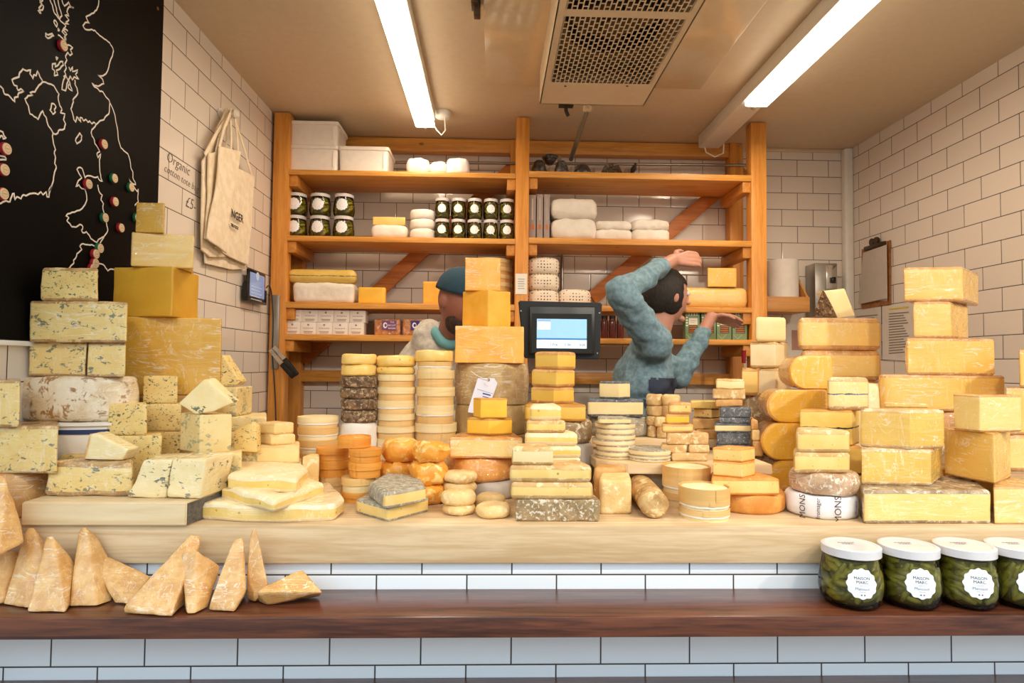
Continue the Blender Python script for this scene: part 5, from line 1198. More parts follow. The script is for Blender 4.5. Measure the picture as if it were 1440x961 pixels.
for i in range(5): bm.faces.new((lo[i], lo[(i+1) % 5], hi[(i+1) % 5], hi[i]))
bmesh.ops.bevel(bm, geom=list(bm.edges), offset=.002, segments=2, affect='EDGES')
tr = thing('tier_shelf', 'pale plank shelf raised on blocks behind the wooden boxes of cheese', 'shelf', (.4, 1.8, ZC)); part('plank', bm, BIRCHT, tr, 30)
for x0, x1 in ((905, 932), (1060, 1084)):
    bm = NB(); bx(bm, xat(x0, 1.70, 675), xat(x1, 1.70, 675), 1.70, 1.9, ZC, ZT1-.0275, .002); part('support_block', bm, BIRCHT, tr, 30)
t2_ = thing('rear_tier_shelf', 'pale plank step at the back of the display under small round cheeses', 'shelf', (.4, 2.03, ZC))
bm = NB(); bx(bm, xat(828, 1.95, 620), xat(1050, 1.95, 620), 1.945, 2.115, ZT2-.027, ZT2, .002); part('plank', bm, BIRCHT, t2_, 30)
for x0, x1 in ((840, 860), (1020, 1040)):
    bm = NB(); bx(bm, xat(x0, 1.95, 620), xat(x1, 1.95, 620), 1.96, 2.10, ZC, ZT2-.0275, .002); part('support_block', bm, BIRCHT, t2_, 30)

# --- far left, against the left wall
s = St(1.415, ZC, 'pile at far left edge')
s.wheel('washed_rind_round', 'orange-beige wrapped wheel', -34, 63, 668, 'r_tan', 1, r=.012)
s.blk('blue_cheese_block', 'wrapped veined block with straight lines of blue', -30, 82, 600, D=.15, paste='stilton', rind='r_stilt', wrap=1, back=1, rs=(2,), Y=1.43)
s.blk('blue_cheese_wedge', 'beige blue cheese wedge cut by the picture edge', -40, 29, 535, D=.11, paste='stilton', rind='r_stilt', wrap=1, back=1)
s.close()
# --- stack A
s = St(1.55, ZB, 'tall blue stack by chalkboard')
s.wheel('wrapped_cheese_round', 'white cloth-wrapped wheel with navy band', 38, 187, 595, plain('white_wrapping_cloth', '#ece2d2', .7), r=.006, sq=.55)
x_, y_, R_, za, zb_ = s.last
bm = NB(); lathe(bm, [(R_+.0045, zb_-.028), (R_+.0062, zb_-.027), (R_+.0062, zb_-.018), (R_+.0045, zb_-.017)], (x_, y_, 0), 44, close=False); bmesh.ops.scale(bm, verts=bm.verts, vec=(1, .57, 1), space=Matrix.Translation((-x_, -y_, 0))); fixn(bm)
wc = s.it[-1]; part('navy_band', bm, plain('navy_cloth_band', '#27355f', .7), wc)
bm = NB(); lathe(bm, [(R_+.001, zb_-.010), (R_+.009, zb_-.008), (R_+.009, zb_-.002), (R_+.001, zb_-.001)], (x_, y_, 0), 44, close=False); bmesh.ops.scale(bm, verts=bm.verts, vec=(1, .57, 1), space=Matrix.Translation((-x_, -y_, 0))); fixn(bm); part('folded_rim', bm, plain('white_wrapping_cloth', '#ece2d2', .7), wc)
s.wheel('blue_cheese_round', 'brown mottled crusty half wheel in film', 35, 187, 530, 'r_mottle', 1, r=.014, jit=.003, sq=.55)
zz = s.z
s.blk('blue_cheese_block', 'wider block of the wrapped veined pair', 41, 122, 481, D=.13, paste='stilton', rind='r_stilt', wrap=1, advance=False, Y=1.57, jit=.002, back=1)
s.blk('blue_cheese_block', 'narrower finely veined block of the pair', 123, 177, 482, D=.13, paste='stilton', rind='r_stilt', wrap=1, Y=1.565, back=1)
s.blk('blue_cheese_block', 'long creamy veined block in glossy film', 42, 179, 424, D=.14, paste='stilton', rind='r_stilt', wrap=1, jit=.002, back=.95, rs=(3,))
s.blk('blue_cheese_block', 'densely blue-veined block with scalloped rind edge', 57, 138, 377, D=.10, paste='blue', rind='r_stilt', jit=.003, rs=(3,), back=.9, r=.008)
s.close()
# --- stack B cheddar
s = St(1.72, ZB, 'cheddar stack below the chalkboard')
s.blk('cheddar_block', 'clothbound dark-rinded block', 140, 305, 557, D=.20, paste='r_big', tb=False, back=1)
s.blk('cheddar_block', 'very large yellow block in taut film', 132, 312, 445, D=.21, paste='cheddar', rind='r_gold', wrap=1, yx=.06, back=1, tb=False, r=.004)
s.blk('cheddar_block', 'yellow cheddar block showing two cut faces', 160, 280, 375, xm=243, dl=.03, dr=.17, paste='cheddar', tb=False, r=.004)
s.blk('cheddar_block', 'pale wrapped cheddar slab with dark rind end', 184, 273, 327, D=.13, paste='comtepale', rind='r_dark', wrap=1, rs=(3,), tb=False, back=1, r=.004, yx=.03)
s.blk('cheddar_wedge', 'small upright olive-yellow cheddar piece', 191, 232, 285, D=.09, paste='cheddar', tb=False, r=.003, back=1, wrap=1)
s.close()
# --- blue group on the board
s = St(1.44, ZB, '')
s.blk('blue_cheese_block', 'long film-wrapped blue cheese block lying frontmost on the left board', 60, 190, 651, D=.11, paste='stilton', rind='r_stilt', wrap=1, jit=.004, rc=.012, r=.012, taper=.06, back=.9)
z13 = s.z
slab('blue_cheese_wedge', 'small white wedge with pink-brown rind resting on long wrapped blue block', 'cheese', [(118, 654), (127, 618), (134, 617), (180, 640), (172, 655)], 1.47, .05, 'goat', 1, z0=z13, rindpts=(0, 1), rind='r_tan')
slab('blue_cheese_wedge', 'white blue-streaked wedge leaning, just right of the long wrapped block', 'cheese', [(178, 705), (202, 651), (242, 652), (232, 706)], 1.425, .10, 'bluesparse', 1, z0=ZB, jit=.003, bev=.005)
slab('blue_cheese_wedge', 'white blue-streaked wedge at the right front end of the board', 'cheese', [(234, 708), (241, 652), (290, 653), (281, 709)], 1.42, .10, 'bluesparse', 1, z0=ZB, jit=.003, dx=.02, bev=.005)
s = St(1.53, ZB, ''); s.blk('blue_cheese_piece', 'small dark-veined blue piece half hidden behind the long wrapped block', 84, 122, 640, D=.06, paste='blue', tb=False)
s = St(1.57, ZB, 'pair left of the blue cheese tower')
s.blk('blue_cheese_block', 'creamy veined block', 150, 228, 613, D=.07, paste='blue', tb=False, jit=.0015, back=1)
s.blk('blue_cheese_block', 'speckled blue cheese cube', 150, 208, 568, D=.065, paste='blue', tb=False, taper=.08, back=1); s.close()
s = St(1.67, ZB, 'narrow blue cheese tower beside big cheddar block')
s.blk('blue_cheese_block', 'dark-flecked blue block', 192, 254, 607, D=.08, paste='blue', tb=False, back=1)
s.blk('blue_cheese_block', 'olive-toned marbled blue block', 200, 255, 568, D=.08, paste='blue', tb=False, back=1)
s.blk('blue_cheese_block', 'greenish speckled blue cube', 201, 250, 529, D=.07, paste='blue', tb=False, back=1); s.close()
s = St(1.54, ZB, 'cream blue stack on the board')
s.blk('blue_cheese_block', 'low cream block with faint blue smears', 262, 340, 638, D=.13, paste='bluefaint', tb=False, xm=None, back=1, r=.004)
s.blk('blue_cheese_block', 'big cream cube with smeared blue, two faces', 253, 327, 584, xm=281, dl=.06, dr=.035, paste='bluefaint', tb=False, r=.003)
zc4 = s.z; s.close()
slab('blue_cheese_wedge', 'flat triangular white blue wedge standing on the big cream cube', 'cheese', [(250, 571), (286, 537), (292, 538), (327, 570), (300, 582), (276, 586)], 1.55, .045, 'bluesparse', 0, z0=zc4, dz=.004, bev=.003)
s = St(1.66, ZB, 'blue pair behind soft square cheeses')
s.blk('blue_cheese_block', 'plain cream block behind the dark-speckled slanting blue wedge', 318, 372, 634, D=.10, paste='bluefaint', tb=False, back=1)
slab('blue_cheese_wedge', 'dark-speckled slanting blue wedge in front of the cream tower', 'cheese', [(328, 635), (329, 606), (352, 594), (360, 600), (361, 636)], 1.63, .03, 'blue', z0=s.z, bev=.002)
s = St(1.76, ZB, 'cream tower beside the largest cheddar')
s.blk('blue_cheese_block', 'lowest-lying cream block', 300, 372, 607, D=.14, paste='bluefaint', tb=False, back=1)
s.blk('blue_cheese_block', 'wide cream blue block', 292, 375, 586, D=.15, paste='bluefaint', tb=False, back=.9)
s.blk('blue_cheese_block', 'cream cube with blue smears on two faces', 286, 355, 545, xm=333, dl=.03, dr=.10, paste='bluefaint', tb=False, r=.003)
zc2 = s.z; s.close()
slab('blue_cheese_wedge', 'pointed blue wedge standing at the very top of the cream tower', 'cheese', [(293, 536), (309, 500), (313, 495), (338, 533), (333, 538), (298, 540)], 1.79, .05, 'blue', z0=zc2, bev=.003, rindpts=None)

# --- brie wedges and soft squares
rt, z_ = foot('brie_wedge', 'large flat brie slab in film on the countertop, below two others', 'cheese', [(279, 731), (340, 735), (400, 736), (470, 733), (484, 722), (462, 694), (330, 700)], ZC, .034, 'brie', 'r_white', 1, r=.008, rc=.02, wave=.006, dome=.004)
rt, z_ = foot('brie_wedge', 'middle brie wedge with a folded corner pointing forward', 'cheese', [(312, 703), (384, 722), (455, 696), (410, 672), (345, 680)], z_, .028, 'brie', 'r_white', 0, r=.008, rc=.008, wave=.008)
rt, z_ = foot('brie_wedge', 'top brie wedge with white bloomy upper side', 'cheese', [(320, 688), (417, 694), (433, 676), (400, 654), (342, 662)], z_, .032, 'brie', 'r_white', 0, r=.007, rc=.008, wave=.006)
s = St(1.66, ZC, 'soft square stack behind brie')
s.blk('soft_cheese_square', 'full washed square cheese', 338, 424, 652, D=.11, paste='r_crottin', tb=False, rc=.012, back=1)
s.blk('soft_cheese_square', 'half square with pale rind and cut front', 339, 421, 627, D=.10, paste='soft', rind='r_crottin', rc=.008, back=1)
s.blk('soft_cheese_quarter', 'quarter square cheese turned corner-on', 361, 416, 612, xm=381, dl=.05, dr=.03, paste='soft', rind='r_crottin')
s.blk('soft_cheese_quarter', 'small quarter square showing two cut sides', 359, 414, 596, xm=386, dl=.04, dr=.04, paste='soft', rind='r_crottin'); s.close()
# --- bent-wood box stacks
s = St(1.78, ZC, 'woven box stack beside soft squares')
for yt, lb in ((664, 'boxed cheese with thin pale rim'), (640, 'tan bent-wood box with paper lining'), (621, 'tan bent-wood box, stapled'), (604, 'tan bent-wood box with white paper tab'), (588, 'lidded pale bent-wood box')):
    s.box(lb, 420, 475, yt, 'boxmid' if yt > 600 else 'boxwood', foil=True, group=None)
s.close()
s = St(1.66, ZC, ''); s.blk('soft_cheese_square', 'small pale square cheese peeking out between brie and orange boxes', 425, 449, 642, D=.05, paste='r_crottin', tb=False)
s = St(1.84, ZC, 'dark-rinded stack left of box columns')
s.blk('soft_cheese_square', 'pale square cheese', 480, 528, 640, D=.10, paste='r_crottin', tb=False, back=1)
s.wheel('wrapped_cheese', 'cheese in crumpled white cloth', 478, 529, 596, plain('white_wrapping_cloth', '#ece2d2', .7), jit=.004, js=30)
for yt, x0, m_ in ((578, 482, 'grey-brown mouldy'), (562, 482, 'almost black mottled'), (546, 481, 'brown crusty'), (529, 481, 'brown-white crusty')):
    s.wheel('mountain_cheese', m_+' flat round', x0, 529, yt, 'r_dark', r=.008, jit=.003, js=28)
s.wheel('soft_cheese_slab', 'pale yellow buckled slab', 482, 528, 513, 'brie', r=.006, jit=.003, js=24)
s.wheel('soft_cheese_slab', 'pale yellow crinkled slab', 482, 528, 498, 'brie', r=.006, jit=.003, js=24)
s.close()
def boxstack(s, x0, x1, ys, a='boxwood', d='pale round bent-wood box'):
    for i, yt in enumerate(ys): s.box(d, x0+((i*7) % 3-1)*.6, x1+((i*5) % 3-1)*.6, yt, a, foil=(i % 3 == 0))
s = St(1.86, ZC, 'middle column of pale boxes')
boxstack(s, 530, 584, (660, 637)); s.it[-1]['label'] = 'wider pale box'
boxstack(s, 530, 584, (619, 601, 583, 564, 545, 527))
s.wheel('soft_cheese_round', 'thick pale cut soft round', 531, 582, 516, 'brie', r=.006, jit=.002)
s.wheel('soft_cheese_round', 'domed pale cheese with bloomy top', 530, 583, 501, 'brie', r=.009, jit=.0025, dome=.004)
s.close()
s = St(1.76, ZC, ''); s.box('wide pale box in front of the middle column of pale boxes', 527, 584, 640, h=.055); s.z
s = St(1.86, ZC, 'right column of pale boxes beside big drum')
boxstack(s, 585, 640, (668, 645, 622)); 
s.box('wide lidded pale box', 584, 642, 597)
boxstack(s, 586, 639, (571, 545, 521))
s.box('foil-topped pale box', 587, 636, 509, 'boxmid', foil=True)
s.wheel('soft_cheese_round', 'square-cut crumbly pale cheese', 585, 637, 493, 'brie', r=.005, jit=.003)
s.close()
# --- orange boxes
s = St(1.70, ZC, 'left pile of orange boxes')
s.box('yellowish round box with open top', 450, 483, 673, 'boxmid'); s.box('dark orange round box', 446, 491, 649, 'boxorange'); s.box('orange round box', 446, 491, 632, 'boxorange'); ztop = s.z; s.close()
s = St(1.60, ZC, 'right pile of orange boxes')
s.box('orange-brown round box', 481, 527, 695, 'boxorange'); s.box('pale orange round box', 481, 527, 674, 'boxmid')
s.box('dark orange round box', 491, 536, 652, 'boxorange'); s.box('orange round box', 491, 536, 634, 'boxorange'); s.close()
s = St(1.64, max(s.z, ztop), ''); s.box('single bright orange open box bridging the two orange box piles', 476, 521, 616, 'boxorange', open_=True, fill='r_lump')
# --- crinkly orange lumps
s = St(1.57, ZC, 'right pile of wrinkled orange cheeses')
LJ = dict(r=.018, jit=.009, js=34, bulge=.004)
s.wheel('washed_rind_round', 'squat orange wrinkled cheese', 576, 624, 684, 'r_lump', **LJ)
s.wheel('washed_rind_round', 'plump orange wrinkled cheese', 579, 627, 652, 'r_lump', **LJ)
s.wheel('washed_rind_round', 'collapsed orange folded cheese', 584, 629, 624, 'r_lump', **LJ); s.close()
s = St(1.66, ZC, 'left pile of wrinkled orange cheeses')
s.wheel('washed_rind_round', 'flattened orange cheese', 536, 582, 678, 'r_lump', **LJ)
s.wheel('washed_rind_round', 'smooth orange round cheese', 534, 582, 652, 'r_lump', **LJ)
s.wheel('washed_rind_round', 'dimpled glossy orange cheese', 541, 586, 618, 'r_lump', r=.02, jit=.005, js=24, bulge=.004, dome=-.006); s.close()
# --- grey-topped semi-soft wedges
rt, z_ = foot('semi_soft_wedge', 'lower semi-soft quarter with grey rind at front centre-left', 'cheese', [(502, 722), (545, 735), (602, 720), (588, 703), (540, 700)], ZC, .034, 'reblo', 'r_grey', 0, r=.006, rc=.006, rs=(4,), bulge=.004)
rt, z_ = foot('semi_soft_wedge', 'upper semi-soft quarter showing grey mouldy top', 'cheese', [(520, 700), (541, 717), (599, 706), (590, 690), (545, 684)], z_, .036, 'reblo', 'r_grey', 0, r=.007, rc=.006, rs=(4, 0), bulge=.004)
# --- crottins
s = St(1.47, ZC, 'front crottin pair'); CJ = dict(r=.011, jit=.0025, js=34, bulge=.002)
s.wheel('small_goat_cheese', 'round wrinkled goat cheese', 624, 667, 714, 'r_crottin', **CJ); s.wheel('small_goat_cheese', 'slightly tilted wrinkled goat cheese', 621, 668, 695, 'r_crottin', **CJ); s.close()
s = St(1.57, ZC, 'rear crottin pile'); s.wheel('small_goat_cheese', 'partly hidden goat cheese', 625, 669, 698, 'r_crottin', **CJ); s.wheel('small_goat_cheese', 'tan-edged goat cheese', 625, 669, 682, 'r_crottin', **CJ); s.wheel('small_goat_cheese', 'domed beige goat cheese', 624, 670, 667, 'r_crottin', **CJ); s.close()
s = St(1.54, ZC, ''); s.wheel('small_goat_cheese', 'rear of two single low goat cheeses beside the crottins', 670, 709, 699, 'r_crottin', **CJ)
s = St(1.44, ZC, ''); s.wheel('small_goat_cheese', 'front of two single low goat cheeses, nearest the counter edge', 670, 717, 714, 'r_crottin', **CJ)
# --- tomme stack with yellow pieces, in front of the drum
s = St(1.64, ZC, 'stack at foot of drum cheese')
s.blk('wrapped_cheese', 'cheese in smooth grey paper', 662, 726, 680, D=.13, paste='r_crottin', rind=None, tb=False, back=1, r=.006) if False else None
s.wheel('paper_wrapped_cheese', 'wheel in dull grey paper', 655, 727, 680, plain('grey_wax_paper', '#bfb3a4', .6), jit=.002)
s.wheel('washed_rind_round', 'orange-brown wheel in glossy film', 630, 724, 645, 'r_orange', 1, r=.012, jit=.002)
s.blk('hard_cheese_wedge', 'straight yellow cut piece in film', 632, 735, 616, D=.13, paste='tomme', rind='r_orange', wrap=1, rs=(3,))
s.blk('yellow_cheese_chunk', 'bright yellow chunk, brown-edged', 655, 722, 589, xm=687, dl=.03, dr=.03, paste='yellow', rind='r_gold', Y=1.68)
s.blk('yellow_cheese_chunk', 'smaller bright yellow chunk', 665, 714, 561, xm=676, dl=.04, dr=.01, paste='yellow', rind='r_gold', Y=1.68, r=.004)
s.close()
# --- the drum and the orange blocks above
s = St(1.90, ZC, 'tall centre stack beside the screen')
s.wheel('drum_cheese', 'lower clothbound drum half, darker', 642, 739, 614, 'r_big', r=.004, jit=.0015, sq=.9)
s.wheel('drum_cheese', 'middle clothbound drum, greyish', 642, 739, 571, 'r_big', r=.005, jit=.0015, sq=.9)
s.wheel('drum_cheese', 'beige clothbound drum wearing a paper tag', 641, 742, 511, 'r_big', 1, r=.006, jit=.0015, sq=.9)
drum = s.it[-1]
s.blk('orange_cheese_block', 'wide orange block in crinkled film', 640, 737, 459, D=.17, paste='orange', tb=False, wrap=1, r=.003, back=1)
s.blk('orange_cheese_block', 'orange block showing two cut faces', 650, 719, 408, xm=687, dl=.06, dr=.05, paste='orange', tb=False, r=.003, Y=1.93)
s.blk('orange_cheese_block', 'squarish orange block in film', 654, 704, 363, D=.10, paste='orange', tb=False, wrap=1, r=.003, back=1, Y=1.95)
s.close()
# tag hanging on the drum
tg = thing('paper_tag', 'white paper tag with blue print tied to the beige drum', 'tag', W(686, 560, 1.885))
Yt = 1.884; q = [(672, 532), (695, 532), (699.5, 539), (684, 584), (658, 580), (659, 574)]
bm = NB(); v = [bm.verts.new(W(a, b, Yt+e)) for e in (0, .0012) for a, b in q]
bm.faces.new(v[:6]); bm.faces.new(v[6:][::-1])
for i in range(6): bm.faces.new((v[i], v[(i+1) % 6], v[6+(i+1) % 6], v[6+i]))
fixn(bm); part('card', bm, plain('tag_card', '#e9e6ee', .6), tg, 0)
bm = NB(); lathe(bm, [(.001, -.001), (.0045, -.001), (.0045, 0), (.001, 0)], W(687, 534.5, Yt), 16, 'y'); part('eyelet', bm, plain('tag_eyelet', '#a5713f', .5), tg)
bm = NB(); tube(bm, [W(687, 534.5, Yt-.002), W(680, 533, Yt-.004), W(670, 528, Yt-.004), W(662, 522, Yt-.002)], .0009, 6); tube(bm, [W(687, 534.5, Yt-.002), W(682, 538, Yt-.004), W(686, 543, Yt-.004)], .0009, 6); part('string', bm, plain('cotton_string', '#efe7da', .8), tg)
xd = W(690, 556, Yt)-W(678, 553, Yt)
bm = text_bm('DRUM', .007, W(683, 555, Yt-.0006), xd, Vector((-xd.z*-1, 0, xd.x)) if False else Vector((-xd.z, 0, xd.x)), bold=.0004) if False else NB()
for k, (a, b, c2) in enumerate(((679, 553.5, 11), (678.5, 557.5, 9))): obx(bm, W(a, b, Yt-.0008), W(a+c2, b+c2*.25, Yt-.0008), .0008, .0035 if k == 0 else .002, 0, (0, 0, 1))
for (a, b, c_, d) in ((671, 547.5, 693, 554),): obx(bm, W(a, b, Yt-.0008), W(c_, d, Yt-.0008), .0006, .0006)
part('blue_print', bm, plain('blue_ink', '#2d4a9a', .6), tg, 0)

# --- stack to the right of the drum
s = St(1.78, ZC, 'stack under the screen')
s.wheel('paper_wrapped_cheese', 'wheel in grey paper', 744, 833, 626, plain('grey_wax_paper', '#bfb3a4', .6), jit=.002)
s.wheel('natural_rind_round', 'brown-grey natural-rind wheel', 740, 831, 593, 'r_brown', jit=.003)
s.blk('hard_cheese_wedge', 'wide golden wedge', 738, 825, 569, D=.13, paste='gruyere', rind='r_gold', rc=.01, r=.008)
kw = dict(dl=.05, dr=.05, paste='gruyere', rind='r_tan', r=.009)
s.blk('hard_cheese_wedge', 'golden wedge with thin brown rind', 746, 808, 545, xm=779, **kw)
s.blk('hard_cheese_wedge', 'golden wedge, cut faces meeting forward', 747, 809, 520, xm=783, **kw)
s.blk('hard_cheese_wedge', 'slightly tilted golden wedge', 752, 810, 495, xm=785, **kw); s.close()
s = St(1.60, ZC, 'creamy pile below golden wedges')
s.blk('soft_cheese_slab', 'white-edged creamy slab', 740, 815, 668, D=.09, paste='brie', rind='r_white', back=1)
s.blk('soft_cheese_slab', 'cream slab, white rind below', 738, 817, 645, D=.09, paste='brie', rind='r_white', rc=.01)
s.blk('soft_cheese_slab', 'flat yellow-cream slab', 738, 818, 628, D=.09, paste='brie', rind='r_white', rc=.01, r=.01)
s.blk('soft_cheese_slab', 'bulging creamy slab', 737, 814, 609, D=.09, paste='brie', rind='r_white', rc=.012, r=.012, wave=.003)
s.blk('soft_cheese_slab', 'crinkled half cheese', 740, 796, 592, D=.08, paste='brie', rind='r_bloom', rc=.01, r=.008, wave=.003)
s.blk('soft_cheese_slab', 'white-topped creamy half cheese', 745, 790, 571, D=.075, paste='brie', rind='r_white', rc=.01, r=.01, wave=.004); s.close()
s = St(1.425, ZC, 'front centre stack at countertop edge')
s.blk('mountain_cheese_slab', 'long slab with furry grey-white crust', 725, 844, 703, D=.10, paste='r_crust', tb=False, r=.006, jit=.002, back=.97)
s.blk('mountain_cheese_slab', 'long cut slab with cream paste', 718, 835, 679, D=.095, paste='reblo', rind='r_bloom', r=.010, rs=(3, 1), rc=.008)
s.blk('mountain_cheese_slab', 'long cut slab with wavy tan rind', 716, 833, 655, D=.095, paste='reblo', rind='r_bloom', r=.010, rs=(3, 1), rc=.008, wave=.002)
s.blk('mountain_cheese_wedge', 'grey-cream wedge with tan rind', 720, 778, 630, D=.08, paste='pale', rind='r_bloom', r=.008, rs=(3,)); s.close()
# --- grey rind wheel pile and discs
def disc(s, x0, x1, yt):
    Y = s.Y; w_ = (x1-x0)/2; R = w_*Y/(F-w_); c = W((x0+x1)/2, yt+6, Y+R); z0 = s.z; z1 = max(s.zt((x0+x1)/2, yt, Y), z0+.008)
    o, sd = circle(c.x, c.y, R); _seed[0] += 1
    root = s._root('flat_goat_disc', 'thin grey-bloomed cheese disc', 'cheese', (c.x, c.y), z0, None)
    pb, rb = loft(o, sd, z0, z1, .003, .001, .0008, 30, _seed[0], (), False, top_only=True)
    fin('paste', pb, P('pale'), root); fin('rind', rb, P('r_grey'), root, label='grey bloomy upper rind'); s.z = z1
s = St(1.97, ZT2, 'dark-rinded pile before person in teal')
s.wheel('ash_rind_round', 'grey speckled mouldy wheel', 830, 913, 587, 'r_grey', r=.012, jit=.002, sq=.6)
s.blk('ash_rind_wedge', 'wide ivory wedge with dark thin rind', 826, 906, 562, D=.11, paste='goat', rind='r_ash', r=.009, rs=(1, 3), rc=.008)
s.blk('ash_rind_wedge', 'small ivory piece with two cut faces', 842, 887, 537, xm=871, dl=.03, dr=.04, paste='goat', rind='r_ash', r=.007); s.close()
s = St(1.72, ZT1, 'tall pile of thin grey discs')
for i, yt in enumerate((644, 636, 628, 620, 612, 604, 596)):
    disc(s, (838 if i != 3 else 834)+(i % 3-1), 893-(i % 2), yt)
s.blk('flat_goat_disc', 'half disc with pale cut edge', 841, 889, 589, D=.09, paste='goat', rind='r_grey', r=.002, rc=.01)
s.close()
s = St(1.675, ZT1, 'low pile of broad grey discs')
for yt in (650, 642, 634): disc(s, 883, 943, yt)
s.close()
# --- little rounds, on the rear step
RJ = dict(r=.007, jit=.002, js=40, bulge=.001)
s = St(1.97, ZT2, 'left column of pinkish small rounds')
s.wheel('small_round_cheese', 'tiny pinkish round', 911, 924, 599, 'r_bloom', **RJ); s.wheel('small_round_cheese', 'tiny tan round', 909, 924, 586, 'r_bloom', **RJ)
s.wheel('small_round_cheese', 'wide pinkish-beige round', 909, 939, 571, 'r_bloom', **RJ); s.wheel('small_round_cheese', 'flat-topped pinkish round', 909, 932, 555, 'r_bloom', **RJ); s.close()
s = St(1.94, ZT2, 'right column of small rounds')
s.wheel('small_round_cheese', 'tiny dark-edged round', 924, 939, 601, 'r_bloom', **RJ); s.wheel('small_round_cheese', 'tiny greyish round', 921, 938, 587, 'r_crottin', **RJ)
s.wheel('small_round_cheese', 'wider pale round', 932, 955, 571, 'r_bloom', **RJ); s.wheel('small_round_cheese', 'speckled pale round', 932, 956, 556, 'r_crottin', **RJ); s.close()
# --- rustic slabs, centre right
s = St(1.70, ZT1, 'rustic pile in the centre right')
BJ = dict(paste='r_bloom', tb=False, r=.006, jit=.0025, rc=.006)
s.blk('rustic_slab', 'floury orange-brown slab', 944, 997, 638, D=.06, **BJ); zz = s.z
s.blk('rustic_slab', 'left of two small floury bricks', 930, 967, 626, D=.06, advance=False, **BJ); s.blk('rustic_slab', 'right of two small floury bricks', 968, 999, 626, D=.06, **BJ)
s.blk('rustic_slab', 'long floury pinkish slab', 937, 998, 609, D=.07, **BJ)
s.blk('rustic_slab', 'cut slab with runny cream centre', 931, 976, 597, D=.06, paste='reblo', rind='r_tan', rs=(1, 3), r=.006, rc=.008, jit=.002)
s.blk('rustic_slab', 'small cut washed slab', 936, 971, 583, D=.06, paste='yellow', rind='r_tan', rs=(1, 3), r=.006, rc=.008)
s.blk('rustic_slab', 'rounded cut slab with glistening centre', 940, 974, 567, D=.06, paste='reblo', rind='r_tan', rs=(1, 3), r=.007, rc=.01); s.close()
s = St(1.94, ZT2, 'pile behind the rustic slabs')
DJ = dict(tb=False, r=.005, jit=.003, rc=.006)
s.blk('rustic_slab', 'folded brown slab', 978, 1012, 604, D=.07, paste='r_tan', **DJ); s.blk('rustic_slab', 'flaky brown slab', 973, 1013, 589, D=.07, paste='r_tan', **DJ)
s.blk('rustic_slab', 'brown leathery slab with pale cut end', 975, 1013, 575, xm=1000, dl=.04, dr=.02, paste='reblo', rind='r_dark', r=.004); s.blk('rustic_slab', 'pale yellow slab', 971, 1014, 564, D=.06, paste='brie', tb=False, r=.005); s.close()
s = St(1.84, ZT1, 'charcoal-rinded pile centre right')
s.blk('ash_log_slab', 'blackened slab', 1007, 1057, 626, D=.07, paste='r_ash', tb=False); s.blk('ash_log_slab', 'dark ash-coated oval', 1008, 1056, 609, D=.07, paste='r_ash', tb=False, r=.008)
s.blk('ash_log_slab', 'white-yellow cut slab with blue fleck', 1005, 1057, 596, D=.07, paste='goat', rind='r_ash'); s.blk('ash_log_slab', 'thin grey ashen slab', 1011, 1056, 588, D=.07, paste='r_ash', tb=False)
s.blk('ash_log_slab', 'flat-topped grey ashen brick', 1013, 1057, 573, D=.07, paste='r_ash', tb=False)
s.blk('rustic_slab', 'crumbly tan slab', 1006, 1045, 562, D=.06, Y=1.86, paste='r_tan', **DJ); s.blk('rustic_slab', 'broad crusty tan slab', 1002, 1049, 548, D=.07, Y=1.86, paste='r_bloom', **DJ)
s.blk('rustic_slab', 'pale crumbly tilted slab', 1007, 1048, 534, D=.06, Y=1.86, paste='goat', rind='r_bloom', r=.005, jit=.003); s.close()
s = St(1.80, ZT1, 'little column beside charcoal pile')
s.blk('rustic_slab', 'small tan piece, lowest', 1058, 1074, 620, D=.05, paste='r_tan', **DJ); s.blk('rustic_slab', 'small pale tan piece', 1057, 1070, 605, D=.05, paste='r_crottin', **DJ); s.blk('rustic_slab', 'small golden tan piece', 1056, 1067, 590, D=.05, paste='r_tan', **DJ); s.close()
# --- Z stack
s = St(1.49, ZC, 'stack right of the oval boxes')
s.wheel('washed_rind_round', 'shiny orange washed-rind wheel', 1001, 1099, 697, 'r_orange', r=.008, jit=.0012)
s.blk('washed_rind_wedge', 'long cut half with orange rind', 1001, 1097, 673, D=.10, paste='tomme', rind='r_orange', r=.006, rs=(1, 3), rc=.006)
s.blk('washed_rind_wedge', 'cream wedge with orange rind edges', 1001, 1063, 651, xm=1043, dl=.03, dr=.04, paste='tomme', rind='r_orange', r=.004)
s.blk('washed_rind_wedge', 'cream wedge, orange top', 1001, 1063, 632, xm=1043, dl=.03, dr=.04, paste='tomme', rind='r_orange', r=.004); s.close()
# --- open wooden boxes
s = St(1.55, ZC, 'rear open-box pile')
s.box('tan wooden box', 932, 998, 697, 'boxmid'); s.box('tan wooden box, stapled', 932, 998, 679, 'boxmid', foil=True); s.box('open wooden box filled with white cheese', 932, 998, 660, 'boxmid', open_=True); s.close()
s = St(1.415, ZC, 'front open-box pile at countertop edge')
s.box('wooden box with torn paper rim', 956, 1025, 721, 'boxmid', foil=True); s.box('wooden box with white rim', 956, 1025, 707, 'boxmid', foil=True); s.box('open wooden box with crusted white cheese', 955, 1025, 690, 'boxmid', open_=True); s.close()
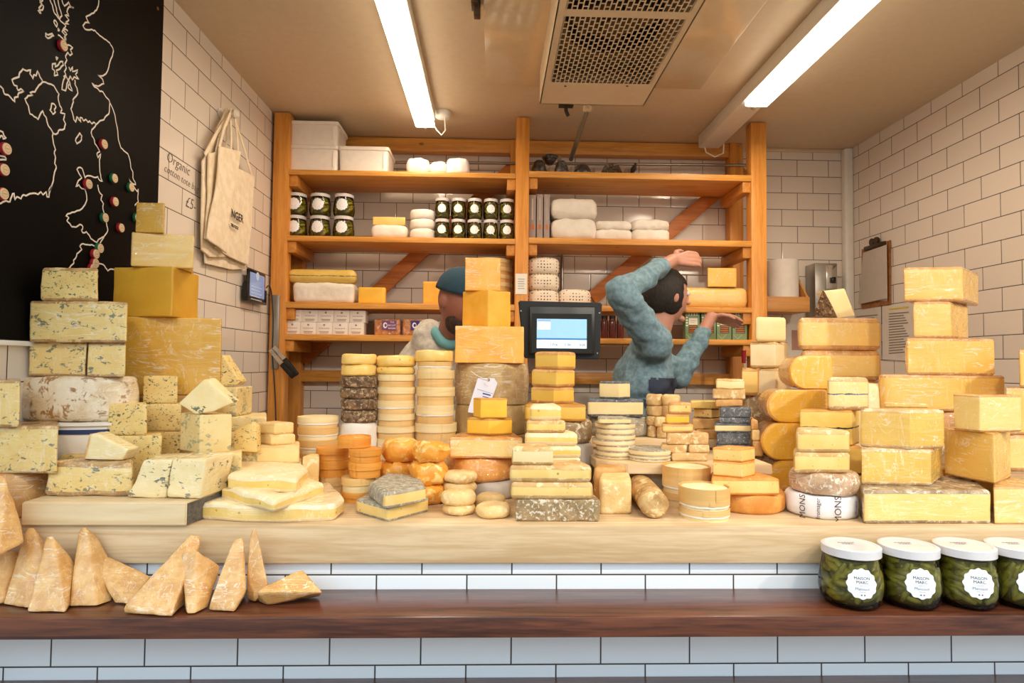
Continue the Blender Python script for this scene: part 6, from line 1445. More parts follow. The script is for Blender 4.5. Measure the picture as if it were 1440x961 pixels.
# --- little washed cylinders
rt, z_ = foot('monastery_cheese', 'upright squarish cheese log with woven-textured rind', 'cheese', [(842, 724), (888, 724), (885, 709), (845, 709)], ZC, W(865, 676, 1.49).z-ZC, 'r_crottin', 'r_crottin', 0, r=.008, rc=.012, tb=False, jit=.002)
rt, z_ = foot('monastery_cheese', 'upright cheese log standing behind the woven-textured one', 'cheese', [(835, 708), (880, 708), (878, 698), (838, 698)], ZC, W(857, 661, 1.60).z-ZC, 'r_tan', 'r_tan', 0, r=.008, rc=.012, tb=False, jit=.002)
a = Wz(900, 700, ZC); b = Wz(921, 731, ZC); R0 = .034; d = (b-a); d.z = 0; L = d.length; d.normalize()
lg = thing('monastery_cheese', 'cheese log lying on its side, end facing forward, with knobbly yellow rind', 'cheese', ((a.x+b.x)/2, (a.y+b.y)/2, ZC))
o, sd = circle(0, 0, R0, R0*.92, 36); bm, _ = loft(o, sd, 0, L, .010, .001, .002, 30, 77, (), False, split=False)
sx_ = Vector((d.y, -d.x, 0)); M_ = Matrix((sx_, Vector((0, 0, 1)), d)).transposed().to_4x4(); 
if M_.determinant() < 0: M_ = Matrix((-sx_, Vector((0, 0, 1)), d)).transposed().to_4x4()
M_.translation = Vector((a.x, a.y, ZC+R0*.92+.001)); bmesh.ops.transform(bm, matrix=M_, verts=bm.verts); fixn(bm); part('rind', bm, P('r_stilt'), lg)

# ================================================================== right side
s = St(2.00, ZC, 'rear stack beside pine post')
s.wheel('natural_rind_round', 'dark rough wheel', 1048, 1112, 640, 'r_dark', jit=.003); s.wheel('natural_rind_round', 'brown rough wheel', 1048, 1112, 598, 'r_brown', jit=.003); s.wheel('natural_rind_round', 'grey-brown floury wheel', 1048, 1112, 558, 'r_brown', jit=.003)
s.blk('hard_cheese_wedge', 'pale wedge set back on the left', 1043, 1066, 518, D=.10, paste='comtepale', rind='r_tan', r=.012, advance=False, Y=2.03, back=1)
s.blk('hard_cheese_wedge', 'olive-cream wedge with two faces', 1066, 1113, 518, xm=1091, dl=.03, dr=.05, paste='pale', rind='r_bloom', r=.009)
s.blk('hard_cheese_wedge', 'cream cube with light rind', 1054, 1109, 481, xm=1090, dl=.03, dr=.05, paste='pale', rind='r_bloom', r=.009)
s.blk('white_cheese_wedge', 'bright white cheese piece with slanting top', 1062, 1107, 446, D=.06, paste='goat', rind='r_white', tb=False, r=.012, rc=.01); s.close()
s = St(1.98, ZC, 'tall stack near the corner')
s.wheel('natural_rind_round', 'brown wheel', 1130, 1238, 640, 'r_brown'); s.wheel('natural_rind_round', 'tan wheel', 1130, 1238, 590, 'r_tan'); s.wheel('natural_rind_round', 'light tan wheel in film', 1128, 1238, 536, 'r_tan', 1)
s.blk('hard_cheese_half', 'thick cream half wheel in film', 1127, 1240, 493, D=.13, paste='comtepale', rind='r_tan', wrap=1, r=.016, rc=.015, rs=(1, 3), bulge=.003)
s.blk('hard_cheese_half', 'long cream half wheel in crinkled film', 1123, 1240, 447, D=.13, paste='comtepale', rind='r_tan', wrap=1, r=.016, rc=.015, rs=(1, 3), bulge=.003)
zz = s.z; s.close()
slab('hard_cheese_wedge', 'pointed wedge with mottled brown rind at peak of corner stack', 'cheese', [(1158, 405), (1188, 402), (1203, 440), (1178, 444)], 2.02, .05, 'goat', z0=zz, bev=.003)
slab('x', 'x', 'x', [(0, 0), (1, 0), (0, 1)], 2, .01, 'goat') if False else None
r_ = [W(1144, 441, 2.08), W(1158, 404, 2.02), W(1179, 445, 2.015), W(1160, 405, 2.08), W(1180, 444, 2.07)]
zmin = min(p.z for p in r_); r_ = [p+Vector((-.001, 0, zz-zmin+.001)) for p in r_]
rr = [o for o in scn.objects if o.name.startswith('hard_cheese_wedge') and o.get('label', '').startswith('pointed wedge')][0]
fin('rind', hullbm(r_, .002, .012, .0015, 30, 5), P('r_dark'), rr)
# goudas
def stadium(label, x0, x1, yt, z0, Y, D, left=True, rt=.25):
    zt_ = W((x0+x1)/2, yt, Y).z; H = zt_-z0; xa_, xb_ = W(x0, yt+15, Y).x, W(x1, yt+15, Y).x; R1 = H*.5; pts = []
    for k in range(13): a = pi/2+pi*k/12; pts.append((xa_+R1*1.0+R1*cos(a), z0+R1+R1*.998*sin(a)))
    R2 = H*rt
    for k in range(5): a = -pi/2+pi/2*k/4; pts.append((xb_-R2*.4+R2*.4*cos(a), z0+R2*.4+R2*.4*sin(a)))
    for k in range(5): a = pi/2*k/4; pts.append((xb_-R2*.4+R2*.4*cos(a), zt_-R2*.4+R2*.4*sin(a)))
    c = (sum(p[0] for p in pts)/len(pts), Y+D/2, z0); root = thing('gouda_half', label, 'cheese', c); _seed[0] += 1
    f_ = [Vector((p[0], Y, p[1])) for p in pts]; cen = Vector((c[0], Y, z0+R1))
    inn = [cen+(p-cen)*.955 for p in f_]; fin('paste', hullbm(inn+[p+Vector((0, .012, 0)) for p in inn], .002, .02, .0006, 20, _seed[0]), P('gouda', 1), root, 45)
    o2 = [p+Vector((0, .004, 0)) for p in f_]; o3 = [cen+(p-cen)*.97+Vector((.02, D, 0)) for p in f_]
    for p in o3: p.z = max(p.z, z0)
    fin('rind', hullbm(o2+o3, .003, .02, .0006, 20, _seed[0]), P('r_gouda', 1), root, 45); return root, zt_
zz = ZC
for nm_, x0, x1, yt in (('deep orange half gouda, lowest of the orange gouda stack', 1082, 1160, 648), ('waxed orange half gouda with rounded end, third of the orange stack', 1071, 1140, 595), ('long rounded orange gouda piece under the topmost one', 1079, 1165, 548), ('bright orange rounded gouda end, topmost of the orange stack', 1110, 1172, 500)):
    rt, zz = stadium(nm_, x0, x1, yt, zz, 1.78, .12)
# morbier
s = St(1.64, ZC, 'ash-line stack behind the tomme halves')
s.blk('ash_line_cheese', 'golden block, ash spot', 1124, 1212, 628, D=.12, paste='morbier', rind='r_gold', r=.005, back=1)
s.blk('ash_line_cheese', 'golden block with black ash line', 1124, 1209, 578, xm=1198, dl=.02, dr=.08, paste='morbier', rind='r_gold', r=.005)
s.blk('ash_line_cheese', 'cream half with faint blue ash line', 1163, 1224, 531, D=.10, paste='morbierpale', rind='r_bloom', wrap=1, r=.012, rs=(1,), rc=.012); s.close()
s = St(1.70, s.it[1].location.z+(s.z-s.z), '') if False else s
s2 = St(1.76, ZC, ''); s2.wheel('bloomy_round', 'pale bloomy wheel edge peeking out right of the ash-line half', 1150, 1237, 540, 'r_white', r=.016)
# tomme pair
s = St(1.44, ZC, 'tomme stack at countertop edge')
s.wheel('wrapped_cheese_round', 'wheel in white printed paper', 1108, 1200, 700, plain('white_printed_paper', '#efeae6', .45), r=.01, jit=.003, js=26)
gp = s.it[-1]; gx, gy, gR, gz0, gz1 = s.last
s.wheel('tomme_round', 'brown-pink rind wheel in glossy film', 1115, 1201, 668, 'r_pink', 1, r=.01, jit=.0025)
s.blk('tomme_half', 'cream cut half with small holes', 1116, 1197, 637, D=.09, paste='tomme', rind='r_bloom', r=.009, rs=(3, 1), rc=.008, Y=1.46)
s.blk('tomme_half', 'cream cut half with small holes and pale rind', 1120, 1197, 606, D=.09, paste='tomme', rind='r_bloom', r=.009, rs=(3, 1), rc=.008, Y=1.46); s.close()
def on_cyl(bm, cx, cy, R, ang0):
    for v in bm.verts:
        u, h_, e = v.co.x, v.co.y, v.co.z; a = ang0+u/R
        v.co = Vector((cx+(R+e)*sin(a), cy-(R+e)*cos(a), h_))
for tx, a0, sz, rot in (('MONS', -.05, .022, 1), ('MONS', -.95, .02, 1), ('fromager', -.55, .013, 1), ('affineur', .55, .012, 1)):
    bm = text_bm(tx, sz, (0, 0, 0), (0, 1, 0), (-1, 0, 0))
    for v in bm.verts: v.co.z = .0016
    bmesh.ops.translate(bm, verts=bm.verts, vec=(0, (gz0+gz1)/2, 0)); on_cyl(bm, gx, gy, gR+.0055, a0); part('printed_name', bm, plain('brown_print', '#5b3f3c', .6), gp, 0)
# big golden pieces
s = St(1.41, ZC, 'golden pile at right front')
s.blk('alpine_cheese_block', 'very long low block with grey-brown rind end', 1203, 1393, 690, xm=1214, dl=.20, dr=.002, paste='comtepale', rind='r_brown', wrap=1, r=.008, rs=(0,), rc=.008)
s.blk('alpine_cheese_block', 'olive-gold block with thin pale rind', 1210, 1326, 633, xm=1309, dl=.015, dr=.12, paste='gruyere', rind='r_bloom', wrap=1, r=.008, Y=1.46)
s.blk('alpine_cheese_block', 'olive-gold block, two cut faces forward', 1207, 1330, 577, xm=1280, dl=.05, dr=.03, paste='gruyere', rind='r_bloom', wrap=1, r=.008, Y=1.46)
s.blk('alpine_cheese_slice', 'thin pale slice of hard cheese', 1244, 1307, 568, D=.07, paste='comtepale', rind='r_bloom', r=.003, Y=1.55, h=.010)
s.close()
s = St(1.75, ZC, 'golden stack by right wall')
s.wheel('natural_rind_round', 'large brown wheel', 1244, 1410, 625, 'r_brown', sq=.6); s.wheel('natural_rind_round', 'brown wheel in film', 1244, 1410, 579, 'r_tan', 1, sq=.6)
CK = dict(paste='comte', rind='r_tan', wrap=1, r=.008)
s.blk('comte_piece', 'very long golden block with curved end', 1237, 1414, 528, D=.18, rs=(3,), rc=(.02, .005, .005, .02), bulge=.004, **CK)
s.blk('comte_piece', 'long golden block with one bright cut edge', 1275, 1399, 476, D=.16, rs=(3,), bulge=.004, **CK)
s.blk('comte_piece', 'short golden chunk with pale cut side', 1283, 1362, 424, xm=1337, dl=.02, dr=.10, **CK)
s.blk('comte_piece', 'broad golden chunk, brown rind at left end', 1270, 1376, 375, xm=1354, dl=.03, dr=.12, **CK); s.close()
s = St(1.41, ZC, 'golden blocks at the right picture edge')
s.blk('alpine_cheese_block', 'pale yellow block with flat greyish top', 1397, 1490, 686, D=.30, paste='comtepale', rind='r_tan', r=.004, back=1, wrap=1); zj = s.z
root_ = s.it[-1]; s.close(); root_['label'] = 'pale yellow block on the countertop, cut by the right picture edge'
s = St(1.66, ZC, ''); s.blk('alpine_cheese_block', 'amber wrapped block showing its top between two golden piles', 1322, 1392, 672, D=.14, paste='comte', rind='r_gold', wrap=1, h=zj-ZC, back=1)
s = St(1.45, zj, 'golden pair at the right edge')
s.blk('comte_piece', 'large golden wedge with sharp forward corner', 1328, 1421, 610, xm=1398, dl=.13, dr=.09, paste='comte', rind='r_gold', wrap=1, r=.004)
s.blk('comte_piece', 'golden cube with pale right face', 1340, 1437, 556, xm=1378, dl=.06, dr=.02, paste='comtepale', rind='r_gold', wrap=1, r=.005, Y=1.47); s.close()
s = St(1.63, zj, 'pile leaving picture at right'); s.z = zj
s.blk('comte_piece', 'pale golden rounded block', 1418, 1500, 612, D=.10, paste='comtepale', rind='r_tan', wrap=1, r=.01, back=1)
s.blk('comte_piece', 'golden block', 1414, 1500, 546, D=.10, back=1, **CK); s.blk('comte_piece', 'narrow upright golden piece', 1433, 1500, 492, D=.10, back=1, **CK); s.close()

# ================================================================== parmesan on the dark ledge
def parm(label, base, up, seed, rindz=True, name='parmesan_wedge', jit=.002):
    """base: (px,py) on the ledge; up: (px,py,Y)"""
    pts = [Wz(a, b, ZS)+Vector((0, 0, .002)) for a, b in base]+[W(*u) for u in up]
    for p in pts: p.y = min(p.y, 1.392)
    c = sum(pts, Vector())/len(pts); root = thing(name, label, 'cheese', (c.x, c.y, ZS), 'parmesan wedges on the dark ledge')
    fin('paste', hullbm(pts, .0035, .013, jit*.7, 30, seed), P('parm', 1), root, 50)
    return root
parm('parmesan wedge standing upright between the two at far left', [(4, 852), (38, 857), (86, 850), (20, 838), (80, 838)], [(37, 742, 1.375), (49, 742, 1.375), (64, 764, 1.385)], 1)
parm('parmesan wedge with wrinkled tip, second upright one from left', [(38, 862), (93, 863), (104, 845), (50, 845)], [(65, 754, 1.35), (75, 753, 1.35), (106, 791, 1.36)], 2)
parm('narrow-topped parmesan wedge, third upright one from left', [(97, 855), (136, 854), (158, 846), (104, 840), (150, 836)], [(111, 741, 1.375), (121, 741, 1.37), (137, 754, 1.385), (157, 790, 1.385)], 3)
parm('parmesan piece lying slanted behind the largest wedge', [(160, 850), (181, 852), (200, 840)], [(128, 777, 1.375), (136, 776, 1.385), (170, 790, 1.38), (214, 810, 1.37), (132, 795, 1.36)], 4)
parm('largest parmesan wedge, sloping down to a broad base', [(174, 864), (241, 870), (262, 850), (215, 845)], [(173, 853, 1.27), (267, 752, 1.37), (284, 754, 1.38), (278, 775, 1.375), (220, 803, 1.32), (243, 862, 1.255)], 5)
parm('stubby parmesan chunk leaning against the largest wedge', [(261, 866), (275, 865), (292, 856), (275, 845)], [(254, 778, 1.34), (277, 774, 1.33), (312, 797, 1.36)], 6)
parm('parmesan wedge with glassy film, broad base, right of stubby chunk', [(292, 860), (330, 863), (346, 838), (305, 845)], [(328, 759, 1.35), (343, 755, 1.35), (346, 830, 1.31), (296, 845, 1.29)], 7)
parm('slimmest parmesan wedge, standing like a spike', [(346, 845), (358, 849), (378, 835), (355, 836)], [(353, 743, 1.355), (360, 742, 1.355), (377, 822, 1.33), (348, 790, 1.34)], 8)
parm('flat parmesan piece lying at the right end of the row', [(362, 847), (377, 853), (450, 840), (420, 832)], [(361, 833, 1.29), (372, 825, 1.31), (424, 800, 1.36), (454, 833, 1.31)], 9)
parm('parmesan piece at the very left below the big crumbly one', [(-30, 857), (4, 851), (30, 840), (-20, 838)], [(28, 774, 1.38), (-30, 778, 1.33)], 10)
pts = [W(-45, 780, 1.28), W(0, 783, 1.27), W(34, 763, 1.33), W(33, 750, 1.34), W(10, 671, 1.35), (W(-10, 662, 1.35)), W(-60, 700, 1.32), W(-40, 760, 1.37), W(20, 760, 1.38)]
c = sum(pts, Vector())/len(pts); rt = thing('parmesan_wedge', 'big crumbly parmesan piece cut by the left picture edge, atop another', 'cheese', (c.x, c.y, min(p.z for p in pts)), 'parmesan wedges on the dark ledge')
fin('paste', hullbm(pts, .010, .013, .003, 18, 31), P('parm', 1), rt, 50)

# ================================================================== gherkin jars on the ledge
JH = W(1197, 770, 1.30).z-ZS
yj = 1.325; Rj = 42.5*yj/F
xs = [1197, 1277.5, 1356.5, 1431]
for i, px in enumerate(xs):
    cpt = W(px, 820, yj); lab = ['first large gherkin jar on the dark ledge, nearest the middle', 'second large gherkin jar on ledge, counted from its left end', 'third large gherkin jar on ledge, with mustard seeds settled low', 'fourth large gherkin jar on the ledge, cut by the right picture edge'][i]
    jar(lab, (cpt.x, yj, ZS), Rj, JH, 'gherkin jars on the dark ledge', True, seed=i+1, facing=-.20-.02*i)

# ================================================================== PEOPLE
def limb(a, b, ra, rb, n=14):
    """tapered capsule between two joints"""
    bm = NB(); k = 5; tube(bm, [a.lerp(b, q/k) for q in range(k+1)], [ra+(rb-ra)*q/k for q in range(k+1)], n)
    merge(bm, ell(a, (ra,)*3, None, 3)); merge(bm, ell(b, (rb,)*3, None, 3)); return bm
def torso(J, g=0.):
    """ribcage, waist and hips as ellipsoids aligned with the shoulder line, wider than deep"""
    out = []; ax = (J['shL']-J['shR']).normalized(); hx = (J['hpL']-J['hpR']).normalized()
    def E_(c, up, sx_, w_, d_, h_):
        up = up.normalized(); sx_ = (sx_-up*sx_.dot(up)).normalized(); fy = up.cross(sx_)
        M_ = Matrix((fy, sx_, up)).transposed().to_4x4(); M_.translation = c; out.append(ell((0, 0, 0), (d_+g, w_+g, h_+g), M_, 3))
    up1 = J['nb']-J['chest']; up2 = J['chest']-J['sp']; up3 = J['sp']-J['pel']
    E_(J['chest'], up1+up2, ax, .165, .112, .175); E_(J['sp'].lerp(J['chest'], .45), up2, ax, .150, .108, .16); E_(J['sp'], up2+up3, ax+hx, .138, .105, .16); E_(J['pel'], up3, hx, .160, .118, .14)
    top = J['chest'].lerp(J['nb'], .62); out.append(limb(top, J['shL'], .070+g, .060+g)); out.append(limb(top, J['shR'], .070+g, .060+g)); return out
def skin_eval(verts, radii, edges, voxel, sub=1, root=0, extra=None, disp=0., smooth=4, seed=0):
    bm = NB()
    for a, b in edges: merge(bm, limb(Vector(verts[a]), Vector(verts[b]), radii[a], radii[b]))
    for e in (extra or []): merge(bm, e)
    me2 = bpy.data.meshes.new('r'); bm.to_mesh(me2); bm.free(); o2 = bpy.data.objects.new('r', me2); link(o2)
    rm = o2.modifiers.new('r', 'REMESH'); rm.mode = 'VOXEL'; rm.voxel_size = voxel
    sm = o2.modifiers.new('sm', 'SMOOTH'); sm.iterations = smooth; sm.factor = .5
    dg = bpy.context.evaluated_depsgraph_get(); ev = bpy.data.meshes.new_from_object(o2.evaluated_get(dg)); bpy.data.objects.remove(o2)
    bm = NB(); bm.from_mesh(ev); bpy.data.meshes.remove(ev)
    if disp:
        bm.normal_update()
        for v in bm.verts:
            p = v.co; n_ = noise.noise(Vector((p.x*9+seed, p.y*9, p.z*14)))+.5*noise.noise(Vector((p.x*26+seed, p.y*26, p.z*30)))
            v.co = p+v.normal*disp*n_
    return bm
def ell(c, r, M_=None, n=2):
    bm = NB(); bmesh.ops.create_icosphere(bm, subdivisions=n, radius=1)
    for v in bm.verts: v.co = Vector((v.co.x*r[0]+c[0], v.co.y*r[1]+c[1], v.co.z*r[2]+c[2]))
    if M_ is not None: bmesh.ops.transform(bm, matrix=M_, verts=bm.verts)
    return bm
def frame(c, yaw, pitch=0, roll=0):
    return Matrix.Translation(c) @ Matrix.Rotation(yaw, 4, 'Z') @ Matrix.Rotation(pitch, 4, 'Y') @ Matrix.Rotation(roll, 4, 'X')
def head_parts(M_):
    bm = NB(); bmesh.ops.create_icosphere(bm, subdivisions=4, radius=1)
    for v in bm.verts:
        x, y, z = v.co; t = max(0, -z)
        y2 = y*.077*(1-.30*t**1.3); x2 = x*.098*(1-.06*(x > 0))
        if x < 0: x2 *= (1-.30*t)
        z2 = z*.118
        if x > .3 and -.05 < z < .25: x2 -= .006*math.exp(-((abs(y)-.38)/.16)**2)      # eye sockets
        if x > .3 and z > .2: x2 += .002
        if x > .2 and z < -.7: x2 += .012*(x)*(1-abs(y))
        v.co = (x2, y2, z2)
    bmesh.ops.transform(bm, matrix=M_, verts=bm.verts)
    ex = [bm]
    for k, (c, r) in enumerate((((.098, 0, .005), (.010, .008, .022)), ((.104, 0, -.016), (.014, .013, .011)), ((.088, .013, .030), (.008, .018, .005)), ((.088, -.013, .030), (.008, .018, .005)),
                  ((.090, 0, -.046), (.010, .024, .0055)), ((.088, 0, -.056), (.010, .021, .0065)), ((.078, 0, -.092), (.016, .022, .016)), ((.0, .080, -.004), (.018, .010, .031)), ((.0, -.080, -.004), (.018, .010, .031)))):
        ex.append(ell(c, r, M_))
    return ex
def hand_chains(wrist, d, nrm, side, curl=.5, s=1.):
    """palm and five fingers. d: pointing direction, nrm: palm facing, side: towards thumb"""
    out = []; d = Vector(d).normalized(); side = (Vector(side)-d*Vector(side).dot(d)).normalized(); nrm = Vector(nrm); nrm = (nrm-d*nrm.dot(d)-side*nrm.dot(side)).normalized(); w0 = Vector(wrist)
    V, R_, E = [], [], []
    for j, (off, L) in enumerate(((.030, .070), (.010, .080), (-.010, .075), (-.029, .060))):
        b = w0+side*off*.45*s+d*.02*s; k = w0+side*off*s+d*.085*s
        i0 = len(V); V += [b, k]; R_ += [.014*s, .0115*s]; E.append((i0, i0+1)); p = k; dd = d.copy(); a = 0
        for q, fr_ in enumerate((.45, .32, .25)):
            a += curl*(.5 if q == 0 else .8); dd = (d*cos(a)+nrm*sin(a)); p = p+dd*L*fr_*s; V.append(p); R_.append((.0092, .0084, .0072)[q]*s); E.append((len(V)-2, len(V)-1))
        out.append((V, R_, E)); V, R_, E = [], [], []
    b = w0+side*.012*s+d*.015*s; p1_ = b+(side*.8+d*.5+nrm*.3).normalized()*.040*s; p2_ = p1_+(side*.35+d*.9+nrm*.4).normalized()*.033*s; p3_ = p2_+(side*.1+d*.9+nrm*.6).normalized()*.026*s
    out.append(([b, p1_, p2_, p3_], [.013*s, .0115*s, .0095*s, .008*s], [(0, 1), (1, 2), (2, 3)]))
    return out
def chain_bm(ch):
    V, R_, E = ch; bm = NB(); tube(bm, V, R_, 10)
    for p, r in zip(V, R_): merge(bm, ell(p, (r, r, r)))
    return bm
def person(label, J, hM, cols, hat=None, voxel=.0055, fwdv=(1, 0, 0), apron=False, hair=None, collar=None, sleeve_to=1.0, beard=None):
    root = thing('person', label, 'person', (J['pel'].x, J['pel'].y, 0))
    names = ['pel', 'sp', 'chest', 'nb', 'nk', 'shL', 'elL', 'wrL', 'shR', 'elR', 'wrR', 'hpL', 'knL', 'anL', 'toL', 'hpR', 'knR', 'anR', 'toR']
    V = [J[n] for n in names]; I = {n: i for i, n in enumerate(names)}
    E = [(I[a], I[b]) for a, b in (('pel', 'sp'), ('sp', 'chest'), ('chest', 'nb'), ('nb', 'nk'), ('shL', 'elL'), ('elL', 'wrL'), ('shR', 'elR'), ('elR', 'wrR'), ('pel', 'hpL'), ('hpL', 'knL'), ('knL', 'anL'), ('anL', 'toL'), ('pel', 'hpR'), ('hpR', 'knR'), ('knR', 'anR'), ('anR', 'toR'))]
    R_ = dict(pel=.10, sp=.10, chest=.10, nb=.060, nk=.055, shL=.062, shR=.062, elL=.043, elR=.043, wrL=.028, wrR=.028, hpL=.092, hpR=.092, knL=.060, knR=.060, anL=.042, anR=.042, toL=.034, toR=.034)
    ex = head_parts(hM)+torso(J)
    for sd in ('L', 'R'):
        d = (J['wr'+sd]-J['el'+sd]).normalized(); J['hd'+sd] = J.get('hd'+sd, d); th = J.get('th'+sd, Vector((0, 0, 1)))
        ch = hand_chains(J['wr'+sd], J['hd'+sd], J.get('pn'+sd, Vector((0, 1, 0))), th, J.get('curl'+sd, .45))
        ex += [chain_bm(c) for c in ch]
    bm = skin_eval(V, [R_[n] for n in names], E, voxel, 1, 0, ex, smooth=3); part('body', bm, plain('skin_'+cols['skin'][1:], cols['skin'], .5), root, 180)
    for s_ in (1, -1):
        part('eye', ell((.083, s_*.030, .022), (.012, .012, .012), hM, 3), plain('eye_white', '#e4dcd2', .2), root, 180)
        part('iris', ell((.0925, s_*.030, .022), (.0045, .006, .006), hM, 2), plain('eye_dark', '#2c1c14', .15), root, 180)
    # upper garment: torso + sleeves
    tn = ['pel', 'sp', 'chest', 'nb', 'shL', 'elL', 'wrL', 'shR', 'elR', 'wrR']; TI = {n: i for i, n in enumerate(tn)}
    JJ = dict(J)
    for sd in ('L', 'R'): JJ['wr'+sd] = J['el'+sd].lerp(J['wr'+sd], sleeve_to)
    TE = [(TI[a], TI[b]) for a, b in (('pel', 'sp'), ('sp', 'chest'), ('chest', 'nb'), ('shL', 'elL'), ('elL', 'wrL'), ('shR', 'elR'), ('elR', 'wrR'))]
    GR_ = dict(R_); GR_.update(pel=.11, sp=.11, chest=.11, nb=.072, shL=.078, shR=.078, elL=.060, elR=.060, wrL=.044, wrR=.044)
    bm = skin_eval([JJ[n] for n in tn], [GR_[n] for n in tn], TE, .008, 1, 0, torso(J, .020), .016, 5, 5)
    apb = bm.copy() if apron else None
    part('jacket' if not apron else 'jumper', bm, cheese('cloth_'+cols['top'][1:], cols['top'], cols['top2'], 60, .85, .5, 300, tint=False), root, 180)
    if apron:
        f_ = Vector(fwdv).normalized(); apb.normal_update(); c0 = J['chest']; c1 = J['pel']
        ctr = lambda z: c1.lerp(c0, max(0, min(1, (z-c1.z)/(c0.z-c1.z))))
        dead = [f for f in apb.faces if f.normal.dot(f_) < .15 or not (c1.z-.25 < f.calc_center_median().z < c0.z+.02) or (f.calc_center_median()-ctr(f.calc_center_median().z)).length > .215]
        bmesh.ops.delete(apb, geom=dead, context='FACES'); apb.normal_update()
        for v in apb.verts: v.co += v.normal*.006
        part('apron', apb, cheese('cloth_apron', cols['apron'], cols['apron'], 60, .85, .3, 300, tint=False), root, 180)
    # trousers
    ln = ['pel', 'hpL', 'knL', 'anL', 'hpR', 'knR', 'anR']; LI = {n: i for i, n in enumerate(ln)}
    bm = skin_eval([J[n] for n in ln], [.132, .108, .080, .066, .108, .080, .066], [(LI[a], LI[b]) for a, b in (('pel', 'hpL'), ('hpL', 'knL'), ('knL', 'anL'), ('pel', 'hpR'), ('hpR', 'knR'), ('knR', 'anR'))], .010, 1, 0, None, .008, 3, 2)
    part('trousers', bm, cheese('cloth_trousers', '#23252c', '#1b1d22', 60, .85, .3, 300, tint=False), root, 180)
    for sd in ('L', 'R'):
        bm = NB(); a, b = J['an'+sd].copy(), J['to'+sd].copy(); d = (b-a); d.z = 0; d.normalize(); a.z = b.z = .045
        tube(bm, [a-d*.06, a-d*.03, a+d*.05, b, b+d*.045, b+d*.06], [.02, .044, .046, .043, .034, .012], 14); part('shoe', bm, plain('black_shoe', '#1a1816', .5), root, 60)
    if hat:
        bm = NB(); bmesh.ops.create_icosphere(bm, subdivisions=4, radius=1)
        bmesh.ops.delete(bm, geom=[v for v in bm.verts if v.co.z < -.02], context='VERTS')
        for v in bm.verts:
            x, y, z = v.co; k = 1+.03*sin(14*math.atan2(y, x))*(z < .25); v.co = (x*.108*k-.004, y*.090*k, .036+z*.098)
        bmesh.ops.solidify(bm, geom=list(bm.faces), thickness=.006); bmesh.ops.transform(bm, matrix=hM, verts=bm.verts)
        part('beanie', bm, cheese('cloth_'+hat[1:], hat, hat, 60, .9, .6, 200, tint=False), root, 180)
    if hair:
        bm = NB(); bmesh.ops.create_icosphere(bm, subdivisions=4, radius=1)
        for v in bm.verts:
            x, y, z = v.co; w_ = noise.noise(v.co*6)*.05+noise.noise(Vector((x*22, y*22, z*5)))*.04
            v.co = (x*.108*(1+w_)-.014, y*.090*(1+w_), z*.118*(1+w_)+.016)
        bmesh.ops.delete(bm, geom=[v for v in bm.verts if (v.co.x > .045 and v.co.z < .062) or v.co.z < -.085], context='VERTS')
        bmesh.ops.solidify(bm, geom=list(bm.faces), thickness=.004); bmesh.ops.transform(bm, matrix=hM, verts=bm.verts)
        part('hair', bm, cheese('hair_'+hair[1:], hair, '#120e0c', 60, .6, 1, 200, stretch=(3, 3, .5)), root, 180)
    if beard:
        bm = NB(); bmesh.ops.create_icosphere(bm, subdivisions=4, radius=1)
        for v in bm.verts:
            x, y, z = v.co; w_ = noise.noise(v.co*12)*.05; v.co = (x*.060*(1+w_)+.034, y*.062*(1+w_), z*.052*(1+w_)-.078)
        bmesh.ops.delete(bm, geom=[v for v in bm.verts if v.co.z > -.062 and abs(v.co.y) < .045 and v.co.x > .03], context='VERTS')
        bmesh.ops.transform(bm, matrix=hM, verts=bm.verts); part('beard', bm, cheese('hair_beard', beard, '#2a1a12', 60, .7, 1, 200), root, 180)
    if collar:
        bm = NB(); c = J['nb'].lerp(J['nk'], .45); ax = (J['nk']-J['nb']).normalized(); s1 = ax.cross(Vector((0, 1, 0))).normalized(); s2 = ax.cross(s1); pts = []
        for k in range(25): a = 2*pi*k/24; pts.append(c+s1*.066*cos(a)+s2*.066*sin(a)+ax*(.006*sin(3*a)))
        tube(bm, pts, .020, 10, False); part('scarf', bm, cheese('cloth_'+collar[1:], collar, collar, 60, .9, .8, 120, tint=False), root, 180)
    return root
V3 = Vector
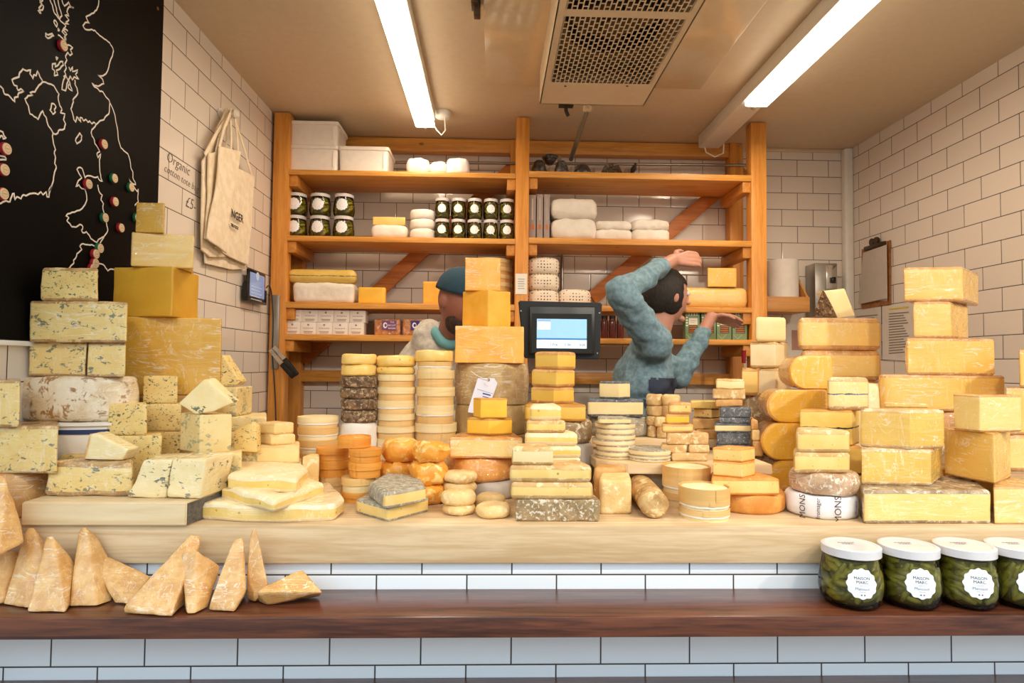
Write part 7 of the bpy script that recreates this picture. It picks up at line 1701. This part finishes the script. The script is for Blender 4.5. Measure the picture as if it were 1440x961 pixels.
# person on the left: bending over the counter behind the drum
hc = W(646, 424, 2.42)
J = dict(nk=hc+V3((-.02, .03, -.075)), nb=hc+V3((-.045, .10, -.165)), chest=V3((hc.x-.10, 2.60, 1.46)), sp=V3((hc.x-.12, 2.68, 1.22)), pel=V3((hc.x-.12, 2.74, .98)),
 shR=W(606, 478, 2.52), shL=V3((hc.x+.10, 2.66, 1.57)), elR=W(592, 575, 2.44), wrR=W(650, 600, 2.26), elL=V3((hc.x+.20, 2.46, 1.32)), wrL=V3((hc.x+.10, 2.28, 1.25)),
 hpL=V3((hc.x-.03, 2.74, .90)), knL=V3((hc.x-.03, 2.68, .50)), anL=V3((hc.x-.03, 2.74, .09)), toL=V3((hc.x-.01, 2.60, .04)),
 hpR=V3((hc.x-.21, 2.74, .90)), knR=V3((hc.x-.25, 2.70, .50)), anR=V3((hc.x-.26, 2.76, .09)), toR=V3((hc.x-.26, 2.62, .04)))
person('person in dark teal beanie and pale beige jacket, bending behind the orange cheese blocks', J, frame(hc, radians(-50), radians(16), 0), dict(skin='#9c6350', top='#cfc5b6', top2='#b8ad9c'), hat='#1f3d4c', fwdv=(.3, -1, 0), collar='#6fa6a8', beard='#4a2e20', sleeve_to=.95)
# person on the right: in profile, reaching up to the right shelves
hc = W(938, 418, 2.76)
J = dict(nk=hc+V3((-.02, 0, -.08)), nb=hc+V3((-.05, 0, -.175)), chest=V3((hc.x-.10, 2.78, hc.z-.38)), sp=V3((hc.x-.10, 2.80, 1.18)), pel=V3((hc.x-.08, 2.80, .97)),
 shR=hc+V3((-.11, -.18, -.20)), shL=hc+V3((-.05, .18, -.23)), elR=W(872, 412, 2.46), wrR=W(946, 366, 2.68), elL=V3((hc.x+.12, 2.99, hc.z-.36)), wrL=W(1000, 446, 3.04),
 hpL=V3((hc.x-.08, 2.89, .90)), knL=V3((hc.x-.02, 2.90, .50)), anL=V3((hc.x-.08, 2.90, .09)), toL=V3((hc.x+.06, 2.91, .04)),
 hpR=V3((hc.x-.08, 2.71, .90)), knR=V3((hc.x-.06, 2.70, .50)), anR=V3((hc.x-.16, 2.69, .09)), toR=V3((hc.x-.02, 2.68, .04)),
 hdR=V3((1, .25, .12)), pnR=V3((0, .5, -.8)), thR=V3((0, .3, .9)), hdL=V3((1, .2, -.1)), pnL=V3((0, -.2, -.9)), thL=V3((0, -.8, .5)), curlR=.35, curlL=.35)
person('person in teal-grey jumper and navy apron, in profile, reaching towards the right shelf', J, frame(hc, radians(12), radians(4), 0), dict(skin='#c08a74', top='#7f9ba6', top2='#668390', apron='#343c50'), hair='#2b211d', fwdv=(1, -.15, 0), apron=True, sleeve_to=.72)
